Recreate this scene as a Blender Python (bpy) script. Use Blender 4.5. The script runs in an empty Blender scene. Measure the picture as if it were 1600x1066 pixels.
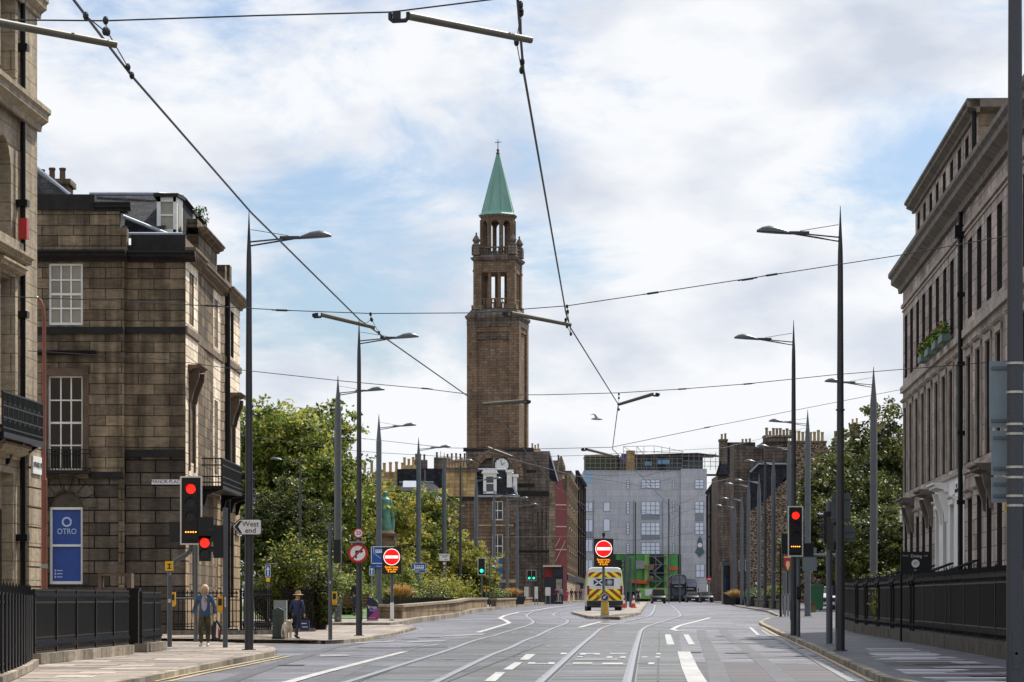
import bpy, bmesh, math, random
from mathutils import Matrix, Vector
random.seed(7)
R=math.radians
PI=math.pi
SC=bpy.context.scene
COL=SC.collection
# ------------------------------------------------------------------ camera, sky, sun, exposure
FPX=4500.0      # focal length in photo pixels (photo 1600 wide)
EYE=1.2
HOR=950.0
cd=bpy.data.cameras.new('camera'); cam=bpy.data.objects.new('camera',cd); COL.objects.link(cam)
cam.location=(0,0,EYE); cam.rotation_euler=(R(90),0,0)
cd.sensor_width=36; cd.lens=36*FPX/1600; cd.shift_x=0; cd.shift_y=(HOR-533)/1600
cd.clip_start=0.5; cd.clip_end=6000
SC.camera=cam
SUN_AZ=R(34); SUN_EL=R(53)   # azimuth measured from the view axis (+Y) towards +X
sd=Vector((math.sin(SUN_AZ)*math.cos(SUN_EL),math.cos(SUN_AZ)*math.cos(SUN_EL),math.sin(SUN_EL)))
sl=bpy.data.lights.new('sun','SUN'); sl.energy=5.0; sl.angle=R(0.6); sl.color=(1,.93,.82)
so=bpy.data.objects.new('sun',sl); COL.objects.link(so); so.rotation_euler=(-sd).to_track_quat('-Z','Y').to_euler(); so.location=(40,60,80)
w=bpy.data.worlds.new('World'); SC.world=w; w.use_nodes=True
nt=w.node_tree; N=nt.nodes; L=nt.links
for n in list(N): N.remove(n)
def nd(t,**k):
    n=N.new(t)
    for a,b in k.items(): setattr(n,a,b)
    return n
out=nd('ShaderNodeOutputWorld'); bg=nd('ShaderNodeBackground'); bg.inputs['Strength'].default_value=0.1
sky=nd('ShaderNodeTexSky',sky_type='NISHITA'); sky.sun_disc=False; sky.sun_elevation=SUN_EL; sky.sun_rotation=SUN_AZ
sky.air_density=1.0; sky.dust_density=1.6; sky.ozone_density=2.5
tc=nd('ShaderNodeTexCoord')
mp=nd('ShaderNodeMapping'); mp.inputs['Scale'].default_value=(1,1,2.1); mp.inputs['Location'].default_value=(.31,.0,.12); mp.inputs['Rotation'].default_value=(0,R(12),0)
n1=nd('ShaderNodeTexNoise'); n1.inputs['Scale'].default_value=10; n1.inputs['Detail'].default_value=13; n1.inputs['Roughness'].default_value=.6; n1.inputs['Distortion'].default_value=.35
L.new(tc.outputs['Generated'],mp.inputs['Vector']); L.new(mp.outputs[0],n1.inputs['Vector'])
def dirpx(x,y): return Vector(((x-800)/FPX,1,(HOR-y)/FPX)).normalized()
acc=n1.outputs['Fac']
for (x,y,r,a) in [(430,380,260,-.13),(650,280,200,-.12),(800,150,140,-.13),(1360,330,160,-.12),(1050,160,130,-.12),(900,420,110,-.08),(620,560,120,-.06),(560,450,160,-.05),(250,150,230,.16),(660,130,190,.14),(1250,120,300,.16),(1000,330,150,.05),(1200,560,300,.14),(600,600,250,.12),(1150,200,60,-.08),(1390,300,120,-.05),(150,60,80,-.02),(950,80,200,.08)]:
    d=nd('ShaderNodeVectorMath',operation='DISTANCE'); L.new(tc.outputs['Generated'],d.inputs[0]); d.inputs[1].default_value=dirpx(x,y)
    mr=nd('ShaderNodeMapRange',interpolation_type='SMOOTHSTEP'); L.new(d.outputs['Value'],mr.inputs['Value'])
    mr.inputs['From Min'].default_value=0; mr.inputs['From Max'].default_value=r/FPX*1.6
    mr.inputs['To Min'].default_value=a; mr.inputs['To Max'].default_value=0
    ad=nd('ShaderNodeMath',operation='ADD'); L.new(acc,ad.inputs[0]); L.new(mr.outputs[0],ad.inputs[1]); acc=ad.outputs[0]
cr=nd('ShaderNodeMapRange',interpolation_type='SMOOTHSTEP'); cr.inputs['From Min'].default_value=.37; cr.inputs['From Max'].default_value=.58
L.new(acc,cr.inputs['Value'])
n2=nd('ShaderNodeTexNoise'); n2.inputs['Scale'].default_value=14; n2.inputs['Detail'].default_value=10; L.new(mp.outputs[0],n2.inputs['Vector'])
cc=nd('ShaderNodeValToRGB'); L.new(n2.outputs['Fac'],cc.inputs['Fac'])
CK=9.4
cc.color_ramp.elements[0].position=.32; cc.color_ramp.elements[0].color=(.58,.63,.73,1)
cc.color_ramp.elements[1].position=.56; cc.color_ramp.elements[1].color=(.87,.885,.91,1)
vm=nd('ShaderNodeVectorMath',operation='SCALE'); L.new(cc.outputs['Color'],vm.inputs[0])
# clouds overhead, out of view, are brightened to add fill light to the street
sz=nd('ShaderNodeSeparateXYZ'); L.new(tc.outputs['Generated'],sz.inputs[0]); el_=nd('ShaderNodeMapRange',interpolation_type='SMOOTHSTEP'); L.new(sz.outputs['Z'],el_.inputs['Value'])
el_.inputs['From Min'].default_value=.24; el_.inputs['From Max'].default_value=.6; el_.inputs['To Min'].default_value=CK; el_.inputs['To Max'].default_value=CK*1.6; L.new(el_.outputs[0],vm.inputs['Scale'])
vs=nd('ShaderNodeVectorMath',operation='MULTIPLY'); L.new(sky.outputs[0],vs.inputs[0]); vs.inputs[1].default_value=(.86,.94,1.04)
mx=nd('ShaderNodeMix',data_type='RGBA'); L.new(cr.outputs[0],mx.inputs[0]); L.new(vs.outputs[0],mx.inputs[6]); L.new(vm.outputs[0],mx.inputs[7])
L.new(mx.outputs[2],bg.inputs['Color']); L.new(bg.outputs[0],out.inputs['Surface'])
SC.view_settings.view_transform='Standard'; SC.view_settings.look='None'; SC.view_settings.gamma=1; SC.view_settings.exposure=0.22
SC.view_settings.use_curve_mapping=False
SC.cycles.max_bounces=5; SC.cycles.transparent_max_bounces=4; SC.cycles.use_denoising=True

# ------------------------------------------------------------------ pixel <-> world
PROF=[(2000,3504),(102,1066),(62,1014),(46,994),(34,970),(28,957),(12.6,943),(10,940)]
BRK=[FPX/s for s,_ in PROF[1:]]
def ygs(s):
    if s<=10: return HOR-1.0*s
    for (a,ya),(b,yb) in zip(PROF,PROF[1:]):
        if s>=b: return yb+(s-b)*(ya-yb)/(a-b)
    return 940
def G(Y):
    if Y<44: return EYE-1.137
    return EYE+(HOR-ygs(FPX/Y))/(FPX/Y)
def sol(f,t):
    lo,hi=5.0,300.0
    for _ in range(50):
        m=(lo+hi)/2
        if f(m)<t: lo=m
        else: hi=m
    return lo
def gs(y,dz=0): return sol(lambda s: ygs(s)-dz*s, y)
def W(x,y,s): return Vector(((x-800)/s,FPX/s,EYE+(HOR-y)/s))
def GP(x,y,dz=0):
    s=gs(y,dz); return Vector(((x-800)/s,FPX/s,EYE+(HOR-y)/s))
def GS(x,s,dz=0): Y=FPX/s; return Vector(((x-800)/s,Y,G(Y)+dz))
def sTop(ytop,H,dz=.1):
    lo,hi=4.0,200.0
    for _ in range(60):
        m=(lo+hi)/2
        if ygs(m)-(dz+H)*m>ytop: lo=m
        else: hi=m
    return lo
# ------------------------------------------------------------------ mesh builder
class MB:
    def __init__(s,M=None): s.v=[];s.f=[];s.m=[];s.M=M or Matrix.Identity(4)
    def add(s,vs,fs,m=0,M=None):
        b=len(s.v); T=s.M@M if M is not None else s.M
        s.v+= [T@Vector(p) for p in vs]
        s.f+= [tuple(b+i for i in f) for f in fs]; s.m+=[m]*len(fs)
    def box(s,x0,x1,y0,y1,z0,z1,m=0,M=None):
        s.add([(x0,y0,z0),(x1,y0,z0),(x1,y1,z0),(x0,y1,z0),(x0,y0,z1),(x1,y0,z1),(x1,y1,z1),(x0,y1,z1)],
              [(0,3,2,1),(4,5,6,7),(0,1,5,4),(1,2,6,5),(2,3,7,6),(3,0,4,7)],m,M)
    def quad(s,a,b,c,d,m=0,M=None): s.add([a,b,c,d],[(0,1,2,3)],m,M)
    def poly(s,pts,m=0,M=None): s.add(pts,[tuple(range(len(pts)))],m,M)
    def tube(s,pts,rad,n=8,m=0,M=None,cap=True):
        pts=[Vector(p) for p in pts]
        if not hasattr(rad,'__len__'): rad=[rad]*len(pts)
        vs=[];fs=[]
        up=None
        for i,p in enumerate(pts):
            a=pts[max(0,i-1)]; b=pts[min(len(pts)-1,i+1)]
            t=(b-a).normalized()
            if up is None:
                up=Vector((0,0,1)) if abs(t.z)<.9 else Vector((1,0,0))
            x=t.cross(up)
            if x.length<1e-4: x=t.orthogonal()
            x.normalize(); y=x.cross(t).normalized(); up=y
            for k in range(n):
                an=2*PI*(k+.5)/n
                vs.append(p+(x*math.cos(an)+y*math.sin(an))*rad[i])
        for i in range(len(pts)-1):
            for k in range(n):
                k2=(k+1)%n
                fs.append((i*n+k,i*n+k2,(i+1)*n+k2,(i+1)*n+k))
        if cap: fs.append(tuple(range(n))[::-1]); fs.append(tuple((len(pts)-1)*n+k for k in range(n)))
        s.add(vs,fs,m,M)
    def lathe(s,prof,n=16,m=0,c=(0,0,0),M=None,sx=1,sy=1):
        vs=[];fs=[]
        for r,z in prof:
            for k in range(n):
                an=2*PI*(k+.5)/n; vs.append((c[0]+r*math.cos(an)*sx,c[1]+r*math.sin(an)*sy,c[2]+z))
        for i in range(len(prof)-1):
            for k in range(n):
                k2=(k+1)%n; fs.append((i*n+k,i*n+k2,(i+1)*n+k2,(i+1)*n+k))
        fs.append(tuple(range(n))[::-1]); fs.append(tuple((len(prof)-1)*n+k for k in range(n)))
        s.add(vs,fs,m,M)
    def ell(s,c,r,n=12,k=7,m=0,M=None):
        prof=[(max(1e-3,math.sin(PI*i/k)),-math.cos(PI*i/k)) for i in range(k+1)]
        T=Matrix.Translation(c)@Matrix.Diagonal((r[0],r[1],r[2],1))
        s.lathe(prof,n,m,(0,0,0),(M@T if M is not None else T))
    def disc(s,c,r,t=.01,n=24,m=0,M=None):   # disc in XZ plane, facing -Y, front at y=c.y
        vs=[];
        for y in (c[1],c[1]+t):
            for k in range(n):
                an=2*PI*k/n; vs.append((c[0]+r*math.cos(an),y,c[2]+r*math.sin(an)))
        fs=[tuple(range(n)),tuple(range(2*n-1,n-1,-1))]+[(k,k+n,(k+1)%n+n,(k+1)%n) for k in range(n)]
        s.add(vs,fs,m,M)
    def plate(s,pts,y0,y1,m=0,M=None):       # polygon in XZ extruded in y
        n=len(pts); vs=[(x,y0,z) for x,z in pts]+[(x,y1,z) for x,z in pts]
        s.add(vs,[tuple(range(n)),tuple(range(2*n-1,n-1,-1))]+[(k,(k+1)%n,(k+1)%n+n,k+n) for k in range(n)],m,M)
    def mould(s,x0,x1,prof,m=0,M=None):      # profile in (y,z) extruded along x
        n=len(prof); vs=[(x0,y,z) for y,z in prof]+[(x1,y,z) for y,z in prof]
        s.add(vs,[tuple(range(n)),tuple(range(2*n-1,n-1,-1))]+[(k,(k+1)%n,(k+1)%n+n,k+n) for k in range(n)],m,M)
    def wall(s,x0,x1,z0,z1,ops,d=.3,m=0,M=None,mr=None):
        mr=m if mr is None else mr
        xs=sorted({x0,x1}|{a for o in ops for a in o[:2]}); zs=sorted({z0,z1}|{a for o in ops for a in o[2:4]})
        for i in range(len(zs)-1):
            za,zb=zs[i],zs[i+1]; run=None
            for j in range(len(xs)-1):
                xa,xb=xs[j],xs[j+1]; cx=(xa+xb)/2; cz=(za+zb)/2
                hole=any(o[0]<cx<o[1] and o[2]<cz<o[3] for o in ops)
                if hole:
                    if run is not None: s.quad((run,0,za),(xa,0,za),(xa,0,zb),(run,0,zb),m,M); run=None
                elif run is None: run=xa
            if run is not None: s.quad((run,0,za),(x1,0,za),(x1,0,zb),(run,0,zb),m,M)
        for o in ops:
            a,b,c,e=o[:4]
            s.quad((a,0,c),(a,0,e),(a,d,e),(a,d,c),mr,M); s.quad((b,0,c),(b,d,c),(b,d,e),(b,0,e),mr,M)
            s.quad((a,0,e),(b,0,e),(b,d,e),(a,d,e),mr,M); s.quad((a,0,c),(a,d,c),(b,d,c),(b,0,c),mr,M)
            if len(o)>4 and o[4]:
                r=(b-a)/2; cx=(a+b)/2; cz=e-r; K=8
                arc=[(cx+r*math.cos(PI*k/K),cz+r*math.sin(PI*k/K)) for k in range(K+1)]
                for k in range(K):
                    p,q=arc[k],arc[k+1]; corner=(b,e) if k<K/2 else (a,e)
                    s.add([(p[0],.001,p[1]),(q[0],.001,q[1]),(corner[0],.001,corner[1])],[(0,2,1)],m,M)
                    s.quad((p[0],0,p[1]),(q[0],0,q[1]),(q[0],d,q[1]),(p[0],d,p[1]),mr,M)
def rotz(a): return Matrix.Rotation(a,4,'Z')
def T(x,y,z=0): return Matrix.Translation((x,y,z))
ROOTLOC={}
def build(mb,name,mats,parent=None,smooth=False,world=False,loc=None):
    me=bpy.data.meshes.new(name)
    off=Vector((0,0,0))
    if world and parent is not None:
        r=parent
        while r.parent: r=r.parent
        off=Vector(r.location)
    if loc is not None: off=Vector(loc)
    me.from_pydata([p-off for p in mb.v],[],mb.f)
    if not isinstance(mats,(list,tuple)): mats=[mats]
    for mm in mats: me.materials.append(mm)
    me.polygons.foreach_set('material_index',mb.m)
    if smooth is True: me.polygons.foreach_set('use_smooth',[True]*len(mb.f))
    uvl=me.uv_layers.new(name='UVMap'); me.update()
    uv=[0.0]*(2*len(me.loops)); V=me.vertices
    for p in me.polygons:
        n=p.normal
        if abs(n.z)>.75:
            for li in p.loop_indices:
                c=V[me.loops[li].vertex_index].co; uv[2*li]=c.x; uv[2*li+1]=c.y
        else:
            t=Vector((-n.y,n.x,0)); t.normalize()
            for li in p.loop_indices:
                c=V[me.loops[li].vertex_index].co; uv[2*li]=c.dot(t); uv[2*li+1]=c.z
    uvl.data.foreach_set('uv',uv)
    if smooth=='auto':
        bm=bmesh.new(); bm.from_mesh(me)
        for f in bm.faces: f.smooth=True
        for e in bm.edges:
            if len(e.link_faces)==2 and e.calc_face_angle(0)>R(38): e.smooth=False
        bm.to_mesh(me); bm.free()
    o=bpy.data.objects.new(name,me); COL.objects.link(o)
    if parent is not None: o.parent=parent
    elif loc is not None: o.location=loc
    return o
def tag(o,label=None,cat=None,group=None,kind=None):
    if label: o['label']=label
    if cat: o['category']=cat
    if group: o['group']=group
    if kind: o['kind']=kind
    return o
def thing(name,label,cat,loc=(0,0,0),rz=0,group=None):
    o=bpy.data.objects.new(name,None); COL.objects.link(o); o.location=loc; o.rotation_euler=(0,0,rz); o.empty_display_size=.2
    return tag(o,label,cat,group)
def kids(o): return [c for c in COL.objects if c.parent==o]
def dup(o,loc=None,rz=None,label=None,sc=None,parent=None,group=None):
    c=o.copy(); COL.objects.link(c)
    if parent is not None: c.parent=parent
    if loc is not None: c.location=loc
    if rz is not None: c.rotation_euler=(0,0,rz)
    if sc is not None: c.scale=sc if hasattr(sc,'__len__') else (sc,sc,sc)
    if label: c['label']=label
    if group: c['group']=group
    for ch in KIDS(o): dup(ch,parent=c)
    return c
def KIDS(o): return list(o.children)
# ------------------------------------------------------------------ materials
def lin(h):
    h=h.lstrip('#'); v=[int(h[i:i+2],16)/255 for i in (0,2,4)]
    return tuple((c/12.92 if c<=.04045 else ((c+.055)/1.055)**2.4) for c in v)+(1,)
MATS={}
def M_(name,hexc,rough=.6,metal=0,var=.12,scale=4.0,bump=0,spec=.5,emit=None,es=0,coat=0,stretch=None):
    if name in MATS: return MATS[name]
    m=bpy.data.materials.new(name); m.use_nodes=True; t=m.node_tree; b=t.nodes['Principled BSDF']
    c=lin(hexc) if isinstance(hexc,str) else tuple(hexc)+(1,)
    b.inputs['Roughness'].default_value=rough; b.inputs['Metallic'].default_value=metal; b.inputs['Specular IOR Level'].default_value=spec
    b.inputs['Coat Weight'].default_value=coat
    if var>0:
        co=t.nodes.new('ShaderNodeTexCoord'); mp=t.nodes.new('ShaderNodeMapping'); n=t.nodes.new('ShaderNodeTexNoise')
        t.links.new(co.outputs['Object'],mp.inputs[0]); t.links.new(mp.outputs[0],n.inputs['Vector'])
        if stretch: mp.inputs['Scale'].default_value=stretch
        n.inputs['Scale'].default_value=scale; n.inputs['Detail'].default_value=6
        r=t.nodes.new('ShaderNodeValToRGB'); r.color_ramp.elements[0].position=.3; r.color_ramp.elements[1].position=.7
        r.color_ramp.elements[0].color=tuple(x*(1-var) for x in c[:3])+(1,); r.color_ramp.elements[1].color=tuple(min(1,x*(1+var)) for x in c[:3])+(1,)
        t.links.new(n.outputs['Fac'],r.inputs[0]); t.links.new(r.outputs[0],b.inputs['Base Color'])
        if bump:
            bp=t.nodes.new('ShaderNodeBump'); bp.inputs['Strength'].default_value=bump; bp.inputs['Distance'].default_value=.02
            t.links.new(n.outputs['Fac'],bp.inputs['Height']); t.links.new(bp.outputs[0],b.inputs['Normal'])
    else: b.inputs['Base Color'].default_value=c
    if emit:
        b.inputs['Emission Color'].default_value=lin(emit); b.inputs['Emission Strength'].default_value=es
    MATS[name]=m; return m
def STONE(name,cols,bw=.9,bh=.34,mort=.014,grime=.5,mortc=None,gscale=.5,bump=.5,fine=.25,streak=.35,off=.5,gain=1.35):
    """masonry: brick pattern in metres on the UV, per-block tone, soot patches, rain streaks."""
    m=bpy.data.materials.new(name); m.use_nodes=True; t=m.node_tree; b=t.nodes['Principled BSDF']; nn=t.nodes.new; lk=t.links.new
    b.inputs['Roughness'].default_value=.85; b.inputs['Specular IOR Level'].default_value=.25
    uv=nn('ShaderNodeUVMap'); br=nn('ShaderNodeTexBrick'); lk(uv.outputs[0],br.inputs['Vector'])
    br.offset=off; br.squash=1.0; br.inputs['Scale'].default_value=1; br.inputs['Brick Width'].default_value=bw; br.inputs['Row Height'].default_value=bh
    br.inputs['Mortar Size'].default_value=mort; br.inputs['Mortar Smooth'].default_value=.3; br.inputs['Bias'].default_value=0
    br.inputs['Color1'].default_value=(0,0,0,1); br.inputs['Color2'].default_value=(1,1,1,1); br.inputs['Mortar'].default_value=(.5,.5,.5,1)
    r=nn('ShaderNodeValToRGB'); el=r.color_ramp.elements
    for i,c in enumerate(cols):
        p=i/(len(cols)-1)
        e=el[0] if i==0 else (el[1] if i==len(cols)-1 else el.new(p))
        e.position=p; e.color=lin(c)
    # jitter per block with a coarse noise too
    n0=nn('ShaderNodeTexNoise'); lk(uv.outputs[0],n0.inputs['Vector']); n0.inputs['Scale'].default_value=2.2; n0.inputs['Detail'].default_value=8; n0.inputs['Roughness'].default_value=.7
    mz=nn('ShaderNodeMapping'); lk(uv.outputs[0],mz.inputs[0]); mz.inputs['Scale'].default_value=(2.2,7,1); mz.inputs['Rotation'].default_value=(0,0,.25)
    nz=nn('ShaderNodeTexNoise'); lk(mz.outputs[0],nz.inputs['Vector']); nz.inputs['Scale'].default_value=1.6; nz.inputs['Detail'].default_value=9; nz.inputs['Roughness'].default_value=.75
    mixf=nn('ShaderNodeMix'); mixf.inputs[0].default_value=fine; lk(br.outputs['Color'],mixf.inputs[2]); lk(n0.outputs['Fac'],mixf.inputs[3])
    lk(mixf.outputs[0],r.inputs[0])
    mo=nn('ShaderNodeMix'); mo.data_type='RGBA'; lk(br.outputs['Fac'],mo.inputs[0]); lk(r.outputs[0],mo.inputs[6]); mo.inputs[7].default_value=lin(mortc or cols[0])
    ng=nn('ShaderNodeTexNoise'); lk(uv.outputs[0],ng.inputs['Vector']); ng.inputs['Scale'].default_value=gscale; ng.inputs['Detail'].default_value=10; ng.inputs['Roughness'].default_value=.65
    mg=nn('ShaderNodeMapRange'); lk(ng.outputs['Fac'],mg.inputs['Value']); mg.inputs['From Min'].default_value=.35; mg.inputs['From Max'].default_value=.68; mg.inputs['To Min'].default_value=(1-grime)*gain; mg.inputs['To Max'].default_value=1.1*gain
    ms=nn('ShaderNodeMapping'); lk(uv.outputs[0],ms.inputs[0]); ms.inputs['Scale'].default_value=(2.6,.22,1)
    ns=nn('ShaderNodeTexNoise'); lk(ms.outputs[0],ns.inputs['Vector']); ns.inputs['Scale'].default_value=1; ns.inputs['Detail'].default_value=6
    mss=nn('ShaderNodeMapRange'); lk(ns.outputs['Fac'],mss.inputs['Value']); mss.inputs['From Min'].default_value=.4; mss.inputs['From Max'].default_value=.62; mss.inputs['To Min'].default_value=1-streak; mss.inputs['To Max'].default_value=1.05
    mnz=nn('ShaderNodeMapRange'); lk(nz.outputs['Fac'],mnz.inputs['Value']); mnz.inputs['From Min'].default_value=.36; mnz.inputs['From Max'].default_value=.64; mnz.inputs['To Min'].default_value=.72; mnz.inputs['To Max'].default_value=1.28
    mu0=nn('ShaderNodeMath'); mu0.operation='MULTIPLY'; lk(mg.outputs[0],mu0.inputs[0]); lk(mnz.outputs[0],mu0.inputs[1])
    mu=nn('ShaderNodeMath'); mu.operation='MULTIPLY'; lk(mu0.outputs[0],mu.inputs[0]); lk(mss.outputs[0],mu.inputs[1])
    vm=nn('ShaderNodeVectorMath'); vm.operation='SCALE'; lk(mo.outputs[2],vm.inputs[0]); lk(mu.outputs[0],vm.inputs['Scale'])
    lk(vm.outputs[0],b.inputs['Base Color'])
    h=nn('ShaderNodeMath'); h.operation='SUBTRACT'; h.inputs[0].default_value=1; lk(br.outputs['Fac'],h.inputs[1])
    h2=nn('ShaderNodeMath'); h2.operation='MULTIPLY_ADD'; lk(n0.outputs['Fac'],h2.inputs[0]); h2.inputs[1].default_value=.5; lk(h.outputs[0],h2.inputs[2])
    bp=nn('ShaderNodeBump'); bp.inputs['Strength'].default_value=bump; bp.inputs['Distance'].default_value=.03; lk(h2.outputs[0],bp.inputs['Height']); lk(bp.outputs[0],b.inputs['Normal'])
    MATS[name]=m; return m
def RUBBLE(name,cols,sc=(2.0,3.4),mortc='#a08c74',gain=1.2):
    m=bpy.data.materials.new(name); m.use_nodes=True; t=m.node_tree; b=t.nodes['Principled BSDF']; nn=t.nodes.new; lk=t.links.new
    b.inputs['Roughness'].default_value=.9; b.inputs['Specular IOR Level'].default_value=.2
    uv=nn('ShaderNodeUVMap'); mp=nn('ShaderNodeMapping'); lk(uv.outputs[0],mp.inputs[0]); mp.inputs['Scale'].default_value=(sc[0],sc[1],1)
    v=nn('ShaderNodeTexVoronoi'); lk(mp.outputs[0],v.inputs['Vector']); v.inputs['Scale'].default_value=1; v.inputs['Randomness'].default_value=.8
    e=nn('ShaderNodeTexVoronoi'); e.feature='DISTANCE_TO_EDGE'; lk(mp.outputs[0],e.inputs['Vector']); e.inputs['Scale'].default_value=1; e.inputs['Randomness'].default_value=.8
    sp=nn('ShaderNodeSeparateColor'); lk(v.outputs['Color'],sp.inputs[0]); r=nn('ShaderNodeValToRGB'); el=r.color_ramp.elements
    for i,c in enumerate(cols):
        p=i/(len(cols)-1); x=el[0] if i==0 else (el[1] if i==len(cols)-1 else el.new(p)); x.position=p; x.color=lin(c)
    lk(sp.outputs[0],r.inputs[0]); mr=nn('ShaderNodeMapRange'); lk(e.outputs['Distance'],mr.inputs['Value']); mr.inputs['From Max'].default_value=.08; mr.inputs['To Min'].default_value=1; mr.inputs['To Max'].default_value=0
    mo=nn('ShaderNodeMix'); mo.data_type='RGBA'; lk(mr.outputs[0],mo.inputs[0]); lk(r.outputs[0],mo.inputs[6]); mo.inputs[7].default_value=lin(mortc)
    ng=nn('ShaderNodeTexNoise'); lk(uv.outputs[0],ng.inputs['Vector']); ng.inputs['Scale'].default_value=.25; ng.inputs['Detail'].default_value=9
    mg=nn('ShaderNodeMapRange'); lk(ng.outputs['Fac'],mg.inputs['Value']); mg.inputs['From Min'].default_value=.35; mg.inputs['From Max'].default_value=.65; mg.inputs['To Min'].default_value=.7*gain; mg.inputs['To Max'].default_value=1.1*gain
    vm=nn('ShaderNodeVectorMath'); vm.operation='SCALE'; lk(mo.outputs[2],vm.inputs[0]); lk(mg.outputs[0],vm.inputs['Scale']); lk(vm.outputs[0],b.inputs['Base Color'])
    bp=nn('ShaderNodeBump'); bp.inputs['Strength'].default_value=.8; bp.inputs['Distance'].default_value=.05; lk(e.outputs['Distance'],bp.inputs['Height']); lk(bp.outputs[0],b.inputs['Normal'])
    return m
def GLASSM(name,hexc,rough=.08,var=.3):
    m=M_(name,hexc,rough=rough,var=var,scale=.8,spec=.6); return m
dark_glass=GLASSM('window glass','#1a1e24'); blue_glass=GLASSM('blind glass','#8a8577',.3)
white_paint=M_('white paint','#dcdcd6',.5,var=.06); black_iron=M_('black iron','#060607',.4,.0,var=.4,scale=14,spec=.25); iron_gloss=M_('iron ornament','#26272b',.25,.2,var=.5,scale=30,spec=.6)
grey_steel=M_('pole grey','#565b60',.42,.15,var=.1,scale=3); dark_steel=M_('column dark','#3c3d40',.45,.15,var=.12,scale=3)
galv=M_('galvanised','#8b8f92',.45,.4,var=.12); wire_m=M_('wire','#24262a',.5,.3,var=0)
arm_m=M_('arm tube','#5d594c',.5,.1,var=.15); black_plastic=M_('black plastic','#0e0e10',.45,var=.2)
signwhite=M_('sign white','#e8e8e4',.4,var=.03); signred=M_('sign red','#c01818',.4,var=.05); signblue=M_('sign blue','#1a4aa0',.4,var=.05)
signyellow=M_('sign yellow','#f0c020',.5,var=.05); signblack=M_('sign black','#101012',.5,var=0)
slate=STONE('slate',['#1f2025','#2f3037','#44444c'],bw=.28,bh=.2,mort=.015,grime=.4,bump=.6,streak=.25,gain=1.0,fine=.3)
lead=M_('lead','#8f97a2',.5,.2,var=.15); timber=M_('timber','#5a3a26',.6,var=.2)
# ------------------------------------------------------------------ ground, roads, pavements, markings
def flat(polys,dz,mats,name,skirt=0,kind='structure',grid=None,mi=None):
    """polygons (lists of world x,y) laid on the ground profile at height dz"""
    bm=bmesh.new()
    for i,p in enumerate(polys):
        vs=[bm.verts.new((q[0],q[1],0)) for q in p]
        try: f=bm.faces.new(vs)
        except ValueError: continue
        if f.calc_area()==0: continue
        if mi: f.material_index=mi[i]
    bm.normal_update()
    for f in bm.faces:
        if f.normal.z<0: f.normal_flip()
    ys=[v.co.y for v in bm.verts]; lo,hi=min(ys),max(ys)
    cuts=[b for b in BRK if lo<b<hi]
    if grid: cuts+= [y for y in frange(lo+grid,hi,grid)]
    for b in cuts:
        bmesh.ops.bisect_plane(bm,geom=list(bm.verts)+list(bm.edges)+list(bm.faces),plane_co=(0,b,0),plane_no=(0,1,0))
    if skirt:
        be=[e for e in bm.edges if len(e.link_faces)==1]
        r=bmesh.ops.extrude_edge_only(bm,edges=be)
        nv=[g for g in r['geom'] if isinstance(g,bmesh.types.BMVert)]
        nvs=set(nv)
    bmesh.ops.triangulate(bm,faces=[f for f in bm.faces if len(f.verts)>4])
    for v in bm.verts:
        v.co.z=G(v.co.y)+dz-(skirt if skirt and v in nvs else 0)
    me=bpy.data.meshes.new(name); bm.to_mesh(me); bm.free()
    for m in (mats if isinstance(mats,(list,tuple)) else [mats]): me.materials.append(m)
    uvl=me.uv_layers.new(name='UVMap')
    for lp in me.loops:
        c=me.vertices[lp.vertex_index].co; uvl.data[lp.index].uv=(c.x,c.y)
    o=bpy.data.objects.new(name,me); COL.objects.link(o)
    if kind: o['kind']=kind
    return o
def frange(a,b,s):
    r=[]; 
    while a<b: r.append(a); a+=s
    return r
def ribbon(pts,w,closed=False):
    """list of quads along a world polyline"""
    P=[Vector((p[0],p[1])) for p in pts]; w0=w if not hasattr(w,'__len__') else w[0]; w1=w if not hasattr(w,'__len__') else w[1]
    A=[];B=[];n=len(P)
    for i,p in enumerate(P):
        a=P[max(0,i-1)]; b=P[min(n-1,i+1)]; t=(b-a).normalized(); nn=Vector((-t.y,t.x)); ww=(w0+(w1-w0)*i/max(1,n-1))/2
        A.append(p+nn*ww); B.append(p-nn*ww)
    return [[A[i],A[i+1],B[i+1],B[i]] for i in range(n-1)]
def smooth(pts,k=6):
    P=[Vector((p[0],p[1])) for p in pts]; out=[]
    for i in range(len(P)-1):
        p0=P[max(0,i-1)];p1=P[i];p2=P[i+1];p3=P[min(len(P)-1,i+2)]
        for j in range(k):
            t=j/k; out.append(.5*((2*p1)+(p2-p0)*t+(2*p0-5*p1+4*p2-p3)*t*t+(3*p1-p0-3*p2+p3)*t**3))
    out.append(P[-1]); return out
def off(pts,d):
    P=[Vector((p[0],p[1])) for p in pts]; r=[]
    for i,p in enumerate(P):
        a=P[max(0,i-1)]; b=P[min(len(P)-1,i+1)]; t=(b-a).normalized(); r.append(p+Vector((-t.y,t.x))*d)
    return r
def px(l,dz=0): return [GP(x,y,dz) for x,y in l]

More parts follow.
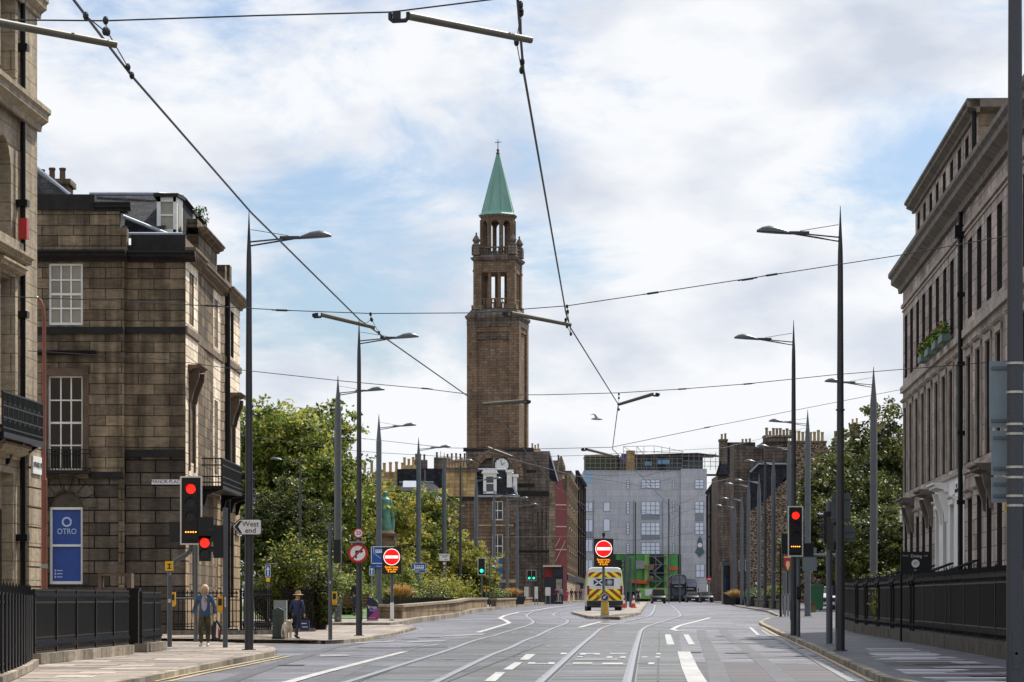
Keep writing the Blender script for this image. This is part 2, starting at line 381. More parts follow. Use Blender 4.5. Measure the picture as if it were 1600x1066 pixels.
def asphalt(name,c1,c2,wet=.5,patch=True):
    m=bpy.data.materials.new(name); m.use_nodes=True; t=m.node_tree; b=t.nodes['Principled BSDF']; nn=t.nodes.new; lk=t.links.new
    co=nn('ShaderNodeTexCoord')
    n1=nn('ShaderNodeTexNoise'); lk(co.outputs['Object'],n1.inputs['Vector']); n1.inputs['Scale'].default_value=28; n1.inputs['Detail'].default_value=6
    mp=nn('ShaderNodeMapping'); lk(co.outputs['Object'],mp.inputs[0]); mp.inputs['Scale'].default_value=(.16,.28,1)
    n2=nn('ShaderNodeTexNoise'); lk(mp.outputs[0],n2.inputs['Vector']); n2.inputs['Scale'].default_value=1; n2.inputs['Detail'].default_value=9; n2.inputs['Roughness'].default_value=.74
    mp3=nn('ShaderNodeMapping'); lk(co.outputs['Object'],mp3.inputs[0]); mp3.inputs['Scale'].default_value=(.25,1.9,1)
    n3=nn('ShaderNodeTexNoise'); lk(mp3.outputs[0],n3.inputs['Vector']); n3.inputs['Scale'].default_value=1; n3.inputs['Detail'].default_value=7
    r=nn('ShaderNodeValToRGB'); lk(n2.outputs['Fac'],r.inputs[0]); r.color_ramp.elements[0].position=.35; r.color_ramp.elements[1].position=.65
    r.color_ramp.elements[0].color=lin(c1); r.color_ramp.elements[1].color=lin(c2)
    mr=nn('ShaderNodeMapRange'); lk(n1.outputs['Fac'],mr.inputs['Value']); mr.inputs['From Min'].default_value=.3; mr.inputs['From Max'].default_value=.7; mr.inputs['To Min'].default_value=.6; mr.inputs['To Max'].default_value=1.4
    mr3=nn('ShaderNodeMapRange'); lk(n3.outputs['Fac'],mr3.inputs['Value']); mr3.inputs['From Min'].default_value=.38; mr3.inputs['From Max'].default_value=.62; mr3.inputs['To Min'].default_value=.55; mr3.inputs['To Max'].default_value=1.45
    mu=nn('ShaderNodeMath'); mu.operation='MULTIPLY'; lk(mr.outputs[0],mu.inputs[0]); lk(mr3.outputs[0],mu.inputs[1])
    vm=nn('ShaderNodeVectorMath'); vm.operation='SCALE'; lk(r.outputs[0],vm.inputs[0]); lk(mu.outputs[0],vm.inputs['Scale']); lk(vm.outputs[0],b.inputs['Base Color'])
    rr=nn('ShaderNodeMapRange'); lk(n3.outputs['Fac'],rr.inputs['Value']); rr.inputs['From Min'].default_value=.4; rr.inputs['From Max'].default_value=.62; rr.inputs['To Min'].default_value=.72; rr.inputs['To Max'].default_value=.72-wet*.55
    lk(rr.outputs[0],b.inputs['Roughness']); b.inputs['Specular IOR Level'].default_value=.5
    bp=nn('ShaderNodeBump'); bp.inputs['Strength'].default_value=.35; bp.inputs['Distance'].default_value=.006; lk(n1.outputs['Fac'],bp.inputs['Height']); lk(bp.outputs[0],b.inputs['Normal'])
    return m
road_m=asphalt('asphalt','#302f36','#6f6e77',1.0)
track_m=asphalt('track asphalt','#262828','#505353',1.0)
new_m=asphalt('fresh asphalt','#3a383f','#444149',.15)
def flags(name,cols,bw,bh,off=.37):
    m=STONE(name,cols,gain=1.1,bw=bw,bh=bh,mort=.03,grime=.25,gscale=.35,bump=.3,fine=.12,streak=.08,off=off); m.node_tree.nodes['Principled BSDF'].inputs['Roughness'].default_value=.55; return m
flag_l=flags('flagstones warm',['#6a615a','#8f857b','#b8ada2','#83796f','#a89c90'],1.3,.7)
flag_r=flags('flagstones grey',['#3b3a3e','#5a585d','#b9b8bd','#49474c','#8f8d93','#55535a'],1.6,.6)
kerb_m=STONE('kerb granite',['#6e665c','#8f8577','#a79c8c'],bw=.9,bh=.6,mort=.02,grime=.35,bump=.4)
line_m=M_('road paint','#a3a3a4',.6,var=.35,scale=5); worn_m=M_('worn road paint','#7d7c7f',.65,var=.4,scale=4)
yell_m=M_('yellow line','#a9966a',.65,var=.3,scale=3); steel_m=M_('rail steel','#868b94',.4,.6,var=.1); groove_m=M_('rail groove','#101012',.7,var=0)
conc_m=M_('rail concrete','#75757d',.5,var=.25,scale=1.5); grass_m=M_('grass','#41601d',.8,var=.35,scale=5,bump=.5)

XF=1500
flat([[(-XF,-40),(XF,-40),(XF,2500),(-XF,2500)]],0,road_m,'road')
# tramway carriageway band
rail=[[(547,1066),(620,1042.5),(661,1029.4),(706,1015),(744,1001),(781,991),(815,981),(834,973.5),(829,967),(824,962.5),(832,957),(870,950),(920,944.5)],
      [(684,1066),(766,1025.5),(800,1012),(827,999),(861,984),(884,975),(888,970),(878,965.5),(866,961.3),(871,957),(895,952),(945,945.5)],
      [(847,1066),(892.5,1024),(920.6,999),(935.6,986),(949,979),(986,970),(1012,964),(1020,958),(1023,952),(1024,945)],
      [(983,1066),(992,1024),(998.5,999),(1003,986),(1013,979),(1030,973.5),(1053,966.5),(1064,962.5),(1062,957),(1057,952),(1048,944.5)]]
RW=[]
for r_ in rail:
    p=px(r_); a=p[0]; b=p[1]; d=(a-b).normalized()
    p=[a+d*30]+p; RW.append(smooth(p,5))
bandL=[GP(470,1066),GP(600,1030),GP(690,1004),GP(800,975)]; bandR=[GP(1062,975),GP(1062,1000),GP(1068,1030),GP(1080,1066)]
flat([[Vector((-9.5,20)),*bandL,*bandR,Vector((3.2,20))]],.004,track_m,'tramway_surface')
flat([px([(1080,1034.5),(1180,1035.5),(1285,1039),(1331,1066),(1345,1075),(1095,1075)])],.004,new_m,'fresh_asphalt_patch')
q=[];
for p in RW: q+=ribbon(p,.21)
flat(q,.008,conc_m,'rail_surround')
q=[];
for p in RW: q+=ribbon(off(p,.0),.07)
flat(q,.014,steel_m,'tram_rails')
q=[]
for p in RW: q+=ribbon(off(p,-.06),.05)
flat(q,.0145,groove_m,'rail_groove')
# white paint
def dense(l,n=8):
    p=px(l); out=[]
    for a,b in zip(p,p[1:]):
        for k in range(n): out.append(a.lerp(b,k/n))
    out.append(p[-1]); return out
q=[]
q+=ribbon(dense([(380,1087),(500,1053),(560,1037.5),(600,1027),(633,1019)]),(.2,.16))
q+=ribbon(dense([(633,1019.3),(560,1020.5),(480,1021.5)]),.12)
q+=ribbon(dense([(545,1027.5),(661,1025.6),(766,1024)]),.12)
q+=ribbon(dense([(746,989),(770,982),(796,974),(790,970),(781,966.6),(788,962.5),(798,960),(830,955),(860,950),(900,945)]),.2)
q+=ribbon(dense([(1100,1080),(1089,1066),(1078,1045),(1068.5,1019)]),.3)
q+=ribbon(dense([(1110,965.6),(1062,978),(1050,984),(1060,986.5),(1075,986)]),.2)
for d in [[(822,1023),(837,1023),(826,1032),(812,1032)],[(804,1036),(816.6,1036),(800.6,1047.6),(785.6,1047.6)],[(775,1051.5),(790,1051.5),(774,1066),(756,1066)],
          [(1039,992),(1048,992),(1054,1008),(1042,1008)],[(1068,992),(1076,992),(1086,1008),(1076,1008)]]: q.append(px(d))
q+=ribbon(dense([(905,981),(925,975.5),(940,972)]),.2)
q+=ribbon(dense([(845,975.3),(875,975.6)]),.3)
q+=ribbon(dense([(1185,993),(1172,981)]),.12)
# faded lettering across the lanes, seen almost edge-on
for (a,y0,b,y1) in [(877,1021,886,1023.4),(907.5,1021.3,938,1022.6),(953.5,1021.3,979,1022.6),(1026,1021.4,1033,1023.5),(903,1026.6,911,1028),(949,1026.5,957,1029),(970,1026.5,978,1029),(1004,1026.8,1012,1028.5),(1025,1026.6,1032,1028.6),
     (826,1036,837,1038.5),(857,1035.5,867,1039),(896,1036.2,926,1038.4),(942,1036.6,974,1039.3),(1014,1036.2,1023,1039.3),(907,1022.6,916,1024),(930,1022,938,1023.9),(900,1030.8,965,1031.8),(838,1037.6,858,1038.6)]:
    q.append(px([(a,y0),(b,y0),(b-1,y1),(a-2,y1)]))
flat(q,.0135,line_m,'road_markings')
q=[]
for y_ in (988.5,1010.5):
    for x_ in range(800,1070,27): q.append(px([(x_,y_-.5),(x_+7,y_-.5),(x_+6,y_+.6),(x_-1,y_+.6)]))
for (a,b,y) in [(640,700,1003),(665,690,1009),(700,760,993),(560,620,1004)]: q.append(px([(a,y),(b,y-2.5),(b-6,y-.5),(a-10,y+2.2)]))
q.append(px([(500,1024),(540,1023.5),(548,1025.5),(500,1027)])); q.append(px([(940,974.5),(985,974),(984,975.2),(938,975.8)])); q.append(px([(1000,973),(1040,972.5),(1038,973.6),(999,974)]))
q+=ribbon(dense([(1332,1066),(1285,1039),(1223,1003),(1190,985)]),.12)
q+=ribbon(dense([(470,1000),(540,1004),(600,997),(659,984.5),(640,977)]),.1)
q+=ribbon(dense([(632,972.5),(710,963),(790,951),(860,944)]),.14)
flat(q,.0125,worn_m,'worn_markings')
q=[]
for d in (0,.22): 
    q+=ribbon(off(dense([(240,1066),(300,1053),(380,1037.5),(440,1025.5)]),-d),.09)
    q+=ribbon(off(dense([(1362,1066),(1285,1026),(1225,997.5),(1190,980)]),-d),.09)
flat(q,.0125,yell_m,'yellow_lines')
# tar seams, repairs, drain and manhole covers
q=[]
for (a,b,y,h_) in ((556,640,1012.3,1.1),(625,700,1011.2,1.0),(1117,1133,994.3,1),(1131,1172,1020.6,1.6),(1075,1096,1019.5,1),(1154,1214,999,.7),(1110,1190,1006,.5),(650,690,996,.6),(694,712,1031,.8),(1225,1275,1013,.6),(1195,1245,1019,.5)):
    q.append(px([(a,y),((a+b)/2,y-h_*.4),(b,y-h_*.2),(b-2,y+h_*.7),((a+b)/2,y+h_),(a+3,y+h_*.5)]))
for l_ in ([(1028,1066),(1029,1030),(1030,1003),(1030,985)],[(700,1066),(790,1030),(850,1007)],[(560,1066),(640,1037)],[(1100,1000),(1150,1003),(1230,1004)],[(470,1012),(560,1009),(700,1004),(860,1003),(1010,1002)]): q+=ribbon(dense(l_),.035)
flat(q,.0115,M_('tar seam','#1d1c20',.5,var=.3,scale=5),'tar_seams')
q=[px([(1140,1009),(1205,1009.5),(1228,1019),(1150,1018.5)]),px([(620,985),(700,984),(690,990),(600,991.5)]),px([(300,1056),(380,1056),(350,1066),(260,1066)]),px([(1075,972),(1140,972),(1150,976.5),(1078,977)])]
flat(q,.006,M_('patch grey','#5a5961',.55,var=.25,scale=6),'road_repair')
q=[]
for (x,y,w_) in ((1230,1006,.5),(640,1000,.5),(1010,1038,.35),(455,1040,.5),(1260,1026,.5)):
    c=GP(x,y); q.append([(c.x-w_/2,c.y-w_*.6),(c.x+w_/2,c.y-w_*.6),(c.x+w_/2,c.y+w_*.6),(c.x-w_/2,c.y+w_*.6)])
flat(q,.012,M_('iron cover','#2d2c2e',.4,.6,var=.4,scale=20),'drain_covers')
# pavements (raised flags with a kerb course)
def pavement(name,kerb,rest,m,kw=.16,dz=.1):
    """kerb: polyline following the kerb; rest: closes the polygon on the far side"""
    inner=off(kerb,kw)
    flat([list(inner)+list(rest)],dz,m,name,skirt=.3)
    k=flat([list(kerb)+list(reversed(inner))],dz+.003,kerb_m,'kerb',skirt=.3)
    return k
K1=[Vector((-5.8,-30)),Vector((-5.8,30))]+[GP(*p,.1) for p in [(209,1062),(300,1043),(380,1027),(425,1018.5),(433,1015),(425,1010.5),(395,1006.5),(340,1003)]]+[Vector((-14,81)),Vector((-60,82))]
pavement('pavement',K1,[Vector((-80,60)),Vector((-80,-30))],flag_l)
K2=[Vector((-80,92))]+[GP(*p,.1) for p in [(200,997),(406,993),(500,1001),(537,1000),(571,997),(603,991),(636,984),(650,980),(648,978.5),(625,975.5)]]
pavement('pavement',K2,[GP(600,972,.1),GP(400,972,.1),Vector((-80,150))],flag_l)
K3=[GP(*p,.2) for p in [(430,973),(536,973),(610,973),(622,972),(656,965.5),(706,959.5),(762,950),(800,945.3),(845,941.6),(880,940)]]
pavement('pavement',K3,[Vector((12,450)),Vector((-60,450)),Vector((-60,150))],flag_l,dz=.2)
K4=[Vector((10.5,420))]+[GP(*p,.1) for p in [(1131,941.5),(1154,947),(1219,962.5)]]
K4=[Vector((29,450))]+K4[1:]+[GP(*p,.1) for p in [(1198,966),(1189,969),(1186,972),(1189,974.5),(1223,990),(1276,1012),(1300,1024),(1340,1041),(1378,1058)]]+[Vector((5.75,30)),Vector((5.75,-30))]
pavement('pavement',K4,[Vector((60,-30)),Vector((120,450))],flag_r)
K5=[GP(*p,.12) for p in [(893,956),(919,963),(969,964.5),(1001,957),(1006,949),(1012,940.5)]]
K5b=[GP(*p,.12) for p in [(998,940.5),(982,948),(974,953.5),(935,954)]]
pavement('traffic_island',K5+K5b+[K5[0]],[],flag_l,dz=.12)
flat([[GP(380,966,.22),GP(575,966.5,.22),GP(640,957,.22),GP(700,951,.22),Vector((-20,300)),Vector((-70,300)),Vector((-70,150))]],.225,grass_m,'lawn')
flat([[Vector((20.5,118)),Vector((24,200)),Vector((70,200)),Vector((60,118))]],.125,grass_m,'lawn')

# darker wheel tracks worn into the running lanes
q=[]
for a in ([(470,1085),(560,1040),(640,1014),(700,1001)],[(300,1085),(420,1042),(520,1012),(600,1000)],[(1130,1085),(1118,1040),(1105,1010),(1095,985)],[(1250,1085),(1200,1040),(1160,1010),(1130,985)]): q+=ribbon(dense(a,6),.32)
flat(q,.0065,M_('tyre darkened asphalt','#3b3a40',.5,var=.45,scale=1.6,stretch=(1,.5,1)),'wheel_tracks')
# individual replaced or wetter slabs that read lighter and darker than their neighbours
def slabs(name,xf0,xf1,y0,y1,n,cols,seed,w=(1.1,2.2),d=(.5,.75)):
    rnd=random.Random(seed); polys=[];mi=[];occ=set()
    for _ in range(n):
        y=y0+(y1-y0)*rnd.random()**1.3; row=int(y/.8); y=row*.8; x0=xf0(y)+.35; x1=xf1(y)-.4
        if x1-x0<1: continue
        c=int(rnd.uniform(x0,x1)/2.3); 
        if (row,c) in occ: continue
        occ.add((row,c)); a=max(x0,c*2.3+(row%3)*.3); ww=rnd.uniform(*w); b=min(x1,a+ww)
        if b-a<.5: continue
        dd=rnd.uniform(*d); polys.append([(a,y),(b,y),(b,y+dd),(a,y+dd)]); mi.append(rnd.randrange(len(cols)))
    flat(polys,.104,cols,name,mi=mi)
def kx(y):
    P=[(30,5.75),(44,5.75),(56,6.7),(64,7.6),(80,9.3),(100,10.7),(118,11.4)]
    for (a,xa),(b,xb) in zip(P,P[1:]):
        if a<=y<=b: return xa+(xb-xa)*(y-a)/(b-a)
    return 12
SLR=[M_('slab light grey','#b4b3b8',.5,var=.15,scale=3),M_('slab dark grey','#3f3d42',.6,var=.2,scale=3),M_('slab mid grey','#8b8990',.5,var=.15,scale=3)]
slabs('paving_slabs',kx,lambda y:8.74+.0522*y-2.5,34,112,620,SLR,4)
SLL=[M_('slab warm light','#c0b5ab',.6,var=.12,scale=3),M_('slab warm dark','#83786e',.65,var=.15,scale=3),M_('slab warm mid','#a2978c',.6,var=.12,scale=3)]
slabs('paving_slabs',lambda y:-10.2+.02*(y-44),lambda y:-5.9,34,66,170,SLL,8)
# ------------------------------------------------------------------ buildings
E=lambda e: EYE+e          # height above the eye -> world z
beige=STONE('beige sandstone',['#8f8371','#aa9c86','#bbad96','#988b76'],gain=1.5,bw=.95,bh=.42,grime=.3,mort=.014,mortc='#6f6250',streak=.3)
soot=STONE('sooty sandstone',['#2f2924','#4d4338','#746552','#40372f','#958369'],bw=1.05,bh=.35,grime=.5,mort=.013,mortc='#2c2723',gscale=.5,streak=.5,fine=.5,bump=.9,gain=1.6)
clean=STONE('street sandstone',['#938676','#bdae9a','#a89a87','#cbbda9'],bw=.9,bh=.36,grime=.15,mort=.018,mortc='#5c4f40',streak=.1,gain=1.9)
rust=STONE('rusticated base',['#37312c','#63594d','#4f473e','#756a5b'],bw=1.0,bh=.42,grime=.5,mort=.022,mortc='#1a1512',bump=1.0)
rust_l=STONE('rusticated base pale',['#6e5d49','#9a866b','#8a775e'],bw=1.0,bh=.42,grime=.15,mort=.03,mortc='#3a3027',bump=1.0,gain=1.8,streak=.1)
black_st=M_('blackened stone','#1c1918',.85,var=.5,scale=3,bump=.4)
terr=STONE('terrace ashlar',['#776b64','#968980','#85796f','#a79a90'],gain=1.8,bw=1.2,bh=.42,grime=.4,mort=.012,mortc='#3e3734',streak=.35,gscale=.3,bump=.3)
terr2=M_('terrace trim','#9b9084',.8,var=.3,scale=2,bump=.2); terr_d=M_('terrace cornice','#6a6259',.85,var=.4,scale=2.5,bump=.3)
attic_end=STONE('patched ashlar',['#2c2825','#4a423a','#96856a','#a39175'],bw=1.9,bh=.62,grime=.3,mort=.012,mortc='#39332c')
reveal_shade_m=M_('shade darkened reveal stone','#35302d',.85,var=.3,scale=2); white_w=M_('white painted wall','#dedcd8',.6,var=.06,scale=1.2); winbar=M_('dark sash','#2a2624',.5,var=.2)  # reveal stone: jamb shade put into its colour, along with some soot
def window(par,M,op,d,cols=3,rows=4,fm=None,gm=None,bar=.03,fr=.06,thin=False,mid=True,label=None,blind=None):
    fm=fm or white_paint; gm=gm or dark_glass; a,b,c,e=op[:4]; mb=MB()
    y0,y1=d-.07,d
    mb.box(a,a+fr,y0,y1,c,e,0,M); mb.box(b-fr,b,y0,y1,c,e,0,M); mb.box(a+fr,b-fr,y0,y1,c,c+fr*1.2,0,M); mb.box(a+fr,b-fr,y0,y1,e-fr,e,0,M)
    z0,z1=c+fr*1.2,e-fr
    for i in range(1,cols): x=a+fr+(b-a-2*fr)*i/cols; mb.box(x-bar/2,x+bar/2,d-.05,d-.01,z0,z1,0,M)
    for j in range(1,rows):
        z=z0+(z1-z0)*j/rows; t=bar*(1.5 if (mid and j*2==rows) else 1)/2; mb.box(a+fr,b-fr,d-.055,d-.012,z-t,z+t,0,M)
    o=build(mb,'window',fm,par,world=True)
    if label: o['label']=label
    g=MB(); g.quad((a,d-.008,c),(b,d-.008,c),(b,d-.008,e),(a,d-.008,e),0,M); build(g,'pane',gm,o,world=True)
    return o
def cornice(mb,x0,x1,z,h,p,m=0,M=None,y=0):
    """classical profile: bed mould, fascia, cyma; top at z+h, projecting p from the wall plane y"""
    mb.mould(x0,x1,[(y,z),(y-p*.25,z),(y-p*.3,z+h*.25),(y-p*.8,z+h*.45),(y-p*.8,z+h*.7),(y-p,z+h*.8),(y-p,z+h),(y,z+h)],m,M)
def railing(name,label,pts,h,m=black_iron,sp=.12,cat='railing',base=.25,spear=True,dense_=False,group=None,basem=None,r=.012,post=3.0,dz=.1,zf=None):
    """pts: world x,y polyline; iron bars with rails on a stone kerb"""
    P=[Vector((p[0],p[1])) for p in pts]
    zf=zf or (lambda y: G(y)+dz)
    root=thing(name,label,cat,(P[0].x,P[0].y,zf(P[0].y)),group=group); mb=MB(); kb=MB()
    L_=0; n=0
    for a,b in zip(P,P[1:]):
        d=(b-a); ln=d.length; u=d.normalized(); nn=Vector((-u.y,u.x)); k=max(1,int(ln/sp))
        for i in range(k):
            p=a+u*(i+.5)*ln/k; z=zf(p.y)+base; hh=h*(1+.0*random.random())
            big=(n%max(1,int(post/sp))==0); n+=1
            rr=r*(2.2 if big else 1)
            mb.box(p.x-rr,p.x+rr,p.y-rr,p.y+rr,z,z+hh)
            if spear:
                s=.035 if not big else .055
                mb.add([(p.x-s,p.y,z+hh),(p.x,p.y-s,z+hh),(p.x+s,p.y,z+hh),(p.x,p.y+s,z+hh),(p.x,p.y,z+hh+s*3.6),(p.x,p.y,z+hh-s)],[(0,1,4),(1,2,4),(2,3,4),(3,0,4),(1,0,5),(2,1,5),(3,2,5),(0,3,5)])
            if dense_:
                w=ln/k*.5
                for (za,zb) in ((.04,.26),(hh-.2,hh-.02)):
                    for q in range(2):
                        c=p+u*(q-.5)*w
                        mb.add([(c.x-u.x*w*.46,c.y-u.y*w*.46,z+(za+zb)/2),(c.x,c.y,z+za),(c.x+u.x*w*.46,c.y+u.y*w*.46,z+(za+zb)/2),(c.x,c.y,z+zb),(c.x-nn.x*.05,c.y-nn.y*.05,z+(za+zb)/2),(c.x+nn.x*.05,c.y+nn.y*.05,z+(za+zb)/2)],[(0,1,4),(1,2,4),(2,3,4),(3,0,4),(1,0,5),(2,1,5),(3,2,5),(0,3,5)],1)
        for zz,t in ((.02,.02),(.28 if dense_ else .12,.015),(h-.22 if dense_ else h-.12,.018),(h,.02)):
            A=a;B=b
            m_=max(1,int(ln/4))
            for i in range(m_):
                p=A.lerp(B,i/m_);q=A.lerp(B,(i+1)/m_)
                za=zf(p.y)+base+zz; zb=zf(q.y)+base+zz
                mb.add([(p.x+nn.x*t,p.y+nn.y*t,za-t),(p.x-nn.x*t,p.y-nn.y*t,za-t),(q.x-nn.x*t,q.y-nn.y*t,zb-t),(q.x+nn.x*t,q.y+nn.y*t,zb-t),(p.x+nn.x*t,p.y+nn.y*t,za+t),(p.x-nn.x*t,p.y-nn.y*t,za+t),(q.x-nn.x*t,q.y-nn.y*t,zb+t),(q.x+nn.x*t,q.y+nn.y*t,zb+t)],[(0,3,2,1),(4,5,6,7),(0,1,5,4),(1,2,6,5),(2,3,7,6),(3,0,4,7)])
        if base>0:
            m_=max(1,int(ln/1.5))
            for i in range(m_):
                p=a.lerp(b,i/m_);q=a.lerp(b,(i+.985)/m_); t=.14
                za=zf(p.y); zb=zf(q.y)
                kb.add([(p.x+nn.x*t,p.y+nn.y*t,za-.3),(p.x-nn.x*t,p.y-nn.y*t,za-.3),(q.x-nn.x*t,q.y-nn.y*t,zb-.3),(q.x+nn.x*t,q.y+nn.y*t,zb-.3),(p.x+nn.x*t,p.y+nn.y*t,za+base),(p.x-nn.x*t,p.y-nn.y*t,za+base),(q.x-nn.x*t,q.y-nn.y*t,zb+base),(q.x+nn.x*t,q.y+nn.y*t,zb+base)],[(0,3,2,1),(4,5,6,7),(0,1,5,4),(1,2,6,5),(2,3,7,6),(3,0,4,7)])
    build(mb,'bars',[m,iron_gloss],root,world=True)
    if base>0: build(kb,'plinth',basem or kerb_m,root,world=True)
    return root
def pots(par,M,x0,x1,n,z,y=0,m=None,h=.7,r=.13,jit=.15):
    m=m or potm
    for i in range(n):
        x=x0+(x1-x0)*(i+.5)/n; hh=h*(1+random.uniform(-jit,jit)); mb=MB()
        p=M@Vector((x,y,z)); mb.lathe([(r*1.05,0),(r*1.1,.06),(r*.85,.1),(r*.8,hh*.8),(r*1.0,hh*.86),(r*.95,hh),(r*.6,hh),(r*.55,hh-.1)],8,0,p)
        build(mb,'chimney_pot',m,par,world=True,smooth='auto')
potm=M_('clay pot','#a3875c',.8,var=.25,scale=1.5); potd=M_('dark pot','#5a463a',.85,var=.3,scale=1.5)
def text(s,size,m,par,M,ex=.004,align='CENTER',name='lettering',sx=1,world=True):
    c=bpy.data.curves.new(name,'FONT'); c.body=s; c.size=size; c.extrude=ex; c.align_x=align; c.align_y='CENTER'; c.resolution_u=3; c.space_line=.85
    o=bpy.data.objects.new(name,c); COL.objects.link(o); bpy.context.view_layer.update()
    me=bpy.data.meshes.new_from_object(o.evaluated_get(bpy.context.evaluated_depsgraph_get())); bpy.data.objects.remove(o)
    me.materials.clear(); me.materials.append(m)
    for p in me.polygons: p.material_index=0
    r=par
    while r.parent: r=r.parent
    T0=T(*(-Vector(r.location))) if world else Matrix.Identity(4)
    me.transform(T0@M@Matrix.Rotation(R(90),4,'X')@Matrix.Diagonal((sx,1,1,1)))
    me.name=name; o=bpy.data.objects.new(name,me); COL.objects.link(o); o.parent=par
    return o

# ---- 1. terrace on the far right
a_=-(PI/2+math.atan(.0522)); MR=T(8.74+.0522*104.6,104.6)@rotz(a_)
LR=62.0
t=thing('terrace_building','long dark ashlar Georgian terrace with repeating tall windows, black railings in front of it','building',(14.2,104.6,G(104.6)))
xw=[1.3,3.6,6.0,8.3,10.7,13.1,15.5,17.7,19.9]+[22.8,25.2,27.6,30.0]+[33.0,35.4,37.8,40.2,43.2,45.6,48,50.4,53.4,55.8,58.2]
ops=[];w2=.56
Z2=(E(8.25),E(10.5)); Z1=(E(4.15),E(7.15)); 
doors={1:0,4:0,6:0,11:0,15:0,18:0,22:0}
for i,x in enumerate(xw):
    ops+= [(x-w2,x+w2,*Z2),(x-w2,x+w2,*Z1)]
wl=MB(); ao=[]
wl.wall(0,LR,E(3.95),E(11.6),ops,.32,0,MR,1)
# ground storey
gops=[]
for i,x in enumerate(xw):
    gops.append((x-w2,x+w2,E(.9),E(3.1)) if i not in doors else (x-w2,x+w2,E(-.1),E(3.1)))
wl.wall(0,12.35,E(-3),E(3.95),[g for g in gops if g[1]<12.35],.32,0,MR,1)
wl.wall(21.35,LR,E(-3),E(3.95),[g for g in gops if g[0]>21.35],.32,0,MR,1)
wl.box(-.0,LR,.9,14,E(-3),E(11.6),0,MR)
wl.quad((0,0,E(-3)),(0,.9,E(-3)),(0,.9,E(11.6)),(0,0,E(11.6)),0,MR)
build(wl,'wall',[terr,reveal_shade_m],t,world=True)
ww=MB(); ww.wall(12.35,21.35,E(-3),E(3.95),[g for g in gops if 12.35<g[0]<21.35],.32,0,MR); ww.box(12.35,21.35,-.03,0,E(3.25),E(3.3),0,MR)
o=build(ww,'painted_wall',white_w,t,world=True); o['label']='white painted ground floor'
cn=MB(); cornice(cn,-.5,LR,E(11.45),.72,.5,0,MR); cn.box(-.15,LR,0,13.8,E(12.2),E(12.35),0,MR); build(cn,'cornice',terr_d,t,world=True)
sc_=MB(); sc_.box(-.06,LR,-.08,0,E(10.85),E(10.97),0,MR); sc_.box(-.03,LR,-.04,0,E(10.72),E(10.78),0,MR); sc_.box(-.08,LR,-.1,0,E(7.78),E(8.0),0,MR); sc_.box(-.07,12.3,-.07,0,E(3.85),E(4.0),0,MR); sc_.box(21.4,LR,-.07,0,E(3.85),E(4.0),0,MR); sc_.box(12.3,21.4,-.085,-.0,E(3.9),E(4.0),0,MR)
build(sc_,'string_course',terr2,t,world=True)
for i,x in enumerate(xw):
    window(t,MR,(x-w2,x+w2,*Z2),.32,2,4,winbar,dark_glass); window(t,MR,(x-w2,x+w2,*Z1),.32,2,4,winbar,dark_glass)
    tr=MB()
    for s_ in (-1,1): tr.box(x+s_*(w2+.09)-.08,x+s_*(w2+.09)+.08,-.05,0,Z1[0],Z1[1]+.2,0,MR)
    tr.box(x-w2-.17,x+w2+.17,-.06,0,Z1[1]+.02,Z1[1]+.2,0,MR); cornice(tr,x-w2-.22,x+w2+.22,Z1[1]+.2,.12,.16,0,MR)
    if i in doors:
        build(tr,'window_surround',terr2,t,world=True); tr=MB()
        wm=white_w if 12.35<x<21.35 else terr2
        for s_ in (-1,1):
            tr.mould(x+s_*(w2+.3)-.12,x+s_*(w2+.3)+.12,[(0,E(2.6)),(-.08,E(2.65)),(-.1,E(2.9)),(-.24,E(3.3)),(-.3,E(3.55)),(0,E(3.55))],0,MR)
        cornice(tr,x-w2-.55,x+w2+.55,E(3.55),.28,.48,0,MR)
        dr=MB(); dr.box(x-w2+.05,x+w2-.05,.22,.3,E(-.1),E(2.2),0,MR); dr.box(x-w2,x+w2,.2,.3,E(2.2),E(2.3),0,MR); build(dr,'door',M_('door paint','#20242a',.4,var=.1),t,world=True)
        window(t,MR,(x-w2,x+w2,E(2.3),E(3.1)),.3,1,1,winbar,dark_glass)
        build(tr,'door_hood',white_w if wm is white_w else terr_d,t,world=True)
    else:
        gm_=white_w if 12.35<x<21.35 else terr2
        t2=MB(); t2.box(x-w2-.15,x+w2+.15,-.06,0,E(3.12),E(3.26),0,MR); cornice(t2,x-w2-.2,x+w2+.2,E(3.27),.1,.14,0,MR)
        build(t2,'window_surround',gm_,t,world=True); build(tr,'window_surround',terr2,t,world=True)
        window(t,MR,(x-w2,x+w2,E(.9),E(3.1)),.32,2,4,white_paint if gm_ is white_w else winbar,dark_glass)
# attic storey set back above the far half
at=MB(); aops=[(x-.5,x+.5,E(12.75),E(14.2)) for x in xw[:9]]
at.M=MR@T(0,.45,0)
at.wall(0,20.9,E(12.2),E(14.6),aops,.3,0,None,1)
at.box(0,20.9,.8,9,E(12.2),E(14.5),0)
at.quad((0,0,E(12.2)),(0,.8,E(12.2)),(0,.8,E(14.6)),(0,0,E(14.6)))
build(at,'attic_wall',[terr,reveal_shade_m],t,world=True)
MA=MR@T(0,.45,0)
ae=MB(); ae.box(20.9,20.97,0,9,E(12.2),E(14.6),0,MA); build(ae,'end_wall',attic_end,t,world=True)
for x in xw[:9]: window(t,MA,(x-.5,x+.5,E(12.75),E(14.2)),.3,2,4,winbar,dark_glass)
ac=MB(); cornice(ac,-.35,21.3,E(14.35),.4,.38,0,MA); ac.box(-.3,21.2,0,9.3,E(14.6),E(14.75),0,MA)
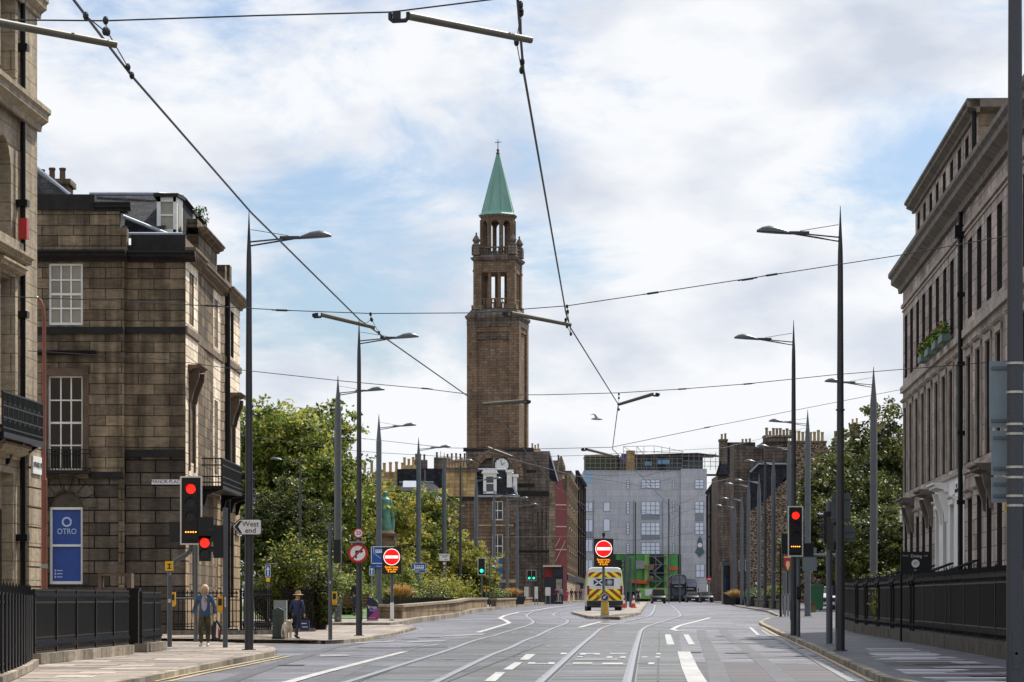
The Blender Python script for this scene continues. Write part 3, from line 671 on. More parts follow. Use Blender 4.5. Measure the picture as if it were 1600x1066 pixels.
ac.add([(20.97,-.3,E(14.35)),(20.97,9,E(14.35)),(21.3,9,E(14.5)),(21.3,-.38,E(14.5)),(21.3,-.38,E(14.75)),(21.3,9,E(14.75)),(20.97,9,E(14.75)),(20.97,-.3,E(14.75))],[(0,1,2,3),(3,2,5,4),(4,5,6,7),(0,3,4,7)],0,MA)
build(ac,'attic_cornice',terr_d,t,world=True)
ck=MB(); ck.box(27.6,29.2,3.2,9,E(11.9),E(15.0),0,MR); cornice(ck,27.4,29.4,E(14.9),.3,.2,0,MR,3.2); o=build(ck,'chimney',terr_d,t,world=True)
pots(o,MR,27.8,29.0,4,E(15.2),3.7,h=.9)
for x in (1.0,): pass
dp=MB(); dp.tube([(21.35,-.12,E(-1)),(21.35,-.12,E(11.45))],.075,8,0,MR); dp.tube([(21.05,.3,E(12.3)),(21.05,.3,E(14.4))],.07,8,0,MR)
for z in range(-1,11,2): dp.box(21.24,21.46,-.22,0,E(z),E(z+.12),0,MR)
dp.box(21.15,21.55,-.3,-.02,E(10.7),E(11.05),0,MR)
build(dp,'downpipe',black_iron,t,world=True,smooth='auto')
pl=MB(); pl.box(20.0,21.1,-.14,-.1,E(3.25),E(3.72),0,MR); o=build(pl,'street_nameplate',signwhite,t,world=True)
text('WEST\nMAITLAND ST',.16,signblack,o,MR@T(20.55,-.15,E(3.49)))
pl=MB(); pl.box(.2,.95,-.13,-.09,E(3.1),E(3.55),0,MR); build(pl,'nameplate',signwhite,t,world=True)
# flower boxes on the second-floor sills: each lifts away
leafm=[M_('leaf dark','#2f4a1a',.6,var=.4,scale=1.5),M_('leaf mid','#4d6b22',.6,var=.3,scale=1.5),M_('leaf light','#8ba53a',.55,var=.3,scale=1.5)]
flower=M_('flowers','#8a3038',.6,var=.3,scale=9)
def leafball(mb,c,r,n,s,mats=(0,1),flat_=1):
    for _ in range(n):
        d=Vector((random.gauss(0,1),random.gauss(0,1),random.gauss(0,1))).normalized()*random.random()**.4
        p=Vector(c)+Vector((d.x*r[0],d.y*r[1],d.z*r[2])); a=Vector((random.gauss(0,1),random.gauss(0,1),random.gauss(0,1))).normalized()*s
        b=a.orthogonal().normalized()*s*random.uniform(.4,.8); b=Matrix.Rotation(random.uniform(0,6.28),3,a.normalized())@b
        mb.add([p-a,p-b,p+a,p+b],[(0,1,2,3)],random.choice(mats))
grp='flower boxes along the second floor sills'
for i,x in enumerate((10.7,13.1,15.5,17.7)):
    bx=thing('flower_box',['green window box with red flowers, farthest along the terrace sill','second window box from the far end of the terrace sill, trailing leaves','third window box from the far end of the terrace sill, red flowers','green window box beside the downpipe, fullest red flowers'][i],'flower box',tuple(MR@Vector((x,-.25,E(8.0)))),group=grp)
    m=MB(); m.box(x-.6,x+.6,-.36,-.1,E(8.01),E(8.22),0,MR); build(m,'box',M_('box green','#5f746c',.6),bx,world=True)
    m=MB(MR); leafball(m,(x,-.25,E(8.42)),(.55,.2,.24),220,.06,(0,1,2,2)); leafball(m,(x,-.3,E(8.5)),(.5,.2,.2),40,.04,(3,)); build(m,'plants',leafm+[flower],bx,world=True)
# railings in front of the terrace
def fenceR(x): return MR@Vector((x,-2.0,0))
segs=[(-2.0,5.4),(5.5,9.9),(10.0,15.0),(15.1,20.7),(20.8,27.3),(27.4,37.4),(37.5,50)]
lb=['low black spearhead railing before the dark green trees at the terrace end','black iron railing below the black club board','black railing in front of the second door hood','black iron railing before the white painted ground floor','black railing beside the terrace downpipe','black spearhead railing closest to the big sign post','black railing near the camera behind the big post']
for (a,b),l_ in zip(segs,lb):
    railing('iron_railing',l_,[fenceR(a),fenceR((a+b)/2),fenceR(b)],1.42,sp=.11,base=.3,dense_=True,group='railings along the terrace',basem=M_('mossy plinth','#4d4638',.9,var=.5,scale=3))
for i,a in enumerate((5.45,10.0,15.1,20.75,27.4)):
    p=fenceR(a); r_=thing('stair_handrail',['sloping iron handrail to the farthest terrace door','sloping iron handrail beside the second terrace door','sloping iron handrail at the white painted door','sloping iron handrail next to the downpipe','sloping handrail nearest the big post'][i],'handrail',(p.x,p.y,G(p.y)+.1),group='handrails up to the terrace doors')
    m=MB(MR); 
    for dx in (-.42,.42):
        m.tube([(a+dx,-2,G(p.y)+1.4),(a+dx,-1.9,G(p.y)+1.7),(a+dx,-.3,G(p.y)+2.3)],.035,6); 
        for k in range(12): yy=-2+k*.15; m.box(a+dx-.012,a+dx+.012,yy,yy+.024,G(p.y)+.1,G(p.y)+1.6+.38*k*.15)
        m.lathe([(.05,0),(.05,1.5),(.09,1.55),(.11,1.65),(.03,1.8),(.01,1.95)],8,0,(a+dx,-2.02,G(p.y)+.1))
    build(m,'bars',black_iron,r_,world=True)

# ---- 2. near building at the left edge
al=PI/2-math.atan(.0522); 
Xc=(50-800)/68.0; Yc=FPX/68
ML=T(Xc,Yc)@rotz(al)       # local x along the street away from camera; corner at x=0, building extends to -x
t=thing('corner_tenement','tall pale sandstone tenement with black downpipe, iron balcony and heavy cornices at the near corner','building',(Xc,Yc,G(Yc)))
b=MB()
ops=[(-3.6,-2.15,E(11.8),E(14.6)),(-3.6,-2.15,E(8.15),E(10.4),True),(-3.6,-2.15,E(4.6),E(7.3)),(-3.9,-1.95,E(-.2),E(3.0)),
     (-8.3,-6.85,E(11.8),E(14.6)),(-8.3,-6.85,E(8.15),E(10.4),True),(-8.3,-6.85,E(4.6),E(7.3)),(-8.3,-6.85,E(.6),E(3.0))]
b.wall(-30,-1.25,E(-3),E(16.5),ops,.35,0,ML); b.box(-30,-.0,.9,14,E(-3),E(16.4),0,ML)
b.quad((0,0,E(-3)),(0,.9,E(-3)),(0,.9,E(16.4)),(0,0,E(16.4)),0,ML)
build(b,'wall',beige,t,world=True)
for o_ in ops: window(t,ML,o_,.33,2,2 if o_[3]>E(3.1) else 1,M_('cream sash','#bdb39c',.5,var=.1),GLASSM('pale glass','#39424a'))
b=MB(); 
b.box(-1.25,0,-.12,.1,E(4.1),E(16.4),0,ML); build(b,'corner_pier',beige,t,world=True)
b=MB()
for k in range(14):
    z=E(-2.2)+k*.45; b.box(-1.2,.06,-.2,.1,z,z+.41,0,ML)
b.box(-1.2,0,-.14,.09,E(-2.2),E(4.1),0,ML)
build(b,'quoins',beige,t,world=True)
b=MB()
cornice(b,-30,.12,E(13.55),.45,.25,0,ML,-.12); cornice(b,-30,.12,E(10.95),.5,.3,0,ML,-.12); cornice(b,-30,-1.25,E(7.6),.3,.35,0,ML); cornice(b,-4.2,-1.6,E(3.3),.3,.35,0,ML)
b.box(-4.1,-1.7,-.18,0,E(7.95),E(8.15),0,ML); cornice(b,-4.1,-1.7,E(7.35),.25,.3,0,ML)
b.box(-30,-1.25,-.1,0,E(4.0),E(4.2),0,ML)
for s_ in (-3.72,-2.03): b.box(s_-.12,s_+.12,-.1,0,E(4.6),E(7.35),0,ML); b.box(s_-.12,s_+.12,-.1,0,E(11.8),E(14.7),0,ML)
build(b,'cornice',beige,t,world=True)
b=MB(); b.tube([(-1.55,-.14,E(-2)),(-1.55,-.14,E(10.9))],.06,8,0,ML); b.tube([(-1.55,-.14,E(11.5)),(-1.55,-.14,E(16))],.06,8,0,ML)
for z in (-1,1.5,4,6.5,9,12.5,15): b.box(-1.68,-1.42,-.26,0,E(z),E(z+.15),0,ML)
build(b,'downpipe',black_iron,t,world=True,smooth='auto')
b=MB(); b.box(-1.9,-1.65,-.3,-.12,E(8.25),E(8.7),0,ML); o=build(b,'alarm_box',M_('alarm red','#a82020',.4),t,world=True)
b=MB()
zb=E(3.75)
b.box(-5,-1.0,-.5,0,zb-.12,zb,0,ML)
for k in range(0,34): xx=-5+k*.12; b.box(xx-.012,xx+.012,-.48,-.45,zb,zb+.85,0,ML)
for k in range(0,36):
    yy=-.92+k*.026*1; 
for k in range(5): yy=-.46+k*.1; b.box(-1.03,-1.0,yy,yy+.025,zb,zb+.85,0,ML)
for z in (zb+.08,zb+.3,zb+.55,zb+.84): b.box(-5,-1.0,-.485,-.445,z,z+.03,0,ML); b.box(-1.035,-.995,-.45,0,z,z+.03,0,ML)
for k in range(8):
    c=(-4.8+k*.48,-.47,zb+.45)
    pts=[(c[0]+.17*math.cos(q*PI/6),-.47,c[2]+.2*math.sin(q*PI/6)) for q in range(13)]; b.tube(pts,.014,4,0,ML,cap=False)
for xx in (-4.5,-2.6,-1.2): b.mould(xx-.06,xx+.06,[(0,zb-.6),(-.08,zb-.55),(-.16,zb-.3),(-.42,zb-.12),(0,zb-.12)],0,ML)
build(b,'balcony',black_iron,t,world=True)
b=MB(); b.box(-.95,-.05,-.24,-.2,E(3.05),E(3.45),0,ML); o=build(b,'street_nameplate',signwhite,t,world=True); text('ATHOLL PL',.17,signblack,o,ML@T(-.5,-.25,E(3.25)))
b=MB(); b.box(-4.2,-1.7,-2.0,0,E(-1.3),E(-.6),0,ML); b.box(-4.2,-1.7,-2.3,-2.0,E(-1.3),E(-.85),0,ML); build(b,'entrance_steps',kerb_m,t,world=True)
b=MB(); b.box(-3.9,-1.95,.25,.32,E(-.2),E(2.2),0,ML); build(b,'door',M_('door paint','#20242a',.4),t,world=True)
# railings at its foot
FL=[(-1,1046),(20,1040),(52,1021.5),(120,1015),(200,1007.5)]
FLw=[GP(*p,.3) for p in FL]
railing('iron_railing','ornate black cast iron railing on sandstone plinth beside the near tenement steps',FLw[2:],1.13,sp=.075,base=.2,dense_=True,spear=False,group='railings round the near corner',r=.016,post=2)
railing('iron_railing','short run of ornate railing between gate post and yellow push-button pole',[GP(220,1005.5,.3),GP(251,1002,.3)],1.1,sp=.075,base=.2,dense_=True,spear=False,group='railings round the near corner',r=.016,post=2)
railing('iron_railing','open spear-topped railing at the foot of the tenement steps',[GP(-12,1050,.3),GP(3,1044,.3),GP(36,1030,.3),GP(48,1023,.3)],1.12,sp=.75,base=.12,spear=True,group='railings round the near corner',r=.022,post=.7)
p=GP(209,1012,.1); g=thing('gate_post','square black iron gate post between two railing runs','post',tuple(p)); m=MB(); m.box(-.12,.12,-.12,.12,0,1.35); m.box(-.16,.16,-.16,.16,0,.1); m.box(-.15,.15,-.15,.15,1.35,1.42); m.box(-.13,.13,-.135,-.12,.7,.73); build(m,'post',black_iron,g)

# ---- 3. Manor Place corner building
XB=(290-800)/47.0; YB=FPX/47.0
MF=T(XB,YB)              # front: x negative to the left
dirv=55/4500.0; MS=T(XB,YB)@rotz(PI/2-math.atan(dirv))   # side: x away from camera
t=thing('corner_house','sooty three-storey corner house with sash windows, parapet and white dormers','building',(XB,YB,G(YB)))
def fx(x): return (x-290)/47.0
def fz(y): return E((950-y)/47.0)
DP=.22   # projection of the left section
o1=(fx(78),fx(131),fz(509),fz(413)); o2=(fx(77),fx(131),fz(735),fz(588)); o3=(fx(79),fx(131),fz(913),fz(768),True)
MP=T(XB,YB-DP)
b=MB(); b.wall(-12,fx(194),fz(748),fz(395),[o1,o2],.28,0,MP); b.quad((fx(194),0,fz(1010)),(fx(194),DP,fz(1010)),(fx(194),DP,fz(395)),(fx(194),0,fz(395)),0,MP)
b.wall(fx(194),0,fz(710),fz(395),[],.28,0,MF); b.box(-12,-.01,.5,14,E(-2),fz(380),0,MF)
b.box(fx(187),fx(196),-.06,0,fz(1000),fz(400),0,MP)
build(b,'front_wall',soot,t,world=True)
b=MB(); b.wall(-12,fx(194),fz(1010),fz(748),[o3],.28,0,MP); b.wall(fx(194),0,fz(1010),fz(710),[],.28,0,MF)
for k in range(7):
    an=PI*(k+.5)/7; cx=(o3[0]+o3[1])/2; cz=o3[3]-(o3[1]-o3[0])/2; r0=.6; r1=1.05
    q=[(cx+r0*math.cos(an-.19),cz+r0*math.sin(an-.19)),(cx+r1*math.cos(an-.2),cz+r1*math.sin(an-.2)),(cx+r1*math.cos(an+.2),cz+r1*math.sin(an+.2)),(cx+r0*math.cos(an+.19),cz+r0*math.sin(an+.19))]
    b.plate(q,-.05,0,0,MP)
b.plate([(fx(71),fz(913)),(fx(79),fz(913)),(fx(79),fz(793)),(fx(71),fz(793))],-.04,0,0,MP)
b.plate([(fx(131),fz(913)),(fx(140),fz(913)),(fx(140),fz(793)),(fx(131),fz(793))],-.04,0,0,MP)
build(b,'base_wall',rust,t,world=True)
window(t,MP,o1,.12,3,4,white_paint,blue_glass,bar=.05,fr=.07); 
w_=window(t,MP,o2,.16,3,4,white_paint,GLASSM('inky glass','#0d0e16'),bar=.045)
bl=M_('poster blue','#20448c',.5,var=.1,scale=1)
ob=(o3[0],o3[1],o3[2],fz(793))
w_=window(t,MP,ob,.16,1,2,white_paint,bl,fr=.08,bar=.05,label='sash window covered with a blue poster')
xm=(o3[0]+o3[1])/2; txm=M_('poster pale','#b8c6e2',.5,var=0)
text('OTRO',.27,txm,w_,MP@T(xm,.145,fz(831)),ex=.002,sx=.85)
ri=MB(); pts=[(xm+.14*math.cos(q*PI/8),.145,fz(816)+.14*math.sin(q*PI/8)) for q in range(17)]; ri.tube(pts,.035,6,0,MP,cap=False); build(ri,'ring_emblem',txm,w_,world=True)
ri=MB(); 
for k in range(3): ri.box(fx(86),fx(88)+.0,.14,.145,fz(893+k*5),fz(890+k*5),0,MP); ri.box(fx(89.5),fx(98),.14,.145,fz(892.4+k*5),fz(891+k*5),0,MP)
build(ri,'poster_small_print',txm,w_,world=True)
b=MB(); b.plate([(o3[0],fz(793)+.0),(o3[1],fz(793)),(o3[1],fz(779)),(o3[1]-.2,fz(771)),(xm,fz(768)),(o3[0]+.2,fz(771)),(o3[0],fz(779))],.12,.2,0,MP); build(b,'arch_infill',M_('arch boarding','#4e4438',.8,var=.3),t,world=True)
b=MB()
cornice(b,-12,fx(205)-.1,fz(410),.34,.5,0,MP); cornice(b,fx(205)-.1,.35,fz(410),.34,.5,0,MF)
b.box(-12,fx(200),-.1,.4,fz(395),fz(358),1,MP); b.box(-12,fx(188),-.03,.4,fz(358),fz(330),1,MP); b.box(-12,fx(150),-.12,.4,fz(330),fz(306),0,MP); cornice(b,fx(150)-.05,fx(206),fz(332),.3,.2,0,MP); b.box(fx(150),fx(200),0,.5,fz(332),fz(318),0,MP)
b.box(fx(205),.0,-.05,.35,fz(395),fz(367),0,MF)
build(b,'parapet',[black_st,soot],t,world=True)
b=MB()
b.box(fx(194),.0,-.07,0,fz(521),fz(511),0,MF); b.box(-12,fx(194),-.07,0,fz(523),fz(512),0,MP)
b.box(fx(194),0,-.08,0,fz(714),fz(703),0,MF); b.box(fx(140),fx(194),-.08,0,fz(748),fz(738),0,MP)
cornice(b,fx(60),fx(152),fz(556),.14,.32,0,MP)
b.box(fx(66),fx(145),-.45,0,fz(741),fz(737),0,MP)
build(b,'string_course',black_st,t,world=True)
b=MB()
for a,c in ((68,77),(131,140)): b.box(fx(a),fx(c),-.07,0,fz(735),fz(572),0,MP)
b.box(fx(68),fx(140),-.09,0,fz(588),fz(577),0,MP); build(b,'window_surround',M_('sooty trim','#5a4a3a',.85,var=.35,scale=2),t,world=True)
b=MB()
x0,x1=fx(68),fx(143); zb,zt=fz(736),fz(705)
k=0
while x0+k*.1<x1: b.box(x0+k*.1-.011,x0+k*.1+.011,-.42,-.4,zb,zt,0,MP); k+=1
for z in (zb+.05,zt-.14,zt): b.box(x0,x1,-.425,-.39,z,z+.025,0,MP); b.box(x0-.01,x0+.02,-.42,0,z,z+.025,0,MP); b.box(x1-.02,x1+.01,-.42,0,z,z+.025,0,MP)
build(b,'window_balcony',black_iron,t,world=True)
b=MB(); b.box(fx(237),fx(284),-.04,-.0,fz(757),fz(749.5),0,MF); o=build(b,'street_nameplate',signwhite,t,world=True); text('MANOR·PLACE',.165,signblack,o,MF@T(fx(260.5),-.045,fz(753)),sx=.93)
# street side
LS=17.0
def sx_(px_): # pixel column on the side facade -> local x
    k=565/47.0; s=(855-px_)/k; return (FPX/s-YB)
wx=[(sx_(294),sx_(305)),(sx_(322),sx_(329)),(sx_(333),sx_(340)),(sx_(345)-.1,sx_(350)),(sx_(361),sx_(367))]
wx=[(1.0,2.2),(4.7,5.8),(7.0,8.1),(9.3,10.4),(13.6,14.7)]
sops=[]
for i,(a,c) in enumerate(wx):
    sops.append((a,c,E(9.55),E(11.3))); sops.append((a,c,E(4.9),E(7.6)))
b=MB()
def secwall(a,c,dy,z0,z1,ops_):
    b.M=MS@T(0,dy,0); b.wall(a,c,z0,z1,ops_,.3,0,None,1)
secwall(0,3.4,0,E(4.1),E(11.7),[o for o in sops if o[1]<3.4]); secwall(3.4,11.6,.12,E(4.1),E(11.7),[o for o in sops if 3.4<o[0]<11.6]); secwall(11.6,LS,0,E(4.1),E(11.7),[o for o in sops if o[0]>11.6])
b.M=MS; b.quad((3.4,0,E(-2)),(3.4,.12,E(-2)),(3.4,.12,E(11.7)),(3.4,0,E(11.7))); b.quad((11.6,0,E(-2)),(11.6,.12,E(-2)),(11.6,.12,E(11.7)),(11.6,0,E(11.7)))
b.quad((LS,0,E(-2)),(LS,8,E(-2)),(LS,8,E(11.9)),(LS,0,E(11.9)))
build(b,'street_wall',[clean,reveal_shade_m],t,world=True)
gop=[(a,c,E(.4),E(3.2),True) for a,c in wx]
b=MB()
secwall(0,3.4,0,E(-2),E(4.1),[o for o in gop if o[1]<3.4]); secwall(3.4,11.6,.12,E(-2),E(4.1),[o for o in gop if 3.4<o[0]<11.6]); secwall(11.6,LS,0,E(-2),E(4.1),[o for o in gop if o[0]>11.6])
build(b,'street_base_wall',[rust_l,reveal_shade_m],t,world=True)
for i,(a,c) in enumerate(wx):
    dy=.12 if 3.4<a<11.6 else 0; MM=MS@T(0,dy,0)
    window(t,MM,(a,c,E(9.55),E(11.3)),.28,2,4,white_paint,dark_glass); window(t,MM,(a,c,E(4.9),E(7.6)),.28,2,4,white_paint,dark_glass); window(t,MM,(a,c,E(.4),E(3.2)),.28,2,2,white_paint,dark_glass)
    if dy==0:
        b=MB()
        for s_ in (a-.12,c+.12):
            b.mould(s_-.1,s_+.1,[(0,E(6.9)),(-.1,E(6.95)),(-.15,E(7.2)),(-.35,E(7.75)),(-.35,E(7.95)),(0,E(7.95))],0,MM)
            b.box(s_-.1,s_+.1,-.06,0,E(4.6),E(6.9),0,MM)
        cornice(b,a-.4,c+.4,E(7.95),.2,.45,0,MM); build(b,'window_hood',M_('sooty trim','#5a4a3a'),t,world=True)
b=MB()
for a,c,dy in ((-.05,3.4,0),(3.4,11.6,.12),(11.6,LS,0)):
    b=MB(); MM=MS@T(0,dy,0); cornice(b,a-(.1 if a<1 else 0),c+.12,E(11.62),.36,.36,0,MM); BT=M_('brown trim','#6d5c4a',.85,var=.35,scale=2); build(b,'street_cornice',BT,t,world=True)
    for q in (E(9.15),E(4.0)): b=MB(); b.box(a,c,-.07,0,q,q+.23,0,MM); build(b,'string_course',BT,t,world=True)
    b=MB()
    b.box(a,c,0,.4,E(11.98),E(12.3),0,MM); build(b,'street_parapet',M_('brown trim','#6d5c4a',.85,var=.35,scale=2),t,world=True)
b=MB(); b.box(4.4,10.0,.1,1.0,E(12.0),E(13.0),0,MS); cornice(b,4.3,10.1,E(13.0),.25,.3,0,MS,.1); b.box(4.5,9.9,.15,.9,E(13.25),E(13.55),0,MS); build(b,'parapet_block',soot,t,world=True)
for q in ((12.6,13.2,.1,.5,E(12.2),E(12.9)),(14.2,14.9,.1,.6,E(12.2),E(13.1))): b=MB(); b.box(*q,0,MS); build(b,'parapet_block',soot,t,world=True)
for a,c in ((4.4,10.6),(13.0,15.6)):
    b=MB(); zb=E(4.25); 
    b.box(a,c,-.75,0,zb-.12,zb,0,MS)
    k=0
    while a+k*.13<c: b.box(a+k*.13-.014,a+k*.13+.014,-.73,-.7,zb,zb+.95,0,MS); k+=1
    for z in (zb+.1,zb+.3,zb+.7,zb+.93): b.box(a,c,-.74,-.69,z,z+.04,0,MS); b.box(a-.0,a+.04,-.73,0,z,z+.04,0,MS)
    for k in range(7): b.box(a,a+.03,-.7+k*.1,-.68+k*.1,zb,zb+.95,0,MS)
    for xx in (a+.2,c-.2): b.mould(xx-.05,xx+.05,[(0,zb-.7),(-.1,zb-.65),(-.2,zb-.3),(-.7,zb-.12),(0,zb-.12)],0,MS)
    build(b,'balcony',black_iron,t,world=True)
b=MB(); b.tube([(11.75,-.1,E(-1)),(11.75,-.1,E(11.7))],.1,8,0,MS); build(b,'downpipe',black_iron,t,world=True)
b=MB(); b.box(15.2,16.6,-.1,-.05,E(2.8),E(3.4),0,MS); build(b,'nameplate',signwhite,t,world=True)
# roof: mansard slope, dormers, hip and stack
b=MB()
def rx(x,s=44.5): return (x-800)/s
YR=YB+3.2; sR=FPX/YR
def rW(x,y,s): return tuple(W(x,y,s))
sA,sB=46.2,42.5
b.add([rW(52,375,46.4),rW(250,372,46.4),rW(283,303.5,44.6),rW(145,303.5,44.6),rW(145,303.5,40),rW(283,303.5,40)],[(0,1,2,3),(3,2,5,4)])
b.add([rW(283,303.5,44.6),rW(283,303.5,40),(XB-.3,YB+15,E(12)),(XB-.3,YB+1,E(12.0))],[(0,3,2,1)])
b.add([rW(20,235,44),rW(110,306,45),rW(110,330,45),rW(0,330,45),rW(0,230,44)],[(0,1,2,3,4)])
b.add([rW(0,330,45.5),rW(140,330,45.5),rW(200,355,46.3),rW(0,380,46.3)],[(0,3,2,1)])
b.add([rW(195,340,46.2),rW(262,366,46.2),rW(195,368,46.2)],[(0,2,1)])
build(b,'roof',slate,t,world=True)
for q in ([rW(20,232,44.1),rW(110,305,45.1)],[rW(192,338,46.3),rW(262,366,46.3)],[rW(140,303,44.7),rW(248,303,44.8),rW(285,306,44)],[rW(197,366,46.6),rW(285,366,46.6)]): b=MB(); b.tube(q,.065,6); build(b,'flashing',lead,t,world=True)
b=MB(); p=W(80,300,43.8); b.box(p.x-1.1,p.x+.6,p.y,p.y+1.2,E(13.0),E(15.1)); b.box(p.x-1.2,p.x+.7,p.y-.1,p.y+1.3,E(15.1),E(15.3)); o=build(b,'chimney',soot,t,world=True); pots(o,Matrix.Identity(4),p.x-1,p.x+.5,4,E(15.3),p.y+.6,potd,.5)
def dormer(xl,xr,yt,yb,s,par,nm):
    """bay dormer: flat faced window front, canted cheek to the street"""
    a=W(xl,yt,s); c=W(xr,yb,s); d0=W(xr+ (xr-xl)*.45,yb,s*.985); m=MB()
    zt,zb=a.z,c.z; x0,x1,x2=a.x,c.x,d0.x; y0=a.y; y1=y0+.9
    m.box(x0,x1,y0,y0+.12,zb,zb+.12); m.box(x0,x1,y0,y0+.12,zt-.16,zt); m.box(x0,x0+.13,y0,y0+.12,zb,zt); m.box(x1-.1,x1+.03,y0,y0+.14,zb,zt)
    m.add([(x1+.03,y0+.02,zb),(x2,y1,zb),(x2,y1,zt),(x1+.03,y0+.02,zt)],[(0,1,2,3)]); m.box(x0,x1,y0+.02,y0+.1,(zb+zt)/2-.03,(zb+zt)/2+.03)
    o=build(m,'dormer',white_paint,par,world=True)
    g=MB(); g.quad((x0+.13,y0+.07,zb+.12),(x1-.1,y0+.07,zb+.12),(x1-.1,y0+.07,zt-.16),(x0+.13,y0+.07,zt-.16)); ux=(x2-x1); g.quad((x1+.03+ux*.25,y0+.2,zb+.12),(x1+.03+ux*.8,y0+.7,zb+.12),(x1+.03+ux*.8,y0+.7,zt-.2),(x1+.03+ux*.25,y0+.2,zt-.2)); 
    g2=build(g,'pane',blue_glass,o,world=True); g2.location=(0,-.02,0)
    k=MB(); k.poly([(x0-.1,y0-.12,zt+.0),(x1+.08,y0-.12,zt),(x2+.1,y1,zt),(x2+.1,y1+3,zt),(x0-.1,y1+3,zt)]); k.add([(x0-.1,y0-.12,zt),(x1+.08,y0-.12,zt),(x2+.1,y1,zt),(x0-.1,y0-.12,zt+.12),(x1+.08,y0-.12,zt+.12),(x2+.1,y1,zt+.12),(x2+.1,y1+3,zt+.12),(x0-.1,y1+3,zt+.12)],[(0,1,4,3),(1,2,5,4),(3,4,5,6,7)]); build(k,'dormer_roof',black_st,o,world=True)
    k=MB(); k.quad((x2,y1,zb-.5),(x2,y1+3,zb-.5),(x2,y1+3,zt),(x2,y1,zt)); k.quad((x0,y0+.1,zb-.5),(x0,y1+3,zb-.5),(x0,y1+3,zt),(x0,y0+.1,zt)); build(k,'dormer_cheek',slate,o,world=True)
dormer(245,275,308,364,45.9,t,'a'); dormer(283,301,334,366,43.6,t,'b')
b=MB(); p=W(312,352,42.5); leafball(b,(p.x,p.y,p.z+.3),(.35,.3,.45),220,.06,(0,1)); o=build(b,'parapet_plant',leafm,None,loc=p); tag(o,'small self-seeded shrub sprouting from the sooty parapet block','plant')
b=MB(); p=W(75,316,47); leafball(b,p,(.5,.2,.22),160,.05,(1,2)); o=build(b,'parapet_weeds',leafm,None,loc=p); tag(o,'tuft of weeds growing on the dark parapet coping','plant')
# ------------------------------------------------------------------ tower and the far end of the street
brown=STONE('tower stone',['#51453c','#7e6a58','#8b745f','#69594b','#9b8066'],bw=.75,bh=.32,grime=.3,mort=.02,mortc='#4d3f35',gscale=.25,streak=.2,fine=.6,bump=.4,gain=1.12)
brown_d=STONE('dark church stone',['#4d453e','#7d7062','#958471','#64594f'],gain=2.1,bw=.9,bh=.38,grime=.5,mort=.02,mortc='#1f1a18',gscale=.3)
tan=STONE('tan stone',['#8a7450','#a58c62','#b89d70'],bw=.8,bh=.36,grime=.25,mort=.015,mortc='#7a6748',gscale=.3)
pale=STONE('pale facade stone',['#8b7a64','#ab9a80','#c0ae92'],bw=.8,bh=.36,grime=.4,mort=.02,mortc='#5f5344')
rubble=RUBBLE('rubble gable',['#5b4b3f','#8a735c','#b8a084','#75624f','#a3896b','#4a3c33'],(1.9,3.2),'#b09c82',1.05)
copper=M_('verdigris copper','#719a8b',.6,.0,var=.3,scale=.6,stretch=(1,1,.3)); copper_d=M_('copper seam','#5c8a7a',.6,var=.1)
bronze=M_('green bronze','#5f8f80',.55,.2,var=.3,scale=3)
sT=12.5; YT=FPX/sT; XT=(778-800)/sT
def tz(y): return E((950-y)/sT)
t=thing('church_tower','tall brown sandstone campanile with green copper spire and open belfry','tower',(XT,YT,G(YT)),rz=0)
RT=T(XT,YT)@rotz(R(-10.5))
h=3.3
b=MB(RT)
b.box(-h+.25,h-.25,-h+.25,h-.25,G(YT)-1,tz(512))
for sx1 in (-1,1):
    for sy1 in (-1,1):
        cx=sx1*(h-.62); cy=sy1*(h-.62); b.box(cx-.62,cx+.62,cy-.62,cy+.62,G(YT)-1,tz(514))
for k in range(4):
    M=rotz(k*PI/2); 
    b.box(-h-.22,-h+.95,-h-.3,-h+.9,G(YT)-1,tz(520),0,M) if False else None
    b.box(-h+.9,-h+1.15,-h+.12,-h+.25,G(YT)-1,tz(540),0,M)
    b.box(h-1.15,h-.9,-h+.12,-h+.25,G(YT)-1,tz(540),0,M)
    b.box(-h+1.15,h-1.15,-h+.1,-h+.25,tz(522),tz(512),0,M)
build(b,'shaft',brown,t,world=True)
b=MB(RT)
def sq(z0,z1,a,c,m=0):
    b.add([(-a,-a,z0),(a,-a,z0),(a,a,z0),(-a,a,z0),(-c,-c,z1),(c,-c,z1),(c,c,z1),(-c,c,z1)],[(0,3,2,1),(4,5,6,7),(0,1,5,4),(1,2,6,5),(2,3,7,6),(3,0,4,7)],m)
sq(tz(514),tz(505),h,h+.05); sq(tz(505),tz(500),h-.05,h+.2); sq(tz(500),tz(497),h+.2,h+.22); sq(tz(497),tz(486),h+.1,2.75)
build(b,'cornice',brown_d,t,world=True); b=MB(RT)
sq(tz(412),tz(409),2.62,2.85); sq(tz(409),tz(406),2.85,2.95); sq(tz(406),tz(402),2.75,2.5)
build(b,'cornice',brown_d,t,world=True)
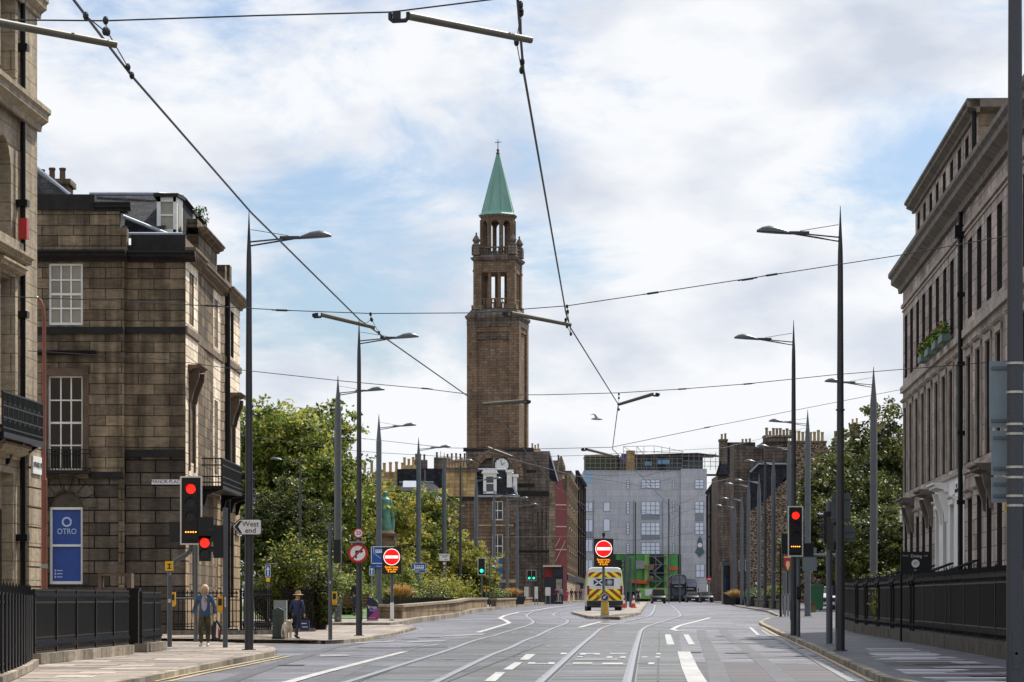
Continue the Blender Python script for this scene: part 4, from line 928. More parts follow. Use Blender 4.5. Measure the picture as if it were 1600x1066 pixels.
# belfry: four corner piers, two columns a side, entablature and balustrade
b=MB(RT); g=2.62
for sx1 in (-1,1):
    for sy1 in (-1,1):
        cx=sx1*(g-.5); cy=sy1*(g-.5); b.box(cx-.5,cx+.5,cy-.5,cy+.5,tz(490),tz(412)); b.box(cx-.57,cx+.57,cy-.57,cy+.57,tz(428),tz(425)); b.box(cx-.7,cx+.7,cy-.7,cy+.7,tz(486),tz(480))
b.box(-g+.1,g-.1,-g+.1,g-.1,tz(429),tz(412))
b.box(-g+.3,g-.3,-g+.3,g-.3,tz(490),tz(484))
for k in range(4):
    M=rotz(k*PI/2)
    for x in (-.6,.6): b.tube([(x,-g+.35,tz(484)),(x,-g+.35,tz(429))],.22,8,0,M)
    b.box(-g+1,g-1,-g+.15,-g+.35,tz(471),tz(469),0,M)
    for k2 in range(9): xx=-1.3+k2*.325; b.box(xx-.06,xx+.06,-g+.2,-g+.32,tz(484),tz(471),0,M)
build(b,'belfry',brown,t,world=True)
b=MB(RT)
for sx1 in (-1,1):
    for sy1 in (-1,1):
        c=(sx1*2.3,sy1*2.3,0); b.box(c[0]-.5,c[0]+.5,c[1]-.5,c[1]+.5,tz(402),tz(388)); b.lathe([(.5,tz(388)),(.55,tz(386)),(.3,tz(383)),(.52,tz(379)),(.3,tz(374)),(.08,tz(370)),(.12,tz(368)),(.02,tz(366))],8,0,c)
for k in range(4):
    M=rotz(k*PI/2); b.box(-1.8,1.8,-2.45,-2.2,tz(391),tz(389),0,M); b.box(-1.8,1.8,-2.45,-2.2,tz(402),tz(400),0,M)
    for k2 in range(10): xx=-1.6+k2*.355; b.lathe([(.07,tz(400)),(.12,tz(397)),(.06,tz(393)),(.08,tz(391))],6,0,(xx,-2.32,0),M)
build(b,'balustrade',brown_d,t,world=True)
b=MB(RT); ro=2.15; ap=ro*math.cos(PI/8); side=2*ro*math.sin(PI/8)
for k in range(8):
    M=rotz(k*PI/4)@T(0,-ap)
    b.wall(-side/2,side/2,tz(402),tz(341),[(-.52,.52,tz(400),tz(347),True)],.35,0,M)
    b.wall(-side/2,side/2,tz(402),tz(341),[(-.52,.52,tz(400),tz(347),True)],.02,0,rotz(k*PI/4)@T(0,-ap+.36))
    b.box(-side/2-.08,-side/2+.14,-.12,.1,tz(402),tz(345),0,M)
b.lathe([(ro+.0,tz(345)),(ro+.05,tz(342)),(ro+.25,tz(340)),(ro+.25,tz(338.3)),(ro,tz(338.2))],8,0,(0,0,0),rotz(0))
build(b,'lantern_stage',brown,t,world=True)
b=MB(RT)
b.lathe([(ro+.35,tz(338)),(ro+.3,tz(336.8)),(ro+.05,tz(335)),(ro-.1,tz(332)),(.18,tz(241)),(.1,tz(240))],8,0)
for k in range(8):
    an=2*PI*(k+.5)/8; p0=Vector(((ro-.1)*math.cos(an),(ro-.1)*math.sin(an),tz(332))); p1=Vector((.16*math.cos(an),.16*math.sin(an),tz(242))); b.tube([p0,p1],.05,5,1)
build(b,'spire',[copper,copper_d],t,world=True)
b=MB(RT); b.lathe([(.12,tz(244)),(.25,tz(240)),(.1,tz(237)),(.2,tz(235)),(.05,tz(232)),(.04,tz(218))],8,0); b.box(-.38,.38,-.04,.04,tz(223),tz(222)); build(b,'finial_cross',M_('iron cross','#2a2c2e',.6),t,world=True)
b=MB(RT); b.plate([(-.55,tz(533)),(.55,tz(533)),(.55,tz(528)),(-.55,tz(528))],-h+.05,-h+.3); 
build(b,'carved_panel',brown_d,t,world=True)
for x in (-1.5,1.5):
    b=MB(RT); b.ell((x,-h+.2,tz(531)),(.75,.25,.45),8,5); build(b,'carved_swag',brown_d,t,world=True)
b=MB(RT); b.plate([(-.25,tz(562)),(.25,tz(562)),(.25,tz(548)),(-.6,tz(548)),(-.6,tz(552)),(-.25,tz(552))],-h+.18,-h+.3)
build(b,'carved_panel',brown_d,t,world=True)

# helper: far building as a thing with wall, windows, roof
def block(name,label,cat,x0,x1,ytop,s,m,depth=15,wins=(),fm=None,winc=(2,2),ybase=945,sidepx=None,sidem=None,base=None,gm=None):
    """front wall parallel to the picture from pixel x0..x1, top ytop, at scale s; optional street side running back to pixel sidepx[0] at scale sidepx[1]"""
    a=W(x0,ytop,s); c=W(x1,ytop,s); t=thing(name,label,cat,(a.x,a.y,G(a.y)))
    M=T(a.x,a.y); b=MB(); ops=[]
    for (u0,u1,v1,v0) in wins: ops.append(((u0-x0)/s,(u1-x0)/s,E((950-max(v0,v1))/s),E((950-min(v0,v1))/s)))
    z0=G(a.y)-.5
    b.wall(0,c.x-a.x,z0,a.z,ops,.2,0,M); b.box(.0,c.x-a.x-.0,.3,depth,z0,a.z-.02,0,M)
    build(b,'wall',m,t,world=True)
    for o in ops: window(t,M,o,.18,winc[0],winc[1],fm or white_paint,gm or dark_glass,bar=.06,fr=.09)
    return t,M,c.x-a.x
def wpx(M,x,s,x0): return (x-x0)/s
# ---- left far terrace: gable with two stacks, mansard front
t,M,wd=block('gable_house','stone house with row of clay chimney pots, white mansard dormer and tall white sash windows','house',697,806,776,16,STONE('far house stone',['#52473c','#7d6b58','#927c65','#685848'],gain=1.8,bw=.8,bh=.34,grime=.4,mort=.02,mortc='#2f2721'),depth=16,wins=[(769,786,813,783),(769,786,872,835)],winc=(2,2))
b=MB(); b.box(-.0,(745-697)/16,-.12,6,E((950-776)/16),E((950-735)/16),0,M); b.box(0,(745-697)/16,-.1,0,E((950-782)/16),E((950-775)/16),1,M)
build(b,'gable_wall',[tan,black_st],t,world=True)
b=MB(); b.box(-.3,3.2,-.3,2,E((950-737)/16),E((950-733)/16),0,M); b.box(-.2,3.1,-.2,1.6,E((950-733)/16),E((950-731)/16),0,M); o=build(b,'chimney_cope',brown_d,t,world=True)
pots(o,M,-.0,2.0,7,E((950-731)/16),.3,h=.9,m=M_('orange pots','#a98a62',.8,var=.25,scale=2)); 
b=MB(); z1=E((950-733)/16); z0=E((950-774)/16); x1=(808-697)/16
b.add([(3.0,-.1,z0),(x1,-.1,z0),(x1-1.1,1.2,z1),(3.0,1.2,z1),(x1,12,z0),(x1-1.1,12,z1),(3,12,z1)],[(0,1,2,3),(1,4,5,2),(3,2,5,6)],0,M); build(b,'roof',slate,t,world=True)
b=MB(); b.tube([(x1,-.12,z0),(x1-1.1,1.15,z1)],.12,6,0,M); b.tube([(3,1.15,z1),(x1-1.1,1.15,z1)],.1,6,0,M); b.box(2.9,x1+.25,-.4,-.1,z0-.2,z0,0,M); build(b,'flashing',lead,t,world=True)
b=MB(); xa,xb=(755-697)/16,(776-697)/16; za,zb=E((950-770)/16),E((950-741)/16)
b.box(xa,xb,-.15,1,zb-.25,zb+.05,0,M); b.box(xa,xa+.3,-.15,1,za,zb-.25,0,M); b.box(xb-.3,xb,-.15,1,za,zb-.25,0,M); b.box(xa,xb,-.15,1,za-.1,za+.1,0,M); b.box(xa,xb,-.1,.1,(za+zb)/2-.05,(za+zb)/2+.05,0,M); b.plate([(xa-.2,zb+.05),(xb+.2,zb+.05),(xb,zb+.4),(xa,zb+.4)],-.3,1,0,M)
o=build(b,'dormer',white_paint,t,world=True); b=MB(); b.quad((xa+.3,.0,za),(xb-.3,.0,za),(xb-.3,.0,zb-.2),(xa+.3,.0,zb-.2),0,M); build(b,'pane',GLASSM('pale glass','#39424a'),o,world=True)
for (u0,u1,v0,v1) in ((792,800,765,738),(802,808,768,745)):
    b=MB(); xa,xb=(u0-697)/16,(u1-697)/16; za,zb=E((950-v0)/16),E((950-v1)/16); b.box(xa,xb,.3,2.5,za,zb,0,M); b.box(xa-.1,xb+.15,.15,2.6,zb,zb+.25,0,M); build(b,'dormer',white_paint,t,world=True)
b=MB(); b.box(2.7,x1,-.12,0,E((950-873)/16)-2.35,E((950-873)/16)-2.0,0,M) ; b.box(2.7,x1,-.1,0,E((950-822)/16),E((950-820)/16),0,M); build(b,'string_course',pale,t,world=True)
b=MB(); 
for k in range(16): b.box(x1-.35-(k%2)*.25,x1+.05,-.1,.1,G(FPX/16)+k*.62,G(FPX/16)+k*.62+.58,0,M)
build(b,'quoins',brown_d,t,world=True)
b=MB(); b.box((778-697)/16,(786-697)/16,-.03,.0,E(2.0),E(4.7),0,M); o=build(b,'painted_door',M_('door blue','#2e5488',.5),t,world=True)
# side of the gable house to the street
# ---- church nave front
t=thing('church','dark sandstone church with columned porch, clock arch and heavy cornices beneath the campanile','church',tuple(GS(806,14.6)))
def cell(b,xa,xb,ya,yb,s,dep,m=0,front=0):
    p=W(xa,ya,s); q=W(xb,yb,s); b.box(p.x,q.x,p.y+front,p.y+dep,q.z,p.z,m)
for q in ((728,858,706,950,13.4,20),(804,832,722,950,14.6,12),(732,770,712,760,14.9,3)): b=MB(); cell(b,*q); build(b,'wall',brown_d,t,world=True)
b=MB()
for y0,y1,x0_,x1_ in ((756,762,800,835),(700,706,724,834),(768,776,808,858),(860,864,806,858),(735,739,822,838)):
    p=W(x0_,y0,14.8); q=W(x1_,y1,14.8); b.box(p.x,q.x,p.y-.6,p.y,q.z,p.z)
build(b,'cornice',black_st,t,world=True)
b=MB()
for k in range(14): # rusticated bands on the corner
    p=W(806,790+k*10,14.75); b.box(p.x,p.x+1.9,p.y-.25,p.y,p.z-.45,p.z)
build(b,'rusticated_band',brown_d,t,world=True)
for x in (837,843.5,850,856):
    b=MB(); p=W(x,950,13.5); b.box(p.x-.16,p.x+.16,p.y-.5,p.y,G(p.y),E((950-782)/13.5)); b.box(p.x-.24,p.x+.24,p.y-.6,p.y,E((950-790)/13.5),E((950-782)/13.5)); build(b,'pilaster',brown_d,t,world=True)
for x in (840,847,853):
    for y0,y1 in ((800,826),(838,872),(886,925)):
        b=MB(); p=W(x,y0,13.45); b.box(p.x-.17,p.x+.17,p.y-.12,p.y-.05,E((950-y1)/13.5),p.z); build(b,'dark_window',dark_glass,t,world=True)
b=MB(); 
for k in range(9):
    an=PI*(k+.5)/9; p=W(775,745,14.9); r0,r1=2.1,2.9
    b.plate([(p.x+r0*math.cos(an-.16),p.z+r0*math.sin(an-.16)),(p.x+r1*math.cos(an-.16),p.z+r1*math.sin(an-.16)),(p.x+r1*math.cos(an+.16),p.z+r1*math.sin(an+.16)),(p.x+r0*math.cos(an+.16),p.z+r0*math.sin(an+.16))],p.y-.5,p.y)
build(b,'arch',brown,t,world=True)
b=MB(); p=W(784,727,15.2); b.disc((p.x,p.y,p.z),.85,.1,24,0); b.disc((p.x,p.y-.02,p.z),.7,.02,24,1)
for k in range(12): an=k*PI/6; c=Vector((p.x,p.y-.04,p.z)); d=Vector((math.sin(an),0,math.cos(an))); b.tube([c+d*.58,c+d*.68],.03,4,0)
b.tube([(p.x,p.y-.05,p.z),(p.x+.3,p.y-.05,p.z+.25)],.035,4,0); b.tube([(p.x,p.y-.05,p.z),(p.x-.1,p.y-.05,p.z+.55)],.03,4,0)
o=build(b,'clock_face',[signblack,signwhite],t,world=True)
# ---- houses left of the gable
t,M,wd=block('terrace_house','distant terrace roofline with crowd of tall chimney pots above the park trees','house',560,648,748,17,pale,depth=12)
b=MB(); b.box(1.2,4.4,.5,2,E((950-748)/17),E((950-737)/17),0,M); b.box(4.0,5.6,0.2,2,E((950-748)/17),E((950-727)/17),0,M); o=build(b,'chimney',tan,t,world=True)
pots(o,M,.2,1.5,2,E((950-738)/17),1.0,h=1.1,r=.16); pots(o,M,1.5,4.3,5,E((950-737)/17),1.0,h=.9,r=.17); pots(o,M,4.0,5.6,4,E((950-727)/17),1.0,h=.7,r=.15)
t,M,wd=block('slate_roofed_house','low slate roofed house with skylight and white dormer behind the yellow-green tree','house',622,700,800,18,tan,depth=10)
b=MB(); z0=E((950-772)/18); z1=E((950-752)/18); b.add([(0,-.1,z0),(4.2,-.1,z0),(2.9,3,z1),(0,3,z1),(4.2,8,z0)],[(0,1,2,3),(1,4,2)],0,M); b.box(-.2,2.2,3,6,z1-2,z1+1.2,0,M); build(b,'roof',slate,t,world=True)
b=MB(); b.box(0,3,2.9,3.1,z1,z1+.12,0,M); b.add([(.4,.3,z0+.5),(1.8,.3,z0+.5),(1.5,1.6,z0+1.1),(.4,1.6,z0+1.1)],[(0,1,2,3)],0,M@T(0,-.3,.1)); build(b,'skylight',lead,t,world=True)
b=MB(); b.box(2.6,4.1,-.4,1,E((950-803)/18),E((950-776)/18),0,M); 
o=build(b,'dormer',white_paint,t,world=True); b=MB(); b.box(2.85,3.3,-.42,-.4,E((950-801)/18),E((950-784)/18),0,M); b.box(3.45,3.9,-.42,-.4,E((950-801)/18),E((950-784)/18),0,M); build(b,'pane',dark_glass,o,world=True)
t,M,wd=block('slate_block','black slated roof block with dark chimneys just before the clay-pot gable','house',640,700,732,15,slate,depth=6)
b=MB(); b.box(.3,1.8,1,2.5,E((950-732)/15),E((950-718)/15),0,M); b.box(2.5,4.2,1,2.5,E((950-732)/15),E((950-714)/15),0,M); b.tube([(3.2,1.5,E((950-714)/15)),(3.2,1.5,E((950-704)/15))],.04,4,0,M); o=build(b,'chimney',brown_d,t,world=True); pots(o,M,.4,1.7,3,E((950-718)/15),1.6,potd,.6); pots(o,M,2.6,3.0,1,E((950-714)/15),1.6,potd,.6)
t,M,wd=block('dark_stack_house','dark roof with blackened chimney stack against the foot of the campanile','house',694,732,742,14,brown_d,depth=6)
b=MB(); b.box(0,2.6,1,2.5,E((950-742)/14),E((950-718)/14),0,M); o=build(b,'chimney',brown_d,t,world=True); pots(o,M,.1,2.5,5,E((950-718)/14),1.6,potd,.7)
# ---- right of the church: tenement roofs, red hoarding, street facades
t,M,wd=block('slate_gable_house','steep slate gable with chimney stack right beside the campanile foot','house',832,868,752,12.6,pale,depth=14)
b=MB(); zz=lambda y: E((950-y)/12.6); b.add([(.9,0,zz(752)),(3.1,0,zz(752)),(2.1,1.5,zz(704)),(.9,1.5,zz(704)),(2.1,12,zz(704)),(3.1,12,zz(752))],[(0,1,2,3),(1,5,4,2)],0,M); build(b,'roof',slate,t,world=True)
b=MB(); b.tube([(3.15,-.05,zz(752)),(2.1,1.45,zz(704))],.09,5,0,M); build(b,'flashing',lead,t,world=True)
b=MB(); b.box(-.2,1.0,.2,2,zz(752),zz(702),0,M); o=build(b,'chimney',pale,t,world=True); pots(o,M,-.2,.9,3,zz(702),1,potm,.7)
t,M,wd=block('hoarding_building','tenement end covered by a red oxide panel with white bands and diagonal poles','building',857,886,750,11.5,M_('red oxide cladding','#7e4444',.7,var=.12,scale=.6),depth=10)
b=MB(); zz=lambda y: E((950-y)/11.5)
for y in (789,823,859): b.box(.1,2.45,-.06,0,zz(y)-.08,zz(y)+.08,0,M)
b.tube([(.0,-.5,zz(900)),(2.3,-.3,zz(845))],.05,4,0,M); b.tube([(-.2,-.5,zz(880)),(1.6,-.3,zz(840))],.05,4,0,M); build(b,'band',M_('pale band','#bfa99f',.6),t,world=True)
b=MB(); b.add([(1.8,-.05,zz(748)),(2.55,-.05,zz(780)),(2.55,2,zz(780)),(2.55,-.05,zz(748))],[(0,1,3)],0,M); b.box(-.1,1.5,.2,1.5,zz(750),zz(735),0,M); b.box(.2,.5,.2,.5,zz(735),zz(715),0,M); build(b,'parapet',brown_d,t,world=True)
def streetside(name,label,pl,s0,s1,x0,x1,yt0,m,nwin,floors,fm=None):
    """facade running away from the viewer, from px x0 (scale s0) to px x1 (scale s1)"""
    a=W(x0,yt0,s0); c=W(x1,yt0,s1); d=Vector((c.x-a.x,c.y-a.y)); ln=d.length; t=thing(name,label,'building',(a.x,a.y,G(a.y)))
    M=T(a.x,a.y)@rotz(math.atan2(d.y,d.x)) if pl=='L' else T(c.x,c.y)@rotz(math.atan2(-d.y,-d.x)); z1=a.z; b=MB(); ops=[]
    zb=G(a.y)+4.0; fh=(z1-zb-.8)/floors
    for f in range(floors):
        for k in range(nwin):
            xx=ln*(k+.5)/nwin; ops.append((xx-.55,xx+.55,zb+f*fh+.7,zb+f*fh+fh-.5))
    b.wall(0,ln,G(a.y)-.5,z1,ops,.3,0,M); b.box(0,ln,.6,10,G(a.y)-.5,z1-.05,0,M); build(b,'wall',m,t,world=True)
    for o in ops: window(t,M,o,.28,2,2,fm or white_paint,dark_glass,bar=.06)
    b=MB(); cornice(b,-.2,ln,z1-.5,.5,.5,0,M)
    for f in range(1,floors): b.box(0,ln,-.12,0,zb+f*fh,zb+f*fh+.2,0,M)
    for k in range(nwin+1): xx=min(ln-.1,max(.1,ln*k/nwin)); b.box(xx-.13,xx+.13,-.3,0,zb,z1-.5,0,M)
    build(b,'trim',black_st if m is brown_d else pale,t,world=True)
    b=MB(); b.box(0,ln,-.15,0,G(a.y)+3.1,zb-.1,0,M); build(b,'shop_fascia',M_('fascia dark','#232025',.5),t,world=True)
    return t,M,ln,z1
t,M,ln,z1=streetside('street_tenement','pale bay-windowed tenement facade between the red panel and the grey wrap','L',11.4,10.2,886,899,742,pale,4,4)
b=MB(); b.box(1,3,3,4.5,z1,z1+1.8,0,M); b.lathe([(.7,0),(.65,1.4),(.3,2.4),(.1,2.9)],8,0,M@Vector((6,1,z1))); o=build(b,'roof_turret',brown_d,t,world=True); pots(o,M,1,3,5,z1+1.8,3.7,potd,.8)
t,M,ln,z1=streetside('street_tenement','darker corner tenement with projecting cornice touching the grey wrap','L',10.1,9.0,899,913,735,brown_d,4,4)
b=MB(); b.box(1,4,2,3.5,z1,z1+1.6,0,M); o=build(b,'chimney',brown_d,t,world=True); pots(o,M,1,4,6,z1+1.6,2.7,potd,.8)
# ---- grey printed wrap
wrap=STONE('printed wrap',['#99999b','#a0a0a3','#a8a8aa'],bw=4.2,bh=1.15,grime=.08,mort=.05,mortc='#8e939b',streak=.06,bump=0,gscale=.1)
wprint=M_('printed window','#dde3ee',.5,var=.1,scale=.4); wbar=M_('printed bars','#8a9098',.5,var=0); wdark=M_('printed shade','#85898f',.6,var=.05)
sG=8.5; YG=FPX/sG
def gx(x): return (x-912)/sG
def gz(y): return E((950-y)/sG)
t=thing('wrapped_building','big office block wrapped in grey sheeting printed with windows, scaffolding on its roof','building',((912-800)/sG,YG,G(YG))); M=T((912-800)/sG,YG)
b=MB(); b.box(gx(912),gx(1064),0,20,gz(866),gz(735),0,M); b.box(gx(912),gx(958),0,20,G(YG)-1,gz(866),0,M); b.box(gx(1064),gx(1104),-.8,20,G(YG)-1,gz(733),0,M); build(b,'printed_wrap',wrap,t,world=True)
def pw(x0,x1,y0,y1,cols,rows,yy=-.04,par=None):
    b=MB(); b.box(gx(x0),gx(x1),yy,yy+.03,gz(y1),gz(y0),0,M)
    for i in range(cols+1): x=gx(x0)+(gx(x1)-gx(x0))*i/cols; b.box(x-.06,x+.06,yy-.02,yy,gz(y1),gz(y0),1,M)
    for i in range(rows+1): z=gz(y1)+(gz(y0)-gz(y1))*i/rows; b.box(gx(x0),gx(x1),yy-.02,yy,z-.05,z+.05,1,M)
    return build(b,'printed_window',[wprint,wbar],t,world=True)
for (y0,y1) in ((750,763),(784,804),(817,836),(848,866)): pw(1002,1031,y0,y1,4,3)
for (y0,y1) in ((751,764),(784,803),(817,835),(849,864)): pw(979,983,y0,y1,1,4); pw(1051,1054,y0,y1,1,4)
for (y0,y1) in ((750,764),(784,802),(817,835)): pw(1085.5,1099,y0,y1,2,3,-.85)
pw(1087,1100,882,902,2,2,-.85)
for (y0,y1) in ((785,799),(812,831),(843,862),(875,898)): pw(913,926,y0,y1,2,1)
for (y0,y1) in ((785,799),(811,830)): pw(943,953,y0,y1,1,1)
for y0,y1,x0,x1,yy in ((804,812,1002,1031,-.02),(836,843,1002,1031,-.02),(803,815,1085.5,1099,-.83),(831,841,913,926,-.02)): b=MB(); b.box(gx(x0),gx(x1),yy-.01,0,gz(y1),gz(y0),0,M); build(b,'printed_shading',wdark,t,world=True)
for x in (989,1034,926): b=MB(); b.box(gx(x),gx(x+2),-.03,0,gz(866),gz(782),0,M); build(b,'printed_band',wdark,t,world=True)
b=MB(); c=((gx(1089)+gx(1097))/2,-.9,(gz(853))); 
b.plate([(c[0]-.9,c[2]-1.2),(c[0]+.9,c[2]-1.2),(c[0]+.5,c[2]-.4),(c[0]+.5,c[2]+.8),(c[0],c[2]+1.8),(c[0]-.5,c[2]+.8),(c[0]-.5,c[2]-.4)],-.9,-.84,0,M); b.plate([(c[0]-.9,c[2]-1.2),(c[0],c[2]-2.1),(c[0]+.9,c[2]-1.2)],-.9,-.84,0,M); b.disc((c[0],-.94,c[2]+.1),.42,.03,16,1,M); build(b,'printed_clock',[M_('clock green','#4f6468',.6),signwhite],t,world=True)
b=MB(); b.box(gx(912),gx(926),-.03,0,gz(754),gz(737),0,M); build(b,'blue_patch',M_('blue sheet','#93b4c8',.5,var=.1),t,world=True)
# roof-top works
b=MB(); b.box(gx(915),gx(966),2,12,gz(735),gz(711),0,M); b.box(gx(914),gx(968),1.8,12,gz(713),gz(710),1,M); build(b,'roof_plant',[M_('roof mesh','#3c4038',.8,var=.4,scale=2),M_('roof tan','#7e7458',.8)],t,world=True)
b=MB(); b.box(gx(968),gx(1100),3,12,gz(735),gz(713),0,M); b.add([(gx(990),1,gz(710)),(gx(1090),1,gz(707)),(gx(1130),1,gz(712)),(gx(1130),1,gz(714)),(gx(990),1,gz(713))],[(0,4,3,2,1)],1,M); b.box(gx(990),gx(1120),1,10,gz(711),gz(709.5),1,M); build(b,'penthouse',[M_('penthouse dark','#3f4a57',.4,var=.5,scale=.6),M_('penthouse eaves','#4c4650',.6)],t,world=True)
b=MB(); b.box(gx(979),gx(992),-.0,2,gz(735),gz(704),0,M); build(b,'roof_pier',tan,t,world=True)
b=MB(); b.box(gx(971),gx(980),.5,1.5,gz(724),gz(709),0,M); build(b,'tarpaulin',M_('purple sheet','#55407c',.6),t,world=True)
for q in ((1028,1046,725,718),(1008,1018,727,721)): b=MB(); b.box(gx(q[0]),gx(q[1]),.8,1.2,gz(q[2]),gz(q[3]),0,M); build(b,'tarpaulin',M_('blue tarpaulin','#6c9cc8',.6,var=.3,scale=1),t,world=True)
b=MB()
def pole(x0,y0,x1,y1,yy=-.3,r=.06): b.tube([(gx(x0),yy,gz(y0)),(gx(x1),yy,gz(y1))],r,4,0,M)
for x in range(914,1064,8): pole(x,738,x,714)
for y in (717,724,731): pole(912,y,1066,y)
for x in (974,995,1006,1022,1034,1046): pole(x,735,x,698)
pole(974,698,1024,697); pole(1024,697,1068,706); pole(974,705,1066,708); pole(974,698,995,711); pole(995,698,1006,711); pole(1066,735,1066,706)
for x in (1076,1084,1092,1101,1110,1118): pole(x,735,x,704+random.random()*6)
pole(1066,720,1125,722); pole(1066,728,1125,729)
build(b,'scaffold',M_('scaffold tube','#8b8468',.5,.3),t,world=True)
# green-clad ground floor works under the wrap
t=thing('scaffold_stair','green sheeted hoarding with orange bands and stair tower at street level','scaffold',(gx(1000)+(112/sG),YG-3,G(YG)))
gc=M_('green sheet','#4b8f45',.55,var=.3,scale=.5); gl_=M_('lime sheet','#88b85c',.55,var=.15); orr=M_('orange band','#d4552a',.55,var=.1)
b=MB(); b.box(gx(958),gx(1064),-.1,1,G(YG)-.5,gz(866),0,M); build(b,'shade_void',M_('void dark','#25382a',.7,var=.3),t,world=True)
def drum(x,w_,y0,y1,m,yy=-.6,nm='sheeting'):
    b=MB(); b.lathe([(w_/2/sG,gz(y1)),(w_/2/sG,gz(y0))],14,0,M@Vector((gx(x),yy,0))); return build(b,nm,m,t,world=True,smooth='auto')
for x,w_ in ((1000,12),(1010,10),(1050,18),(1042,10),(970,12)): drum(x,w_,867,925,gc if w_!=10 else gl_,-.8)
b=MB(); b.box(gx(962),gx(1000),-.5,-.2,gz(925),gz(868),0,M); b.box(gx(1040),gx(1058),-.5,-.2,gz(930),gz(869),0,M); b.box(gx(1000),gx(1040),-.4,-.2,gz(930),gz(900),0,M); build(b,'sheeting',gc,t,world=True)
for (x,w_,y) in ((1001,18,886),(1050,19,889),(993,20,909),(1003,22,910),(1046,10,912)): drum(x,w_,y-2.4,y+2.4,orr,-.9,'orange_band')
b=MB(); b.box(gx(992),gx(1046),-2.2,-2.1,gz(936),gz(919),0,M); build(b,'hoarding',gl_,t,world=True)
b=MB(); b.box(gx(1007),gx(1020),-2.26,-2.2,gz(931),gz(921),0,M); b.box(gx(993),gx(1001),-2.26,-2.2,gz(934),gz(925),0,M); build(b,'site_notice',signwhite,t,world=True)
b=MB()
for k in range(4):
    x0,x1=(1019,1034) if k%2==0 else (1034,1019); y0=922-k*13; b.add([(gx(x0),-1.8,gz(y0)),(gx(x1),-1.8,gz(y0-13)),(gx(x1),-1.8,gz(y0-15)),(gx(x0),-1.8,gz(y0-2)),(gx(x0),-1.2,gz(y0)),(gx(x1),-1.2,gz(y0-13)),(gx(x1),-1.2,gz(y0-15)),(gx(x0),-1.2,gz(y0-2))],[(0,1,2,3),(4,7,6,5),(2,6,7,3)],0,M); b.box(gx(1014),gx(1040),-1.8,-1.1,gz(y0-13),gz(y0-14),0,M)
for x in (1013,1024,1037,1043): b.tube([(gx(x),-1.9,G(YG)),(gx(x),-1.9,gz(862))],.06,4,0,M)
build(b,'stair',galv,t,world=True)
b=MB(); b.box(gx(1013),gx(1021),-2.0,-1.9,gz(891),gz(882),0,M); b.box(gx(1013),gx(1020),-2.0,-1.9,gz(908),gz(900),0,M); build(b,'panel',M_('dull red panel','#8a6258',.6,var=.4,scale=2),t,world=True)
# ---- right far: slate gable, rubble wall block, chimneys, shopfronts
t,M,wd=block('slate_gable_house','dark house with steep slate gable roof and paired chimneys beyond the rubble wall','house',1122,1182,742,10.5,brown_d,depth=14)
zz=lambda y: E((950-y)/10.5); xx=lambda x:(x-1122)/10.5
b=MB(); b.add([(xx(1119),-.2,zz(742)),(xx(1150),-.2,zz(742)),(xx(1165),2,zz(690)),(xx(1137),2,zz(690)),(xx(1182),2,zz(690)),(xx(1182),2,zz(742)),(xx(1165),13,zz(690)),(xx(1137),13,zz(690))],[(0,1,2,3),(1,5,4,2),(3,2,6,7)],0,M); build(b,'roof',slate,t,world=True)
b=MB(); b.tube([(xx(1119),-.3,zz(742)),(xx(1137),1.9,zz(690))],.13,5,0,M); b.tube([(xx(1150),-.3,zz(742)),(xx(1150),-.3,zz(930))],.12,5,0,M); b.box(xx(1104),xx(1138),-.4,0,zz(744),zz(741),0,M); build(b,'gutter',black_iron,t,world=True)
b=MB(); b.box(xx(1125),xx(1137),.5,2.5,zz(742),zz(687),0,M); b.box(xx(1124),xx(1138),.4,2.6,zz(689),zz(686),0,M); b.box(xx(1161),xx(1178),2,4,zz(745),zz(692),0,M); o=build(b,'chimney',brown_d,t,world=True); pots(o,M,xx(1126),xx(1137),2,zz(686),1.2,potm,.8,r=.2); pots(o,M,xx(1160),xx(1177),3,zz(692),3,potm,.8,r=.2)
t,M,ln,z1=streetside('street_tenement','narrow dark tenement front between the grey wrap and the slate gable','R',10.4,9,1126,1106,742,brown_d,3,4)
t=thing('rubble_building','big rubble stone building with long row of chimney pots on its gable','building',((1170-800)/14,FPX/14,G(FPX/14)))
M=T((1170-800)/14,FPX/14); zz=lambda y:E((950-y)/14); xx=lambda x:(x-1170)/14
b=MB(); P=[(1170,950),(1316,950),(1316,722),(1308,718),(1291,697),(1291,690),(1230,690),(1230,750),(1216,758),(1200,775),(1170,800)]; b.plate([(xx(x),zz(y)) for x,y in P],0,9,0,M); b.plate([(xx(x),zz(y)) for x,y in [(1196,745),(1232,745),(1232,688),(1196,688)]],1,9,1,M); b.plate([(xx(x),zz(y)) for x,y in [(1150,690),(1198,698),(1198,800),(1150,800)]],3,9,1,M); b.plate([(xx(x),zz(y)) for x,y in [(1150,800),(1172,800),(1172,950),(1150,950)]],3,9,1,M); build(b,'wall',[rubble,brown_d],t,world=True)
b=MB(); b.add([(xx(1172),-.1,zz(737)),(xx(1185),-.1,zz(726)),(xx(1230),.5,zz(726)),(xx(1228),-.1,zz(745)),(xx(1200),-.1,zz(778)),(xx(1170),-.1,zz(800))],[(0,5,4,3,2,1)],0,M); build(b,'lean_to_roof',slate,t,world=True)
b=MB(); b.tube([(xx(1172),-.15,zz(738)),(xx(1185),-.15,zz(725)),(xx(1229),-.15,zz(725))],.11,5,0,M); build(b,'flashing',lead,t,world=True)
b=MB(); b.box(xx(1195),xx(1232),.5,2.6,zz(690),zz(683),0,M); b.box(xx(1194),xx(1240),.3,2.8,zz(683),zz(680),0,M); b.box(xx(1230),xx(1292),-.15,1.6,zz(692),zz(689),0,M); o=build(b,'chimney',brown_d,t,world=True)
